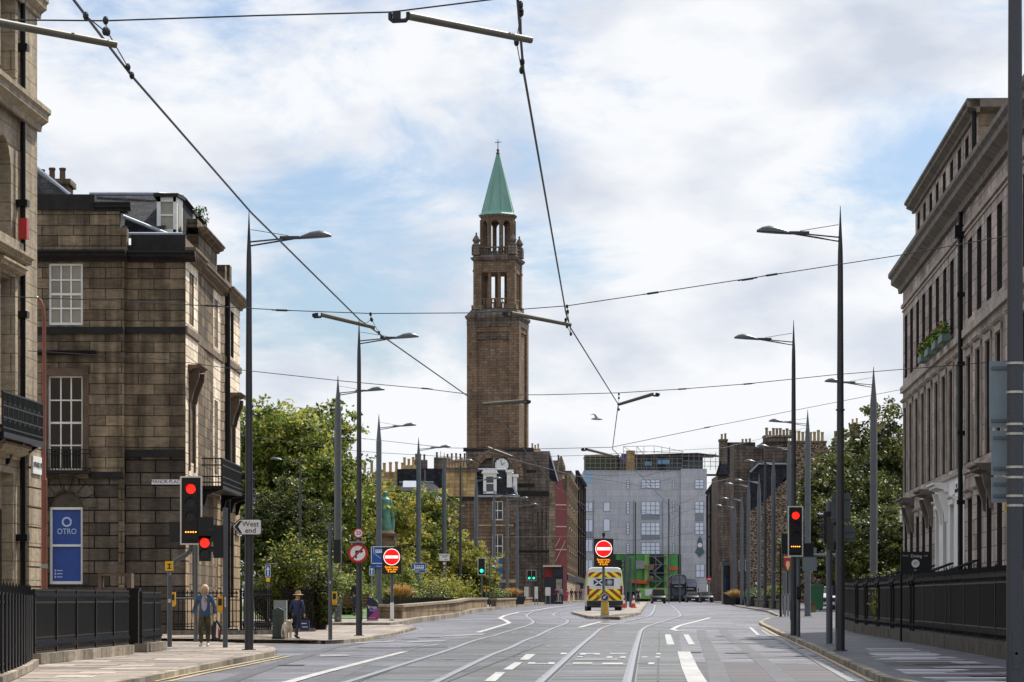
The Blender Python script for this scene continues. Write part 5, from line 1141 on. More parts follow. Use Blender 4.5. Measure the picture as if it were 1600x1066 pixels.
pots(o,M,xx(1197),xx(1240),8,zz(680),1.5,M_('buff pots','#8f7a5a',.8,var=.2),.75,r=.19,jit=.3); pots(o,M,xx(1240),xx(1289),8,zz(689),.7,M_('cream pots','#ab9468',.8,var=.2),1.15,r=.2,jit=.12)
b=MB(); b.box(xx(1303),xx(1315),1,2.6,zz(730),zz(684),0,M); o=build(b,'chimney',brown_d,t,world=True); pots(o,M,xx(1305),xx(1311),1,zz(684),1.8,potm,.8,r=.18)
t,M,wd=block('stack_house','house with tall isolated chimney stack and slate roof above the dark trees','house',1318,1400,690,17,pale,depth=8)
zz=lambda y:E((950-y)/17); xx=lambda x:(x-1318)/17
b=MB(); b.add([(xx(1318),-.2,zz(715)),(xx(1400),-.2,zz(715)),(xx(1400),2,zz(685)),(xx(1330),2,zz(688))],[(0,1,2,3)],0,M); build(b,'roof',slate,t,world=True)
b=MB(); b.box(xx(1331),xx(1346),1,2,zz(690),zz(663),0,M); b.box(xx(1330),xx(1347),.9,2.1,zz(664),zz(661.5),0,M); b.box(xx(1373),xx(1386),1,2,zz(690),zz(662),0,M); o=build(b,'chimney',brown,t,world=True); pots(o,M,xx(1332),xx(1345),2,zz(661.5),1.5,potm,.5,r=.11); pots(o,M,xx(1373),xx(1386),4,zz(668),1.3,M_('orange pots','#b5803f'),.5,r=.1)
# dark shop row
t=thing('shop_row','row of dark glazed shopfronts under the rubble wall behind the tram poles','shop',((1130-800)/13.0,FPX/13.6,G(FPX/13.6)))
M=T((1130-800)/13.6,FPX/13.6); zz=lambda y:E((950-y)/13.6); xx=lambda x:(x-1130)/13.6
b=MB(); b.box(xx(1130),xx(1300),0,3,G(FPX/13.6)-.4,zz(877),0,M); b.box(xx(1128),xx(1300),-.3,3,zz(884),zz(878),1,M); build(b,'shopfront',[M_('shop dark','#20232b',.3,var=.5,scale=.8),M_('fascia grey','#596069',.5)],t,world=True)
b=MB()
for x in range(1133,1300,13): b.box(xx(x),xx(x+8),-.05,0,zz(935),zz(900),0,M)
build(b,'shop_glass',GLASSM('shop glass','#23304a',.05,.6),t,world=True)
b=MB()
for x,w_ in ((1180,6),(1188,4),(1195,7),(1205,5),(1214,8),(1226,6)): b.box(xx(x),xx(x+w_),-.09,-.05,zz(893),zz(890.5),0,M)
build(b,'fascia_lettering',M_('gold letters','#8f7a3e',.4),t,world=True)
# left shops under the church
t=thing('corner_shop','small shop with red fascia and dark hanging sign beneath the red panel','shop',tuple(GS(851,13.7))); M=T((851-800)/13.7,FPX/13.7); zz=lambda y:E((950-y)/13.7); xx=lambda x:(x-851)/13.7
b=MB(); b.box(0,xx(880),0,3,G(FPX/13.7)-.3,zz(884),0,M); build(b,'shopfront',M_('shop dark','#20232b'),t,world=True)
b=MB(); b.box(0,xx(864),-.1,0,zz(902),zz(888),0,M); build(b,'fascia',M_('shop red','#8d1c24',.5),t,world=True)
b=MB(); b.box(xx(864.5),xx(879),-.5,-.35,zz(901),zz(889),0,M); o=build(b,'hanging_sign',M_('sign slate','#1f2631',.5),t,world=True)
b=MB(); b.box(-.2,xx(877),-.9,0,zz(886),zz(883.5),0,M); build(b,'awning',M_('awning cream','#cfc2ad',.7),t,world=True)
b=MB(); b.box(xx(869),xx(878),-.03,0,zz(940),zz(905),0,M); o=build(b,'doorway',M_('bright doorway','#a79f92',.5,var=.5,scale=2),t,world=True)
for x0,x1,y0,y1,l_ in ((819,828,917,936,'white notice board nearest the far traffic signal'),(835,840.5,917,936,'narrow white notice board beside the church porch'),(852,860,918,931,'pale poster board in front of the small red shop')):
    p=W(x0,y1+4,15.3); q=W(x1,y0,15.3); n=thing('notice_board',l_,'notice board',(p.x,p.y-1,p.z)); b=MB(); b.box(p.x,q.x,p.y-1.05,p.y-1,W(0,y1,15.3).z,q.z); build(b,'panel',signwhite,n,world=True); b=MB(); b.box(p.x,p.x+.08,p.y-1,p.y-.9,G(p.y),q.z); b.box(q.x-.08,q.x,p.y-1,p.y-.9,G(p.y),q.z); build(b,'leg',galv,n,world=True)
# ------------------------------------------------------------------ trees and planting
def LEAF(name,h1,h2,tr=.45):
    m=bpy.data.materials.new(name); m.use_nodes=True; t=m.node_tree; b=t.nodes['Principled BSDF']; nn=t.nodes.new; lk=t.links.new
    co=nn('ShaderNodeTexCoord'); n=nn('ShaderNodeTexNoise'); lk(co.outputs['Object'],n.inputs['Vector']); n.inputs['Scale'].default_value=1.1; n.inputs['Detail'].default_value=4
    r=nn('ShaderNodeValToRGB'); lk(n.outputs['Fac'],r.inputs[0]); r.color_ramp.elements[0].color=lin(h1); r.color_ramp.elements[1].color=lin(h2); r.color_ramp.elements[0].position=.35; r.color_ramp.elements[1].position=.65
    lk(r.outputs[0],b.inputs['Base Color']); b.inputs['Roughness'].default_value=.5; b.inputs['Specular IOR Level'].default_value=.35
    tl=nn('ShaderNodeBsdfTranslucent'); lk(r.outputs[0],tl.inputs['Color']); ms=nn('ShaderNodeMixShader'); ms.inputs[0].default_value=tr
    lk(b.outputs[0],ms.inputs[1]); lk(tl.outputs[0],ms.inputs[2]); lk(ms.outputs[0],t.nodes['Material Output'].inputs['Surface']); return m
LG=[LEAF('foliage deep','#323f18','#44531f'),LEAF('foliage mid','#586a28','#6f7f37'),LEAF('foliage bright','#959a42','#aba653')]
LY=[LEAF('foliage olive','#505a22','#656c2c'),LEAF('foliage lime','#7f8834','#9a9840'),LEAF('foliage gold','#a89c48','#b5a955')]
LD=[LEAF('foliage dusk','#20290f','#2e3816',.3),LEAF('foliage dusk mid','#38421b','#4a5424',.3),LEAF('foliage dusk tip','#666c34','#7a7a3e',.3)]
bark=M_('bark','#3a3028',.9,var=.4,scale=6,bump=.6)
def tree_proto(name,H,Wd,mats,seed,n=15000,trunkh=.22,leaf=.165,label='',lobes=34):
    rnd=random.Random(seed); t=thing(name,label,'tree',(0,0,0)); b=MB()
    tips=[]; b.tube([(0,0,-.3),(0.05,0,H*trunkh),(.1,.05,H*.5),(0,0,H*.75)],[H*.03,H*.022,H*.014,H*.005],8)
    zc=H*.58; rz=H*.44; rx_=Wd/2
    L_=[]
    for i in range(lobes):
        an=rnd.uniform(0,2*PI); el=math.asin(rnd.uniform(-.75,1)); k=rnd.uniform(.5,.86)
        c=Vector((math.cos(an)*math.cos(el)*rx_*k,math.sin(an)*math.cos(el)*rx_*k,zc+math.sin(el)*rz*k)); r=rnd.uniform(.16,.29)*Wd*(1.1-.3*max(0,math.sin(el)))
        L_.append((c,r)); s=Vector((0,0,H*rnd.uniform(trunkh,.55))); mid=s.lerp(c,.5)+Vector((0,0,.06*H)); b.tube([s,mid,c],[H*.012,H*.007,H*.003],5)
    build(b,'trunk',bark,t)
    # clusters (sprays) on lobe surfaces, leaves round each
    v=[];f=[];mi=[]
    ncl=n//34
    for q in range(ncl):
        c,r=L_[rnd.randrange(lobes)]
        d=Vector((rnd.gauss(0,1),rnd.gauss(0,1),rnd.gauss(0,1)+.25)).normalized(); cc=c+d*r*rnd.uniform(.55,1.12)
        cr=rnd.uniform(.22,.5)*(Wd/9)
        tone=rnd.random(); base=0 if tone<.36 else (1 if tone<.8 else 2)
        for k in range(34):
            e=Vector((rnd.gauss(0,1),rnd.gauss(0,1),rnd.gauss(0,.7)))*cr*.55; p=cc+e
            nrm=(Vector((rnd.gauss(0,.8),rnd.gauss(0,.8),rnd.gauss(0,.6)+.75))).normalized(); a=nrm.orthogonal().normalized(); a=Matrix.Rotation(rnd.uniform(0,6.28),3,nrm)@a; bb=nrm.cross(a)
            s=leaf*rnd.uniform(.6,1.25); a=a*s; bb=bb*s*.62; n0=len(v)
            v+= [p-a,p-bb*.9+a*.1,p+a,p+bb*.9+a*.1]; f.append((n0,n0+1,n0+2,n0+3)); mi.append(base if rnd.random()<.7 else min(2,base+1))
    c=MB(); c.v=v;c.f=f;c.m=mi; build(c,'crown',mats,t); return t
P1=tree_proto('broadleaf_tree',12.5,10.5,LG,3,n=42000,label='x')
P2=tree_proto('broadleaf_tree',11,9,LY,5,n=30000,label='x',trunkh=.15)
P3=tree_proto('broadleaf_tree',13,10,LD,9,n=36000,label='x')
tl_=[(P1,405,648,27,1.0,'big sunlit green tree just behind the corner house'),(P1,470,652,25,1.05,'broad green tree behind the thin dark lamp column'),
 (P3,505,722,23,1.0,'dark green tree behind the second thick pole'),(P2,565,742,24,1.0,'yellow-green tree behind the round no-turn sign'),(P1,628,772,22,.8,'green tree behind the bronze statue'),
 (P2,668,828,21,.8,'lime coloured tree beside the white dormer house'),(P2,708,842,21,.6,'small yellow-green tree before the clay-pot gable'),(P2,742,862,22,.5,'low yellow-green tree beside the green signal'),(P3,440,760,29,.8,'dark shaded tree behind the railings of the corner house'),(P2,610,850,23,.7,'low olive tree filling the gap behind the statue plinth'),
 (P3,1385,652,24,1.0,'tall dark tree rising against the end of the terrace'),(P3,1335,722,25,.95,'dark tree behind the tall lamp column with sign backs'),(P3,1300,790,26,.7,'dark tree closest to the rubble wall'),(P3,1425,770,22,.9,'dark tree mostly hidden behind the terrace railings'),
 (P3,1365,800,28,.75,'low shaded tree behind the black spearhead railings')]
used=set()
for k,(pr,x,yt,s,sc_,lab) in enumerate(tl_):
    base=GS(x,s,.1); H={P1:12.3,P2:10.8,P3:12.8}[pr]; ht=W(x,yt,s).z-base.z; f=ht/H; fw=f*(1.0 if f>.75 else 1.1)
    fw=max(fw,.75*sc_)
    if pr in used: o=dup(pr,base,k*1.3,lab,(fw,fw,f))
    else: o=pr; used.add(pr); o.location=base; o.rotation_euler=(0,0,k*1.3); o.scale=(fw,fw,f); o['label']=lab
    o['group']='park trees' if x<800 else 'trees beside the terrace'
def bush(name,label,x,y,s,w_,h,n,mats,leaf=.07,cat='shrub',dz=.1):
    p=GS(x,s,dz); t=thing(name,label,cat,p); b=MB(); rnd=random
    st=MB()
    for i in range(int(n/60)):
        an=rnd.uniform(0,6.28); k=rnd.random()**.5; tip=Vector((math.cos(an)*w_/2*k,math.sin(an)*w_/2*k,h*(1-.45*k*k)*rnd.uniform(.75,1.08))); base=Vector((tip.x*.25,tip.y*.25,0))
        st.tube([base,base.lerp(tip,.5)+Vector((0,0,h*.05)),tip],[.02,.012,.004],4)
        for q in range(60):
            u=rnd.uniform(.12,1)**.7; c=base.lerp(tip,u)+Vector((rnd.gauss(0,1),rnd.gauss(0,1),rnd.gauss(0,1)))*.1*w_/2.5
            a=Vector((rnd.gauss(0,1),rnd.gauss(0,1),rnd.gauss(0,.7))).normalized()*leaf*rnd.uniform(.6,1.3); bb=a.cross(Vector((rnd.gauss(0,1),rnd.gauss(0,1),1))).normalized()*leaf*.5
            b.add([c-a,c-bb,c+a,c+bb],[(0,1,2,3)],rnd.choice((0,1,1,2)))
    build(st,'stems',bark,t); build(b,'leaves',mats,t); return t
bush('leafy_shrub','bright leafy shrub spilling over the railings beside the person in the hat',470,998,41,3.4,3.6,11000,LG,.085)
bush('leafy_shrub','rounded darker shrub at the end of the railings near the lone grey post',500,985,43,1.7,2.4,5000,LD,.07)
bush('leafy_shrub','green shrub behind the grey cabinet',430,985,39,2.6,2.6,5000,LD,.08)
bush('leafy_shrub','low green shrub filling the park edge behind the plinth',545,970,33,2.6,2.0,4000,LG,.08)
for i,(x,s,w_,h,l_) in enumerate([(620,27,4,2.6,'low park shrubbery behind the no-entry sign'),(690,25,5,2.4,'park shrubbery behind the small blue sign'),(735,22,4,2.6,'park shrubbery beside the green litter bin'),(655,26,3,2,'park shrubbery left of the small blue sign pole'),(545,28,4,2.2,'low park shrubbery behind the timber bench')]): bush('park_shrub',l_,x,0,s,w_,h,3600,LY if i%2 else LG,.1)
bush('park_shrub','yellow-green shrub under the black club board',1400,0,50,1.6,1.9,2500,LY,.07)
bush('park_shrub','shaded shrub behind the terrace railings',1370,0,42,3,2.2,3500,LD,.08)
# planters
def planter(x,s,w_,h,lab,mats,grassy,dz=.2):
    p=GS(x,s,dz); t=thing('planter',lab,'planter',p,group='street planters'); b=MB(); b.lathe([(w_*.42,0),(w_*.5,h),(w_*.52,h),(w_*.52,h+.06),(w_*.46,h+.06)],4,0,M=rotz(PI/4)@Matrix.Diagonal((1.3,1.3,1,1))); build(b,'tub',M_('planter black','#17161a',.6,var=.2),t)
    b=MB(); 
    if grassy:
        for _ in range(500):
            an=random.uniform(0,6.28); k=random.uniform(.1,1); d=Vector((math.cos(an)*k*w_*.75,math.sin(an)*k*w_*.75,.75*(1.25-k*.6)*random.uniform(.7,1.1))); q=Vector((math.cos(an)*.15,math.sin(an)*.15,h)); n_=Vector((-math.sin(an),math.cos(an),0))*.018
            m_=q+d*.6+Vector((0,0,.12)); b.add([q-n_,q+n_,m_+n_,m_-n_,q+d],[(0,1,2,3),(3,2,4)],random.randrange(len(mats)))
    else: leafball(b,(0,0,h+.3),(w_*.7,w_*.6,.5),900,.06,range(len(mats)))
    build(b,'plants',mats,t)
straw=[M_('straw grass','#b08f58',.7,var=.2),M_('pale straw','#cfb079',.7,var=.2)]
planter(626,32,1.4,.65,'black planter with tall straw-coloured grass behind the no-entry sign',straw,True)
planter(676,29,1.7,.6,'black planter with reddish green bedding behind the small blue sign',leafm+[M_('rust leaves','#7c4a30',.7,var=.3)],False)
planter(776,19,2.0,.6,'dark planter with green bedding beside the warning triangle',leafm,False)
planter(800,18.5,1.8,.6,'dark planter with golden grass on the low wall end',straw,True)
planter(1148,17,1.6,.6,'planter with straw grass behind the far side low wall',straw,True,.1)
planter(1176+5,20,1.4,.7,'planter with green shrub beside the far black post',leafm,False,.1)
planter(1213,23,1.3,.8,'planter of light green shrub just before the red pennant sign',LG,False,.1)
# ------------------------------------------------------------------ low stone walls
wallst=STONE('low wall stone',['#6c5a45','#8c775c','#a18a6a'],bw=1.0,bh=.5,grime=.5,mort=.02,mortc='#3f3529',gscale=.8); cope=M_('wall cope','#857862',.85,var=.35,scale=2.5,bump=.4)
moss=M_('mossy wall','#5c5336',.9,var=.5,scale=2,bump=.5)
def lowwall(label,pts,h,m=wallst,th=.35,dz=.2,group='low stone park walls'):
    P=[Vector((p[0],p[1])) for p in pts]; t=thing('stone_wall',label,'wall',(P[0].x,P[0].y,G(P[0].y)),group=group); b=MB(); c=MB()
    def strip(mb,w_,z0,z1,L_):
        for i,(a,d) in enumerate(L_):
            u=(d-a).normalized(); n=Vector((-u.y,u.x))*w_; za=G(a.y)+dz; zb=G(d.y)+dz
            mb.add([(a.x+n.x,a.y+n.y,za+z0),(a.x-n.x,a.y-n.y,za+z0),(d.x-n.x,d.y-n.y,zb+z0),(d.x+n.x,d.y+n.y,zb+z0),(a.x+n.x,a.y+n.y,za+z1),(a.x-n.x,a.y-n.y,za+z1),(d.x-n.x,d.y-n.y,zb+z1),(d.x+n.x,d.y+n.y,zb+z1)],[(0,3,2,1),(4,5,6,7),(0,1,5,4),(1,2,6,5),(2,3,7,6),(3,0,4,7)])
    S=[];Cp=[]
    for a,d in zip(P,P[1:]):
        n=max(1,int((d-a).length/2)); 
        for i in range(n): S.append((a.lerp(d,i/n),a.lerp(d,(i+1)/n)))
        n=max(1,int((d-a).length/.9))
        for i in range(n): Cp.append((a.lerp(d,i/n),a.lerp(d,(i+.97)/n)))
    strip(b,th/2,-.4,h,S); strip(c,th/2+.07,h,h+.11,Cp); build(b,'wall_body',m,t,world=True); build(c,'coping',cope if m is wallst else moss,t,world=True)
wp=[GP(588,966,.2),GP(622,967,.2),GP(656,963,.2),GP(706,957.5,.2),GP(757,949,.2)]
lowwall('long low coped stone wall behind the no-entry sign and planters',wp,.5)
lowwall('low coped stone wall ending beside the far shops',[GP(771,948,.2),GP(800,945,.2),GP(829,942.2,.2)],.45)
lowwall('mossy low stone wall curving along the far side pavement',[Vector((26,330)),GP(1146,942.5,.1),GP(1180,947.5,.1),GP(1232,953,.1),GP(1245,954,.1)],.5,moss,dz=.1,group='mossy walls of the far side pavement')
lowwall('short mossy wall stub in front of the green bin',[GP(1258,957,.1),GP(1274,957,.1)],.45,moss,dz=.1,group='mossy walls of the far side pavement')
# ------------------------------------------------------------------ columns
def column_proto(kind):
    t=thing('lamp_column','x','lamp column'); b=MB()
    if kind=='slim': b.tube([(0,0,-.05),(0,0,1.2),(0,0,8.6),(0,0,9.0),(0,0,10.0)],[.1,.1,.062,.055,.006],14); m=dark_steel
    else: b.tube([(0,0,-.05),(0,0,8.55),(0,0,10.0)],[.15,.135,.008],14); m=grey_steel
    b.lathe([(.16,0),(.16,.02)],12) if kind=='slim' else b.lathe([(.2,0),(.2,.03)],12)
    b.box(.06 if kind=='slim' else .1,.11 if kind=='slim' else .16,-.05,.05,.5,1.1)
    for z in (2.4,2.8,5.4): b.lathe([(.105,z),(.105,z+.03)] if kind=='slim' else [(.153,z),(.153,z+.03)],14)
    build(b,'shaft',m,t,smooth='auto')
    z=9.3; b=MB(); b.tube([(.04,0,z),(1.08,0,z+.1)],.02,6); b.tube([(.04,0,z-.09),(1.08,0,z+.08)],.02,6); b.tube([(.04,0,z+.28),(.9,0,z+.14)],.008,5); b.box(.7,1.15,-.03,.03,z+.06,z+.13); build(b,'bracket_arm',m,t)
    b=MB(); pr=[(1.12,.03,.03),(1.2,.07,.06),(1.4,.15,.13),(1.6,.17,.15),(1.75,.13,.11),(1.88,.04,.03)]
    n=12; vs=[];fs=[]
    for x,w_,hh in pr:
        for k in range(n):
            an=2*PI*k/n; zz_=math.sin(an); vs.append((x,math.cos(an)*w_,z+.08+(x-1.12)*.07+(zz_*hh if zz_>0 else zz_*.025)))
    for i in range(len(pr)-1):
        for k in range(n): k2=(k+1)%n; fs.append((i*n+k,(i+1)*n+k,(i+1)*n+k2,i*n+k2))
    fs.append(tuple(range(n))); fs.append(tuple((len(pr)-1)*n+k for k in range(n))[::-1]); b.add(vs,fs); build(b,'lamp_head',M_('lamp housing','#4b5054',.35,.4,var=.05),t,smooth='auto')
    return t
PS=column_proto('slim'); PT=column_proto('thick'); us=set()
cols=[('S',389,330,0,'tall dark lamp column carrying the West end arrow sign','dark lamp columns'),
('S',561,498,0,'dark lamp column with 20 disc and no-right-turn sign','dark lamp columns'),
('S',1313,322,1,'tall dark lamp column with two grey sign backs, lamp over the road','dark lamp columns'),
('S',1240,500,1,'dark lamp column behind the red tram signal','dark lamp columns'),
('T',528,587,0,'thick grey pole, nearest of its row, beside the yellow push-button post','thick grey tram poles'),
('T',592,650,0,'thick grey pole hiding the bronze statue and blue tram lane sign','thick grey tram poles'),
('T',654,686,0,'thick grey pole with the small blue tram sign','thick grey tram poles'),
('T',694,709,0,'thick grey pole with the small white parking plate','thick grey tram poles'),
('T',744,738,0,'thick grey pole beside the green traffic signal and litter bin','thick grey tram poles'),
('T',772,766,0,'thick grey pole with the warning triangle','thick grey tram poles'),
('T',792.6,770,0,'thick grey pole before the quoined corner of the gable house','thick grey tram poles'),
('T',808,779,0,'farthest thick grey pole before the church front','thick grey tram poles'),
('T',1365,573,1,'thick grey pole in front of the dark tree, orange tag on it','far side tram poles'),
('T',1262,640,1,'thick grey pole just behind the red tram signal','far side tram poles'),
('T',1233,682,1,'grey pole over the buff chimney pots, second of the far row','far side tram poles'),
('T',1208.5,707,1,'grey pole in front of the rubble wall, third of the far row','far side tram poles'),
('T',1186,739,1,'grey pole in front of the lean-to roof','far side tram poles'),
('T',1169.5,745,1,'grey pole at the left edge of the rubble wall','far side tram poles'),
('T',1159,769,1,'grey pole before the dark shopfront corner','far side tram poles'),
('T',1148,781,1,'farthest grey pole before the slate gable house','far side tram poles'),
]
PLOC={}
for k,x,yt,flip,lab,grp in cols:
    s=sTop(yt,10.0); p=GS(x,s,.1 if (x>800 or s>34) else .2); pr=PS if k=='S' else PT
    if pr in us: o=dup(pr,p,PI if flip else 0,lab)
    else: o=pr; us.add(pr); o.location=p; o.rotation_euler=(0,0,PI if flip else 0); o['label']=lab
    o['group']=grp; PLOC[x]=(s,p)
    if k=='T' and x<800 and x>700 or x in (1148,1159): pass
o=dup(PS,GS(469,31,.1),PI,'thin dark lamp column in front of the big park trees'); o.scale=(.8,.8,.83); o['group']='dark lamp columns'
for x,yt,lab in ((719.5,729,'thin dark wire pole between two thick grey park poles'),(1195.6,718,'thin dark pole in front of the rubble wall')):
    s=sTop(yt,9.5); p=GS(x,s,.15); t=thing('slim_pole',lab,'pole',p,group='thin dark poles'); b=MB(); b.tube([(0,0,0),(0,0,9.5)],[.11,.07],10); b.lathe([(.17,0),(.17,.3),(.11,.35)],10); build(b,'shaft',dark_steel,t,smooth='auto')
# nearest pole on the right carrying the big sign backs
sN=121; pN=Vector(((1586-800)/sN,FPX/sN,G(FPX/sN)+.1)); t=thing('sign_post','massive dark grey post at the frame edge with hose clips and inspection hatch','post',pN)
b=MB(); b.tube([(0,0,0),(0,0,5),(0,0,9.5)],[.115,.1,.085],20); b.box(-.05,.05,-.118,-.1,.25,.75); b.disc((0,-.118,.45),.02,.01,8); build(b,'shaft',M_('post dark grey','#3f4145',.5,.1,var=.12,scale=30),t,smooth='auto')
b=MB()
for y in (570,615,665,680,732,748,777,792): b=MB(); b.lathe([(.116,0),(.116,.03)],18,0,(0,0,(950-y)/sN+EYE-pN.z)); build(b,'clip',M_('clip steel','#b9b4a8',.3,.7),t,smooth='auto')
for (x0,y0,x1,y1,lab) in ((1549,563,1650,667,'largest grey sign back on the massive post, topmost'),(1552,672,1640,742,'middle grey sign back on the massive post'),(1552,745,1640,785,'smallest grey sign back on the massive post, lowest')):
    a=W(x0,y0,sN-.5); c=W(x1,y1,sN-.5); n=thing('road_sign',lab,'traffic sign',(a.x,a.y+.14,c.z),group='sign backs on the massive post'); b=MB(); b.box(a.x,c.x,a.y+.14,a.y+.17,c.z,a.z); build(b,'plate',M_('sign back grey','#7c878b',.5,.2,var=.06,scale=12),n,world=True)
    b=MB(); 
    for z in (a.z-.09,c.z+.09): b.box(a.x+.02,c.x-.02,a.y+.115,a.y+.14,z-.02,z+.02)
    build(b,'rail',M_('sign rail','#5e686c',.5,.3),n,world=True)
a=W(1569,785,sN); n=thing('paper_notice','small tattered yellow paper notice tied below the sign backs','notice',(a.x,a.y,a.z)); b=MB(); b.box(a.x,a.x+.05,a.y,a.y+.004,a.z-.14,a.z); build(b,'paper',M_('paper notice','#b59d5c',.8,var=.4,scale=40),n,world=True)
# brown lamp post behind the near railing
s=58; p=GS(69,s,.1); t=thing('old_lamp_post','slender rust-brown swan-neck lamp post in front of the corner house','lamp post',p); H_=E((950-465)/s)-p.z
b=MB(); b.tube([(0,0,0),(0,0,H_*.47)],[.085,.08],10); b.tube([(0,0,H_*.47),(0,0,H_*.47+.08),(0,0,H_-.7),(-.03,0,H_-.25),(-.1,0,H_-.08),(-.2,0,H_)],[.085,.05,.05,.045,.04,.035],10); build(b,'column',M_('rust brown paint','#7a4636',.6,var=.15,scale=2),t,smooth='auto')
b=MB(); b.ell((-.3,0,H_-.0),(.16,.09,.06),10,6); build(b,'lamp_head',galv,t,smooth='auto'); b=MB(); b.box(-.11,.11,-.1,-.085,1.98,2.1); build(b,'number_plate',galv,t)
# ------------------------------------------------------------------ traffic signals, signs, posts
lens_red=M_('lit red lens','#ff2a1a',.3,var=0,emit='#ff1408',es=3.0); lens_green=M_('lit green lens','#3affc0',.3,var=0,emit='#20ffb0',es=2.0)
lens_off=M_('dark lens','#141010',.25,var=0); lens_amb=M_('lit amber dots','#ffb060',.3,var=0,emit='#ff9a30',es=3.0)
def signal_head(par,x,y,z,n=3,lit=0,w_=.3,hh=.34,back=True,bar=False,rz=0,board=white_paint,lm=None,small=1.0):
    """head facing -Y at local (x,y,z = bottom); sub-parts are the lenses"""
    M=T(x,y,z)@rotz(rz)@Matrix.Diagonal((small,small,small,1)); H=n*hh+(.36 if bar else 0)+.06; b=MB()
    b.box(-w_/2,w_/2,0,.22,0,H,0,M)
    for i in range(n):
        zz_=H-.03-hh*(i+.5); 
        for k in range(8):
            a0=PI*k/8; a1=PI*(k+1)/8; r=.125; b.quad((r*math.cos(a0),0,zz_+r*math.sin(a0)),(r*math.cos(a1),0,zz_+r*math.sin(a1)),(r*math.cos(a1),-.2+.08*abs(math.cos(a1)),zz_+r*math.sin(a1)),(r*math.cos(a0),-.2+.08*abs(math.cos(a0)),zz_+r*math.sin(a0)),0,M)
    o=build(b,'signal_head',black_plastic,par)
    if back:
        b=MB(); bw=w_/2+.07; 
        b.box(-bw,bw,.06,.075,-.08,H+.08,0,M); build(b,'backing_board',black_plastic,par); b=MB(); t_=.035
        b.box(-bw-t_,-bw,.05,.085,-.08-t_,H+.08+t_,0,M); b.box(bw,bw+t_,.05,.085,-.08-t_,H+.08+t_,0,M); b.box(-bw,bw,.05,.085,H+.08,H+.08+t_,0,M); b.box(-bw,bw,.05,.085,-.08-t_,-.08,0,M); build(b,'board_border',board,par)
    for i in range(n):
        zz_=H-.03-hh*(i+.5); b=MB(); b.disc((0,-.012,zz_),.11,.02,16,0,M); build(b,'lens',(lm or lens_red) if i==lit else lens_off,o)
    if bar:
        b=MB(); 
        for k in range(5): b.disc((-.12+.06*k,-.012,.19),.018,.02,8,0,M)
        build(b,'tram_bar_lights',lens_amb,o)
    return o
def post(par,x,y,h,r=.055,m=None,z=0):
    b=MB(); b.tube([(x,y,z),(x,y,h)],r,12); b.lathe([(r*1.0,h),(r*.9,h+.02)],12,0,(x,y,0)); build(b,'post',m or grey_steel,par,smooth='auto')
def ybox(par,x,y,z,m=None,nm='push_button_unit'):
    b=MB(); b.box(x-.07,x+.07,y-.06,y+.06,z,z+.34); b.add([(x-.07,y-.06,z),(x+.07,y-.06,z),(x+.05,y-.02,z-.05),(x-.05,y-.02,z-.05),(x+.05,y+.04,z-.05),(x-.05,y+.04,z-.05),(x+.07,y+.06,z),(x-.07,y+.06,z)],[(0,3,2,1),(1,2,4,6),(6,4,5,7),(7,5,3,0),(2,3,5,4)]); o=build(b,nm,m or M_('unit yellow','#d8a21c',.45,var=.08),par)
    b=MB(); b.box(x-.045,x+.045,y-.066,y-.06,z+.12,z+.28); build(b,'unit_panel',black_plastic,o)
def stick(par,x,y,zs):
    b=MB()
    for z in zs:
        z+=random.uniform(-.12,.12)
        if random.random()<.3: continue
        b.box(x+random.uniform(-.03,.0),x+random.uniform(.01,.04),y-.002,y,z,z+random.uniform(.03,.09))
    build(b,'sticker',M_('sticker','#c8c8cc',.5,var=.3,scale=30),par)
# T1: near-left cranked post
s=gs(1011,.1); p=GS(265,s,.1); hz=lambda y: E((950-y)/s)-p.z; dx=(299-265)/s
t=thing('traffic_signal','red tram signal on cranked grey post beside the ornate railing','traffic signal',p)
b=MB(); b.tube([(0,0,0),(0,0,hz(893)),(.04,0,hz(884)),(.15,0,hz(876)),(.38,0,hz(868)),(dx-.02,0,hz(860)),(dx,0,hz(850))],.058,12); build(b,'post',grey_steel,t,smooth='auto')
H_=hz(760)-hz(846); signal_head(t,dx,-.12,hz(844),3,0,.32,.335,True,True)
b=MB(); b.box(-.1,.1,-.07,-.06,hz(892),hz(877)); build(b,'reflective_band',signyellow,t)
b=MB(); b.box(-.05,.05,-.075,-.07,hz(889),hz(887.5)); b.box(-.05,.05,-.075,-.07,hz(882.5),hz(881)); b.box(-.015,.015,-.075,-.07,hz(889),hz(881)); build(b,'band_mark',signblack,t)
stick(t,0,-.06,[1.0+.13*k for k in range(8)]); 
b=MB(); b.box(-.05,.1,-.1,.1,hz(754),hz(749)); b.tube([(dx-.05,0,hz(752)),(dx-.05,0,hz(748))],.02,6); 
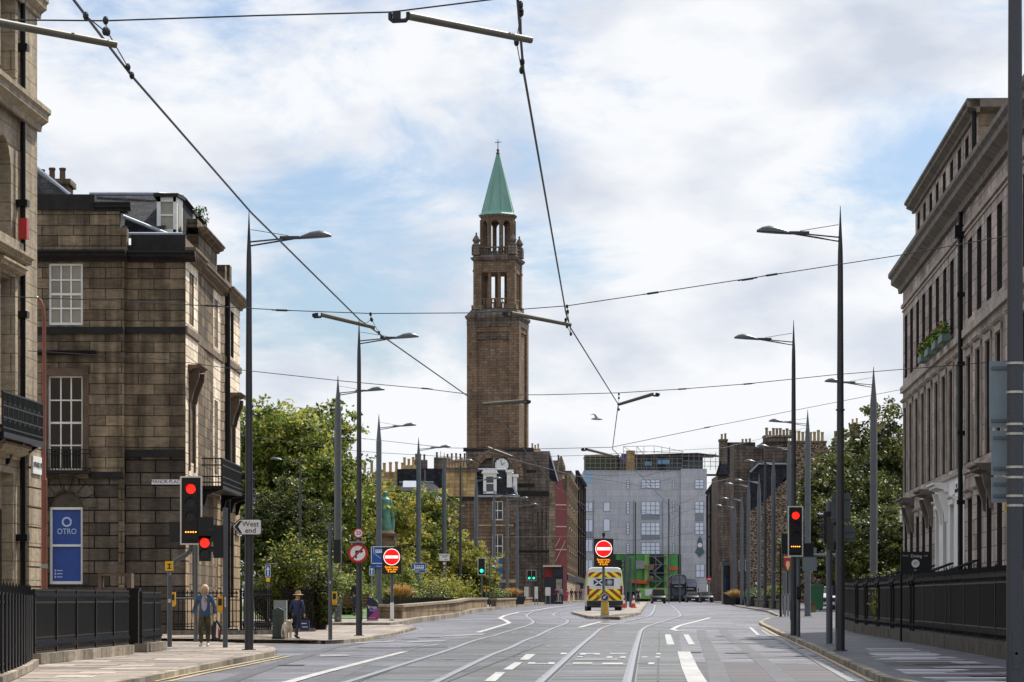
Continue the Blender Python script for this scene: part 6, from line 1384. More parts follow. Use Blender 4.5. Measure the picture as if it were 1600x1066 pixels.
# T1b: second assembly behind
s=gs(1003,.1); p=GS(306,s,.1); hz=lambda y: E((950-y)/s)-p.z
t=thing('traffic_signal','grey signal post with side-facing black heads behind the standing person','traffic signal',p,group='signals at the side street mouth'); post(t,0,0,hz(790)); ybox(t,-.62,0,hz(945)); 
b=MB(); b.tube([(0,0,hz(935)),(-.6,0,hz(935))],.02,6); build(b,'bracket',grey_steel,t)
signal_head(t,-.5,.05,hz(848),2,9,.4,.25,False,rz=PI)
s=gs(1012,.1); p=GS(352,s,.1); hz=lambda y: E((950-y)/s)-p.z
t=thing('traffic_signal','grey post with small red pedestrian signal and black heads, yellow unit on it','traffic signal',p,group='signals at the side street mouth'); post(t,0,0,hz(795),.06); ybox(t,-.12,0,hz(954)); stick(t,0,-.063,[.9+.1*k for k in range(8)])
signal_head(t,(320-352)/s,.0,hz(877),2,0,.28,.27,False); signal_head(t,(334-352)/s,.1,hz(872),3,9,.28,.24,False,rz=-PI/2); b=MB(); b.box(-.65,-.28,.0,.2,hz(845),hz(808)); build(b,'signal_hood',black_plastic,t)
b=MB(); b.tube([(0,0,hz(818)),(-.25,0,hz(830))],.02,6); b.tube([(0,0,hz(862)),(-.3,.05,hz(865))],.02,6); build(b,'bracket',black_plastic,t)
s=gs(1000,.1); p=GS(516,s,.1); hz=lambda y: E((950-y)/s)-p.z
t=thing('traffic_signal','lone grey post with yellow push-button unit and back-turned black signal head','traffic signal',p,group='signals at the side street mouth'); post(t,0,0,hz(818),.058); ybox(t,.12,0,hz(943)); stick(t,0,-.06,[1.5]); signal_head(t,.2,.1,hz(880),3,9,.24,.24,False,rz=PI,small=.85)
# T2 tram signal across the road
s=PLOC[1240][0]*1.03; p=GS(1247.5,s,.1); hz=lambda y: E((950-y)/s)-p.z
t=thing('traffic_signal','red tram signal with white-edged board on the far pavement','traffic signal',p); post(t,0,0,hz(868),.06); signal_head(t,(1242.5-1247.5)/s,-.15,hz(864),3,0,.26,.30,True,True,lm=lens_red)
b=MB(); b.box((1254-1247.5)/s,(1271-1247.5)/s,-.05,.12,hz(869),hz(849)); b.box((1221-1247.5)/s,(1232-1247.5)/s,-.05,.12,hz(866),hz(834)); build(b,'signal_hood',black_plastic,t); ybox(t,-.0,-.1,hz(934),black_plastic)
b=MB(); b.tube([(.1,.3,hz(868)),((1320-1247.5)/s,.3,hz(867))],.06,8); build(b,'gantry_arm',galv,t,smooth='auto')
# T3 side-facing signals
s=60; p=GS(1303,s,.1); hz=lambda y: E((950-y)/s)-p.z
t=thing('traffic_signal','black hooded signal turned sideways on grey post beside the sign-back column','traffic signal',p,group='signals near the terrace'); post(t,-.12,0,hz(785),.085); signal_head(t,(1287-1303)/s,-.0,hz(850),3,9,.26,.26,False,rz=-PI/2)
s=62; p=GS(1309,s,.1); hz=lambda y: E((950-y)/s)-p.z
t=thing('traffic_signal','dark signal post with black push-button box against the sign-back column','traffic signal',p,group='signals near the terrace'); post(t,0,0,hz(855),.06); signal_head(t,-.06,-.1,hz(860),3,9,.24,.26,False,rz=PI*.75); ybox(t,0,-.1,hz(936),black_plastic)
b=MB(); b.box(-.15,.15,-.12,.05,hz(931),hz(915)); build(b,'control_box',M_('control box','#23272c',.5),t)
# far signals
def farsig(x,s,yb,lab,n=1,g=None,dz=.2):
    p=GS(x,s,dz); hz=lambda y: E((950-y)/s)-p.z; t=thing('traffic_signal',lab,'traffic signal',p,group='distant signals'); post(t,0,0,hz(yb),.06)
    for k in range(n): signal_head(t,.45*k*(1 if n>1 else 0)-.0,-.1-.05*k,hz(yb),3,2 if g is not None else 9,.28,.27,True,lm=g or lens_off)
farsig(752.5,24.5,896,'green traffic signal beside the litter bin',1,lens_green); farsig(827,15.4,906,'pair of green signals in front of the church',2,lens_green)
farsig(803,15.6,890,'dark back-turned signal head on the far poles near the church',1)
farsig(1158,14.5,890,'dark double signal head before the dark shops',1,None,.1); farsig(1168,15,890,'dark signal head beside the rubble wall foot',1,None,.1)
p=GP(985,949,.12); s=FPX/p.y; t=thing('traffic_signal','tall black signal cluster standing on the island just behind the van','traffic signal',p); hz=lambda y: E((950-y)/s)-p.z
post(t,0,0,hz(872),.09); post(t,-.35,.0,hz(868),.1); signal_head(t,-.95,-.1,hz(899),3,9,.34,.34,False,rz=PI); signal_head(t,-.6,0,hz(899),3,9,.3,.34,False,rz=PI/2)
b=MB(); b.box(.1,.12,-.05,.0,hz(898),hz(872)); b.box(.4,1.0,-.05,-.02,hz(889),hz(876)); b.box(.45,.95,-.06,-.05,hz(887.5),hz(877.5)); build(b,'sign_bracket',galv,t)
# cones
for x,y,l_ in ((990,950,'orange and white traffic cone just behind the van'),(974.5,950,'traffic cone half hidden by the parked van')):
    p=GP(x,y,.12); t=thing('traffic_cone',l_,'cone',p,group='traffic cones'); b=MB(); b.lathe([(.16,0.03),(.12,.3)],10,0); b.lathe([(.12,.3),(.085,.5)],10,1); b.lathe([(.085,.5),(.06,.68)],10,0); b.lathe([(.06,.68),(.03,.85)],10,1); b.box(-.2,.2,-.2,.2,0,.04,0); build(b,'cone_body',[M_('cone orange','#d8431f',.5,var=.05),signwhite],t,smooth='auto')
# --- signs: thing with face parts; origin at sign centre on its pole
def sign(name,lab,x,y,s,cat='traffic sign',dy=-.16,group=None): 
    p=W(x,y,s); p.y+=dy; return thing(name,lab,cat,p,group=group)
I=Matrix.Identity(4)
sP=PLOC[389][0]
t=sign('direction_sign','white West end arrow sign fixed to the tall dark column',387,823.5,sP); k=1/sP
P=[(-22*k,0),(-12*k,11.5*k),(20*k,11.5*k),(22*k,9.5*k),(22*k,-10.5*k),(20*k,-12.5*k),(-12*k,-12.5*k)]
b=MB(); b.plate([(x*1.04,z*1.06) for x,z in P],0,.02,0); build(b,'border',signblack,t); b=MB(); b.plate([(x*.98,z*.94) for x,z in P],-.003,0,0); build(b,'face',signwhite,t)
b=MB(); b.plate([(-20*k,0),(-11.5*k,9.5*k),(-7.5*k,9.5*k),(-14*k,0),(-7.5*k,-10.5*k),(-11.5*k,-10.5*k)],-.007,-.003); build(b,'chevron',signblack,t)
text('West',.17,signblack,t,T(5.5*k,-.006,4*k),world=False); text('end',.17,signblack,t,T(5.5*k,-.006,-6*k),world=False)
def disc_sign(t,r,inner,ring=signred,face=signwhite):
    b=MB(); b.disc((0,0,0),r,.02,28); build(b,'rim',ring,t); b=MB(); b.disc((0,-.004,0),inner,.003,28); build(b,'face',face,t)
sP=PLOC[561][0]
t=sign('speed_sign','small round 20 speed limit disc above the no-right-turn sign',560.5,833.5,sP); disc_sign(t,.16,.12); text('20',.16,signblack,t,T(0,-.006,0),world=False)
t=sign('no_right_turn_sign','round red-ringed no-right-turn sign on the dark lamp column',559.5,864.5,sP,dy=-.14); disc_sign(t,.31,.235)
b=MB(); b.box(-.08,-.03,-.01,-.005,-.16,.05); b.box(-.08,.1,-.01,-.005,.03,.08); b.plate([(.08,-.01),(.08,.12),(.17,.055)],-.01,-.005); build(b,'arrow',signblack,t)
b=MB(); c=.17; b.plate([(-c-.02,-c+.02),(-c+.02,-c-.02),(c+.02,c-.02),(c-.02,c+.02)],-.014,-.01); build(b,'slash',signred,t)
b=MB(); b.box(-.26,.2,-.12,.05,.32,.37); b.box(-.05,.05,-.02,.1,.33,.42); build(b,'sign_light',galv,t)
# blue tram-lane sign behind the LED sign
sP=PLOC[592][0]
t=sign('tram_lane_sign','large blue tram lane sign partly behind the no-entry sign',592,868,sP,dy=-.2); k=1/sP
b=MB(); b.plate([(-12*k,14*k),(24*k,14*k),(24*k,-13*k),(-12*k,-13*k)],0,.02); build(b,'face',signblue,t)
b=MB(); z0=.0
for a in ((-12,14,24,13),(-12,-12,24,-13),(-12,14,-11,-13),(-8,13,-7.3,4)): b.box(a[0]*k,a[2]*k,-.006,-.001,a[3]*k,a[1]*k)
for q in range(4): b.plate([((-7+q*2.7)*k,(3.5-q*2.1)*k),((-5.2+q*2.7)*k,(2.1-q*2.1)*k),((-5.6+q*2.7)*k,(1.5-q*2.1)*k),((-7.4+q*2.7)*k,(2.9-q*2.1)*k)],-.006,-.001)
b.box(-5*k,8*k,-.006,-.001,4*k,9*k); build(b,'markings',signwhite,t); b=MB(); 
for q in range(4): b.box((-4+q*3)*k,(-2.2+q*3)*k,-.008,-.006,6*k,8*k)
build(b,'tram_windows',signblue,t)
b=MB(); b.plate([(-12*k,-14*k),(24*k,-14*k),(24*k,-20*k),(-12*k,-20*k)],0,.02); build(b,'lower_plate',signblue,t); text('At any time',.1,signwhite,t,T(4*k,-.006,-17*k),world=False)
t=sign('ahead_sign','small blue plate with white turning arrow under the large blue sign',581,892,sP*.99,dy=-.1); b=MB(); b.plate([(-4*k,8*k),(4*k,8*k),(4*k,-8*k),(-4*k,-8*k)],0,.02); build(b,'face',signblue,t); b=MB(); b.box(-.03,.03,-.006,-.001,-.2,.06); b.plate([(-.09,.05),(.09,.05),(0,.2)],-.006,-.001); b.box(-.13,-.11,-.006,-.001,-.24,.24); b.box(.11,.13,-.006,-.001,-.24,.24); b.box(-.13,.13,-.006,-.001,.22,.24); b.box(-.13,.13,-.006,-.001,-.24,-.22); build(b,'arrow',signwhite,t)
b=MB(); b.tube([(0,.06,-(970-892)*k),(0,.06,.3)],.03,8); build(b,'post',galv,t,smooth='auto')
# LED no-entry signs
def led(x,y0,y1,hw,s,yb,lab,cam_=False,dz=.2):
    p=GP(x,yb,dz) ; s=FPX/p.y; t=thing('led_no_entry_sign',lab,'traffic sign',p,group='illuminated no-entry signs'); hz=lambda y: E((950-y)/s)-p.z; k=1/s
    post(t,0,0,hz(y1)+.1,.065,grey_steel)
    b=MB(); b.box(-hw*k,hw*k,-.25,-.07,hz(y1),hz(y0)); build(b,'matrix_panel',M_('led panel','#241012',.5,var=.1,scale=30),t)
    zc=hz(y0+ (hw*2)*.52); r=hw*.86*k; led_red=M_('led red','#f01010',.4,var=0,emit='#ff0808',es=1.1); led_w=M_('led white','#ffe8e0',.4,var=0,emit='#fff0e8',es=1.0)
    b=MB(); b.disc((0,-.256,zc),r,.006,28); build(b,'led_ring',led_w,t); b=MB(); b.disc((0,-.26,zc),r*.93,.004,28); build(b,'led_disc',led_red,t); b=MB(); b.box(-r*.8,r*.8,-.266,-.26,zc-r*.17,zc+r*.17); build(b,'led_bar',led_w,t)
    am=M_('led amber','#ffb000',.4,var=0,emit='#ff9c00',es=1.6)
    for i,l in enumerate(('Except trams,','buses, taxis','& cycles')): text(l,4.6*k,am,t,T(0,-.262,hz(y1)+ (11.3-i*3.5)*k),world=False,name='led_lettering',sx=.82)
    if cam_: b=MB(); b.box(-.07,.07,-.2,-.06,hz(y0)+.1,hz(y0)+.28); b.tube([(0,-.12,hz(y0)),(0,-.12,hz(y0)+.1)],.03,6); build(b,'camera',black_plastic,t)
    return t,s,p
t,s_,p_=led(612.5,855,897.5,15,0,970,'lit red no-entry matrix sign on grey post by the low stone wall')
b=MB(); b.lathe([(.075,.05),(.075,.75)],12); build(b,'white_band',signwhite,t); b=MB(); b.lathe([(.11,0),(.11,.04)],12); build(b,'base_flange',galv,t)
led(943,842,886,15.2,0,963,'lit red no-entry matrix sign standing on the island in front of the van',True,.12)
# bollard
p=GP(944.5,964.2,.12); p.y-=.55; s=FPX/p.y; t=thing('keep_left_bollard','yellow and grey bollard with small blue arrow disc on the island tip','bollard',p)
b=MB(); b.lathe([(.22,0),(.2,.1),(.17,.7),(.15,.72)],12,0,sx=1.05,sy=.6); build(b,'body',M_('bollard grey','#a39b82',.5,var=.1),t,smooth='auto'); b=MB(); b.box(-.12,.12,-.14,-.1,.14,.68); build(b,'yellow_panel',M_('bollard yellow','#c9a018',.5,var=.15),t)
b=MB(); b.disc((0,-.12,.92),.2,.16,20); b.box(-.16,.16,-.1,.05,.68,.92); build(b,'head',M_('bollard grey','#a39b82'),t); b=MB(); b.disc((0,-.13,.92),.145,.01,20); build(b,'arrow_disc',M_('disc dark blue','#27364e',.4),t); b=MB(); b.plate([(.08,.99),(.05,1.02),(-.03,.94),(-.06,.97),(-.08,.86),(.02,.88),(-.01,.91)],-.137,-.131); build(b,'arrow',signwhite,t)
# smaller signs
sP=PLOC[654][0]; k=1/sP
t=sign('tram_sign','small rounded blue tram sign on a thick grey pole',654,887.5,sP); b=MB(); b.box(-11.5*k,11.5*k,0,.02,-7.5*k,7.5*k); build(b,'border',signwhite,t); b=MB(); b.box(-11*k,11*k,-.004,0,-7*k,7*k); build(b,'face',signblue,t)
b=MB(); b.box(-5*k,8.5*k,-.008,-.004,-1.2*k,4*k); b.box(-7*k,-5.8*k,-.008,-.004,-3*k,6.5*k); b.box(-11*k,11*k,-.008,-.004,-3.6*k,-3*k); b.box(-6*k,1*k,-.008,-.004,-5.6*k,-4.8*k); build(b,'markings',signwhite,t)
b=MB(); [b.box((-4+q*3)*k,(-2+q*3)*k,-.01,-.008,1*k,3*k) for q in range(4)]; build(b,'tram_windows',signblue,t)
sP=PLOC[694][0]; k=1/sP
t=sign('parking_plate','small white rectangular plate with black lines on a thick grey pole',694.5,871,sP); b=MB(); b.box(-8*k,8*k,0,.02,-5.5*k,5.5*k); build(b,'face',signwhite,t); text('Controlled\nZONE',.13,signblack,t,T(0,-.003,2.0*k),world=False); text('8-6',.13,signblack,t,T(3*k,-.003,-3.4*k),world=False)
b=MB(); b.disc((0,-.0,-9.5*k),2.8*k,.02,14); build(b,'small_disc',signred,t); b=MB(); b.disc((0,-.004,-9.5*k),1.9*k,.003,14); build(b,'disc_face',signwhite,t)
sP=PLOC[772][0]; k=1/sP
t=sign('warning_triangle','white and red warning triangle on a grey backing board',773,877,sP,dy=-.2); b=MB(); b.box(-5.6*k,5.6*k,0,.02,-9*k,8*k); build(b,'backing_board',galv,t); b=MB(); b.plate([(-5.2*k,-4*k),(5.2*k,-4*k),(0,5.8*k)],-.006,0); build(b,'triangle',signred,t); b=MB(); b.plate([(-3.6*k,-3*k),(3.6*k,-3*k),(0,3.9*k)],-.01,-.006); build(b,'triangle_face',signwhite,t); b=MB(); b.box(-.03,.03,-.014,-.01,-1.2*k,1.6*k); b.box(-.03,.03,-.014,-.01,-2.5*k,-1.8*k); build(b,'exclamation',signblack,t); b=MB(); b.box(-4.5*k,4.5*k,-.006,0,-8.4*k,-6*k); build(b,'plate',signwhite,t)
# one-way arrow on its own post
s=47; p=GS(419,s,.1); hz=lambda y: E((950-y)/s)-p.z; k=1/s
t=thing('ahead_sign','blue plate with white up arrow above a yellow tag, behind the grey cabinets','traffic sign',p); post(t,0,0,hz(882),.04); b=MB(); b.box(-4*k,4*k,-.07,-.05,hz(902),hz(883)); build(b,'face',signwhite,t); b=MB(); b.box(-3.4*k,3.4*k,-.074,-.07,hz(901.3),hz(883.7)); build(b,'blue_field',signblue,t); b=MB(); b.box(-.02,.02,-.08,-.074,hz(900),hz(890)); b.plate([(-.06,hz(891)),(.06,hz(891)),(0,hz(885))],-.08,-.074); build(b,'arrow',signwhite,t)
b=MB(); b.box(-3*k,3*k,-.07,-.05,hz(909),hz(903)); build(b,'yellow_tag',signyellow,t); b=MB(); b.box(-.04,14*k,-.1,.1,hz(881.5),hz(880)); build(b,'sign_light',galv,t)
# sign backs on the tall column and far ones
sP=PLOC[1313][0]; k=1/sP
for (x0,y0,x1,y1,l_) in ((1300,770,1330,816,'large grey sign back on the tall dark column near the terrace'),(1304,821,1337,846,'smaller grey sign back below the large one on the tall column')):
    a=W(x0,y0,sP-.4); c=W(x1,y1,sP-.4); n=thing('road_sign',l_,'traffic sign',(a.x,a.y+.12,c.z),group='sign backs on the tall column'); b=MB(); b.box(a.x,c.x,a.y+.1,a.y+.12,c.z,a.z); build(b,'plate',M_('sign back dim','#59625f',.5,.2,var=.08),n,world=True); b=MB(); [b.box(a.x,c.x,a.y+.07,a.y+.1,z-.02,z+.02) for z in (a.z-.12,c.z+.1)]; build(b,'rail',M_('sign rail','#5e686c'),n,world=True)
s=44; a=W(1254,848,s); n=thing('road_sign','pale grey sign back behind the far red tram signal','traffic sign',(a.x,a.y,W(0,890,s).z)); b=MB(); b.box(a.x,a.x+22/s,a.y,a.y+.03,W(0,892,s).z,W(0,856,s).z); build(b,'plate',M_('sign back grey','#7c878b'),n,world=True)
# pennant sign
s=30; p=W(1231,880,s); n=thing('pennant_sign','red and gold shield-shaped pennant hanging near the far tram signal','sign',p); b=MB(); b.plate([(-.2,.4),(.2,.4),(.22,.1),(.1,-.35),(-.1,-.35),(-.22,.1)],0,.03); build(b,'cloth',M_('pennant red','#a8202c',.6,var=.1),n); b=MB(); b.plate([(-.08,.1),(.08,.1),(.1,-.1),(0,-.4),(-.1,-.1)],-.01,0); b.box(-.2,.2,-.01,0,.28,.34); build(b,'emblem',M_('pennant gold','#d8b878',.5),n); b=MB(); b.tube([(0,.05,G(p.y)-p.z+.1),(0,.05,.6)],.03,6); build(b,'post',black_iron,n)
s=12; p=W(1108,905,s); n=thing('no_entry_sign','small red no-entry disc near the far buses','traffic sign',p); b=MB(); b.disc((0,0,0),.32,.03,16); build(b,'face',signred,n); b=MB(); b.box(-.2,.2,-.02,0,-.05,.05); build(b,'bar',signwhite,n); b=MB(); b.tube([(0,.06,G(p.y)-p.z),(0,.06,.4)],.05,6); build(b,'post',galv,n)
# black club board
s=57.5; a=W(1407,862,s); c=W(1454,897,s); n=thing('notice_board','black board with white script and round white emblem on posts before the terrace','sign board',(a.x,a.y,G(a.y)+.1)); M=T((a.x+c.x)/2,a.y,(a.z+c.z)/2)
b=MB(); w2_=(c.x-a.x)/2; h2=(a.z-c.z)/2; b.box(-w2_,w2_,0,.05,-h2,h2,0,M); build(b,'board',M_('board black','#101114',.5,var=.1),n,world=True); b=MB(); b.disc((0,-.006,-.02),.11,.006,20,0,M); build(b,'emblem',signwhite,n,world=True); b=MB(); b.tube([(-.04,-.01,-.06),(-.02,-.01,.02),(.03,-.01,-.02),(.05,-.01,.04)],.008,4,0,M); build(b,'emblem_mark',signblack,n,world=True)
text('Dining',.115,signwhite,n,M@T(.02,-.004,.18),ex=.001); text('CLUB',.04,signwhite,n,M@T(.28,-.004,.19),ex=.001); text('PRIVATE',.04,signwhite,n,M@T(-.27,-.004,.19),ex=.001); text('Bar',.06,signwhite,n,M@T(.0,-.004,-.2),ex=.001)
b=MB(); b.tube([(-w2_+.03,.08,G(a.y)-.1-M.translation.z),(-w2_+.03,.08,h2)],.03,6,0,M); b.tube([(w2_-.03,.08,G(a.y)-.1-M.translation.z),(w2_-.03,.08,h2)],.03,6,0,M); build(b,'post',black_iron,n,world=True)
# A-board, cabinets, bins, bench, far posts
p=GP(582,970,.2); s=FPX/p.y; t=thing('advert_board','free-standing purple and pink advertising board with rounded top','advert board',p); k=1/s; hh=37*k; w_=9*k
P=[(-w_,0.06),(w_,0.06)]+[(w_,hh*.6)]+[(w_-2*w_*(1-math.cos(PI/2*q/8)),hh*.6+hh*.4*math.sin(PI/2*q/8)) for q in range(1,9)]
b=MB(); b.plate(P,0,.05,0); build(b,'panel',M_('advert navy','#231f3f',.4,var=.05),t); b=MB(); b.plate([(-w_*.98,.08),(w_*.98,.08),(w_*.98,hh*.5),(.1*w_,hh*.32)],-.004,0); build(b,'pink_field',M_('advert pink','#a83a80',.4,var=.05),t)
b=MB(); pts=[(w_*.9,hh*.55),(w_*.2,hh*.45),(-w_*.5,hh*.5),(-w_*.9,hh*.72),(-w_*.85,hh*.6),(-w_*.4,hh*.4),(w_*.3,hh*.38),(w_*.95,hh*.5)]; b.plate(pts,-.006,-.004); build(b,'swoosh',M_('advert violet','#7d6fc0',.4),t); text('fringe',.16,signwhite,t,T(0,-.009,hh*.57),world=False); b=MB(); b.box(-w_*.5,w_*.5,-.007,-.004,.1,.14); b.box(-w_,w_,-.05,.1,0,.06); build(b,'foot',M_('advert foot','#9c93a8',.5),t)
p=GP(439,997,.1); s=FPX/p.y; 
for (x,y,w_,h_,m_,l_,pitch) in ((437.5,996,20,58,M_('cabinet grey','#7f8a88',.5,.1,var=.1),'pale grey tall street cabinet behind the dark green one',0),(434.5,998.5,18,48,M_('cabinet green','#3a453c',.5,.1,var=.12),'dark green street cabinet with pitched cap',.06)):
    p=GP(x,y,.1); s=FPX/p.y; t=thing('street_cabinet',l_,'street cabinet',p,group='street cabinets'); k=1/s; a=w_/2*k; h=h_*k; b=MB(); b.plate([(-a,0),(a,0),(a,h-pitch),(0,h+pitch*.3),(-a,h-pitch)],0,.35); build(b,'housing',m_,t); b=MB(); b.box(-a*1.05,a*1.05,-.02,.37,-.02,.06); b.box(-.006,.006,-.006,0,.1,h-.15); b.box(-a*.9,a*.9,-.005,0,h*.75,h*.76); build(b,'door_seams',M_('seam dark','#1c211e',.6),t)
p=GS(180,50,.1); k=1/50; t=thing('stone_bin_store','low stone framed hatch in front of the sooty ground floor wall','hatch',p); b=MB(); hz=lambda y:E((950-y)/50)-p.z; b.box(-.52,.52,-.1,.5,hz(900),hz(896)); b.box(-.52,-.42,-.1,.5,0,hz(900)); b.box(.38,.52,-.1,.5,0,hz(900)); b.box(-.42,.38,.0,.4,0,hz(918)); build(b,'frame',M_('sooty trim','#5a4a3a'),t)
def bin_(x,y,s,w_,h_,lab,m,dz=.1):
    p=GS(x,s,dz); t=thing('wheeled_bin',lab,'litter bin',p,group='street bins'); k=1/s; a=w_/2*k; h=h_*k; b=MB(); b.add([(-a*.9,-a*.8,.08),(a*.9,-a*.8,.08),(a*.9,a*.8,.08),(-a*.9,a*.8,.08),(-a,-a*.9,h*.88),(a,-a*.9,h*.88),(a,a*.9,h*.88),(-a,a*.9,h*.88)],[(0,3,2,1),(4,5,6,7),(0,1,5,4),(1,2,6,5),(2,3,7,6),(3,0,4,7)]); build(b,'body',m,t)
    b=MB(); b.plate([(-a*1.06,h*.88),(a*1.06,h*.88),(a*.95,h*.95),(a*.4,h),(-a*.4,h),(-a*.95,h*.95)],-a*1.0,a*.95); build(b,'lid',M_('bin lid','#38504a',.5,var=.1),t); b=MB(); [b.lathe([(.07,-.04),(.07,.04)],8,0,M=T(sx_1*a*.7,sy_1*a*.6,.08)@Matrix.Rotation(PI/2,4,'Y')) for sx_1 in (-1,1) for sy_1 in (-1,1)]; build(b,'wheel',black_plastic,t)
gb=M_('bin green','#1f5a34',.45,var=.1); gd=M_('bin dark green','#1d4038',.45,var=.1)
bin_(1273,0,28,26,42,'large green wheeled bin behind the mossy wall stub',gb); bin_(1179,0,17.5,17,20,'small green bin in front of the shops beyond the far wall',gb); bin_(734,0,24.5,15,20,'dark green litter bin between thin and thick park poles',gd,.2)
p=GS(551,34,.22); t=thing('park_bench','brown timber park bench on the lawn behind the lamp column','bench',p); b=MB(); [b.box(-.75,.75,-.25+.12*q,-.15+.12*q,.42,.45) for q in range(4)]; build(b,'seat',timber,t); b=MB(); [b.box(-.75,.75,.26+.02*q,.29+.02*q,.5+.13*q,.6+.13*q) for q in range(4)]; build(b,'backrest',timber,t)
for xx_ in (-.7,.7):
    b=MB(); b.box(xx_-.03,xx_+.03,-.26,-.2,0,.62); b.box(xx_-.03,xx_+.03,.2,.27,0,1.0); b.box(xx_-.03,xx_+.03,-.26,.2,.6,.64); build(b,'leg',timber,t)
# railings of the corner house front garden and street side
railing('iron_railing','black railing with sunlit quoins behind it at the foot of the corner house',[GS(262,48.4,.1),GS(330,48.2,.1),GS(372,48,.1)],1.2,sp=.13,base=.15,group='railings of the corner house',r=.014)
railing('iron_railing','black railing panel between tall column and grey cabinets',[GS(374,48,.1),GS(398,48,.1),GS(424,47.6,.1)],1.25,sp=.1,base=.15,dense_=True,group='railings of the corner house',r=.018)
railing('iron_railing','black railing half covered by the bright shrub behind the hatted person',[GS(440,45,.1),GS(490,44.6,.1)],1.3,sp=.09,base=.12,dense_=True,group='railings of the corner house',r=.018)
for (x,y,h,l_) in ((765,950,38,'thin grey post with yellow unit at the gap in the low walls'),(759.5,950,30,'short grey post with white unit at the gap in the low walls')):
    p=GP(x,y,.1); s=FPX/p.y; t=thing('signal_post',l_,'post',p,group='posts at the wall gap'); post(t,0,0,h*1.9/s if x==765 else h/s,.05); ybox(t,-.1,0,1.15)
for i,(x,yt,yb,w_) in enumerate(((1226,895,962,.09),(1246,900,965,.07),(1234,905,955,.05),(1183,858,938,.06),(1160,905,938,.06),(1168,905,938,.06))):
    p=GP(x,min(yb,960),.1) if yb>941.5 else GS(x,13,.1); s=FPX/p.y; t=thing('guard_post',['grey post under the red pennant','grey post touching the far tram signal','thin grey post behind the pennant post','tall thin grey post before the lean-to roof','short grey post beside the straw planter','short grey post left of the rubble wall'][i],'post',p); post(t,0,0,E((950-yt)/s)-p.z,w_)
p=GP(1219.5,964,.1); t=thing('black_post','slim black post standing alone beside the far kerb','post',p); post(t,0,0,E((950-855)/(FPX/p.y))-p.z,.05,black_iron)
# bridge-side grey barrier panels under the pennant
t=thing('grey_guard_rail','grey vertical guard posts beside the far tram signal','guard rail',GP(1228,963,.1)); b=MB(); [b.box(-.25+q*.16,-.17+q*.16,0,.06,0,1.1) for q in range(4)]; b.box(-.3,.4,0,.05,1.05,1.12); build(b,'rails',galv,t)
# statue monument
s=25; p=GS(602,s,.2); t=thing('monument','stone monument pedestal topped by a green bronze robed statue','monument',p); hz=lambda y:E((950-y)/s)-p.z
st_=M_('monument stone','#8c7464',.8,var=.35,scale=1.2,bump=.3); b=MB()
def sqz(z0,z1,a,c): b.add([(-a,-a,z0),(a,-a,z0),(a,a,z0),(-a,a,z0),(-c,-c,z1),(c,-c,z1),(c,c,z1),(-c,c,z1)],[(0,3,2,1),(4,5,6,7),(0,1,5,4),(1,2,6,5),(2,3,7,6),(3,0,4,7)])
sqz(0,.4,1.5,1.5); sqz(.4,.8,1.2,1.2); sqz(.8,hz(855),.62,.58); sqz(hz(855),hz(846),.62,.7); sqz(hz(846),hz(838),.5,.5); sqz(hz(838),hz(834),.75,.9); sqz(hz(834),hz(829),.6,.45); build(b,'pedestal',st_,t)
b=MB(); [b.tube([(x,y,hz(870)),(x,y,hz(838))],.09,8) for x in (-.6,.6) for y in (-.6,.6)]; build(b,'colonnette',st_,t)
b=MB(); H0=hz(829); H1=hz(768); hh=H1-H0
b.lathe([(.42,H0),(.45,H0+.1),(.34,H0+hh*.35),(.3,H0+hh*.5),(.36,H0+hh*.68),(.33,H0+hh*.8),(.12,H0+hh*.86),(.1,H0+hh*.88),(.15,H0+hh*.93),(.14,H0+hh*.98),(.05,H1)],14,0,sy=.8)
b.tube([(.3,-.0,H0+hh*.78),(.42,-.1,H0+hh*.6),(.2,-.35,H0+hh*.55)],[.1,.08,.06],8); b.tube([(-.3,0,H0+hh*.78),(-.44,0,H0+hh*.6),(-.35,-.2,H0+hh*.45)],[.1,.08,.06],8); b.tube([(.28,.1,H0+hh*.75),(.5,.1,H0+hh*.3),(.45,.1,H0)],[.08,.1,.12],6); build(b,'statue',bronze,t,smooth='auto')
b=MB()
for q in range(5): an=q*1.3; b.tube([(.9*math.cos(an),.9*math.sin(an)-.4,.8),(.95*math.cos(an),.95*math.sin(an)-.4,1.6),(.7*math.cos(an),.7*math.sin(an)-.4,2.0)],[.2,.16,.08],8)
build(b,'carved_figures',st_,t,smooth='auto')
# ------------------------------------------------------------------ overhead wires
def wire(name,lab,pts,r=.012,cat='wire',group=None,m=None,extra=None):
    P=[W(*p) for p in pts]; t=thing(name,lab,cat,P[0],group=group); b=MB(); b.tube(P,r*.62,5); build(b,'cable',m or wire_m,t,world=True)
    return t
def insul(t,p,d=.16,r=.03,dirv=(1,0,0)):
    c=W(*p); u=Vector(dirv).normalized(); b=MB(); b.tube([c-u*d,c-u*d*.6,c-u*d*.55,c+u*d*.55,c+u*d*.6,c+u*d],[r*.3,r*.3,r*.6,r*.6,r*.3,r*.3],8); build(b,'insulator',black_plastic,t,world=True,smooth='auto')
def ext(p0,p1,k): return tuple(a+(a-b)*k for a,b in zip(p0,p1))
t=wire('contact_wire','thick contact wire sweeping down to the foot of the church tower',[(20,-165,250),(115,0,206),(205,118,180),(392,332,134),(562,500,99),(600,527,94),(735,622,73),(760,633,71),(800,680,55),(868,760,40),(930,800,28)],.019,group='contact wires')
t2=wire('contact_wire','contact wire dropping steeply from the top centre, kinking above the grey wrap',[(790,-200,250),(809,0,206),(814,62,190),(818,110,180),(884,488,100),(891,512,97),(966,632,70),(957,702,54),(1003,745,40),(1045,790,28),(1050,850,18)],.019,group='contact wires')
SW=[]
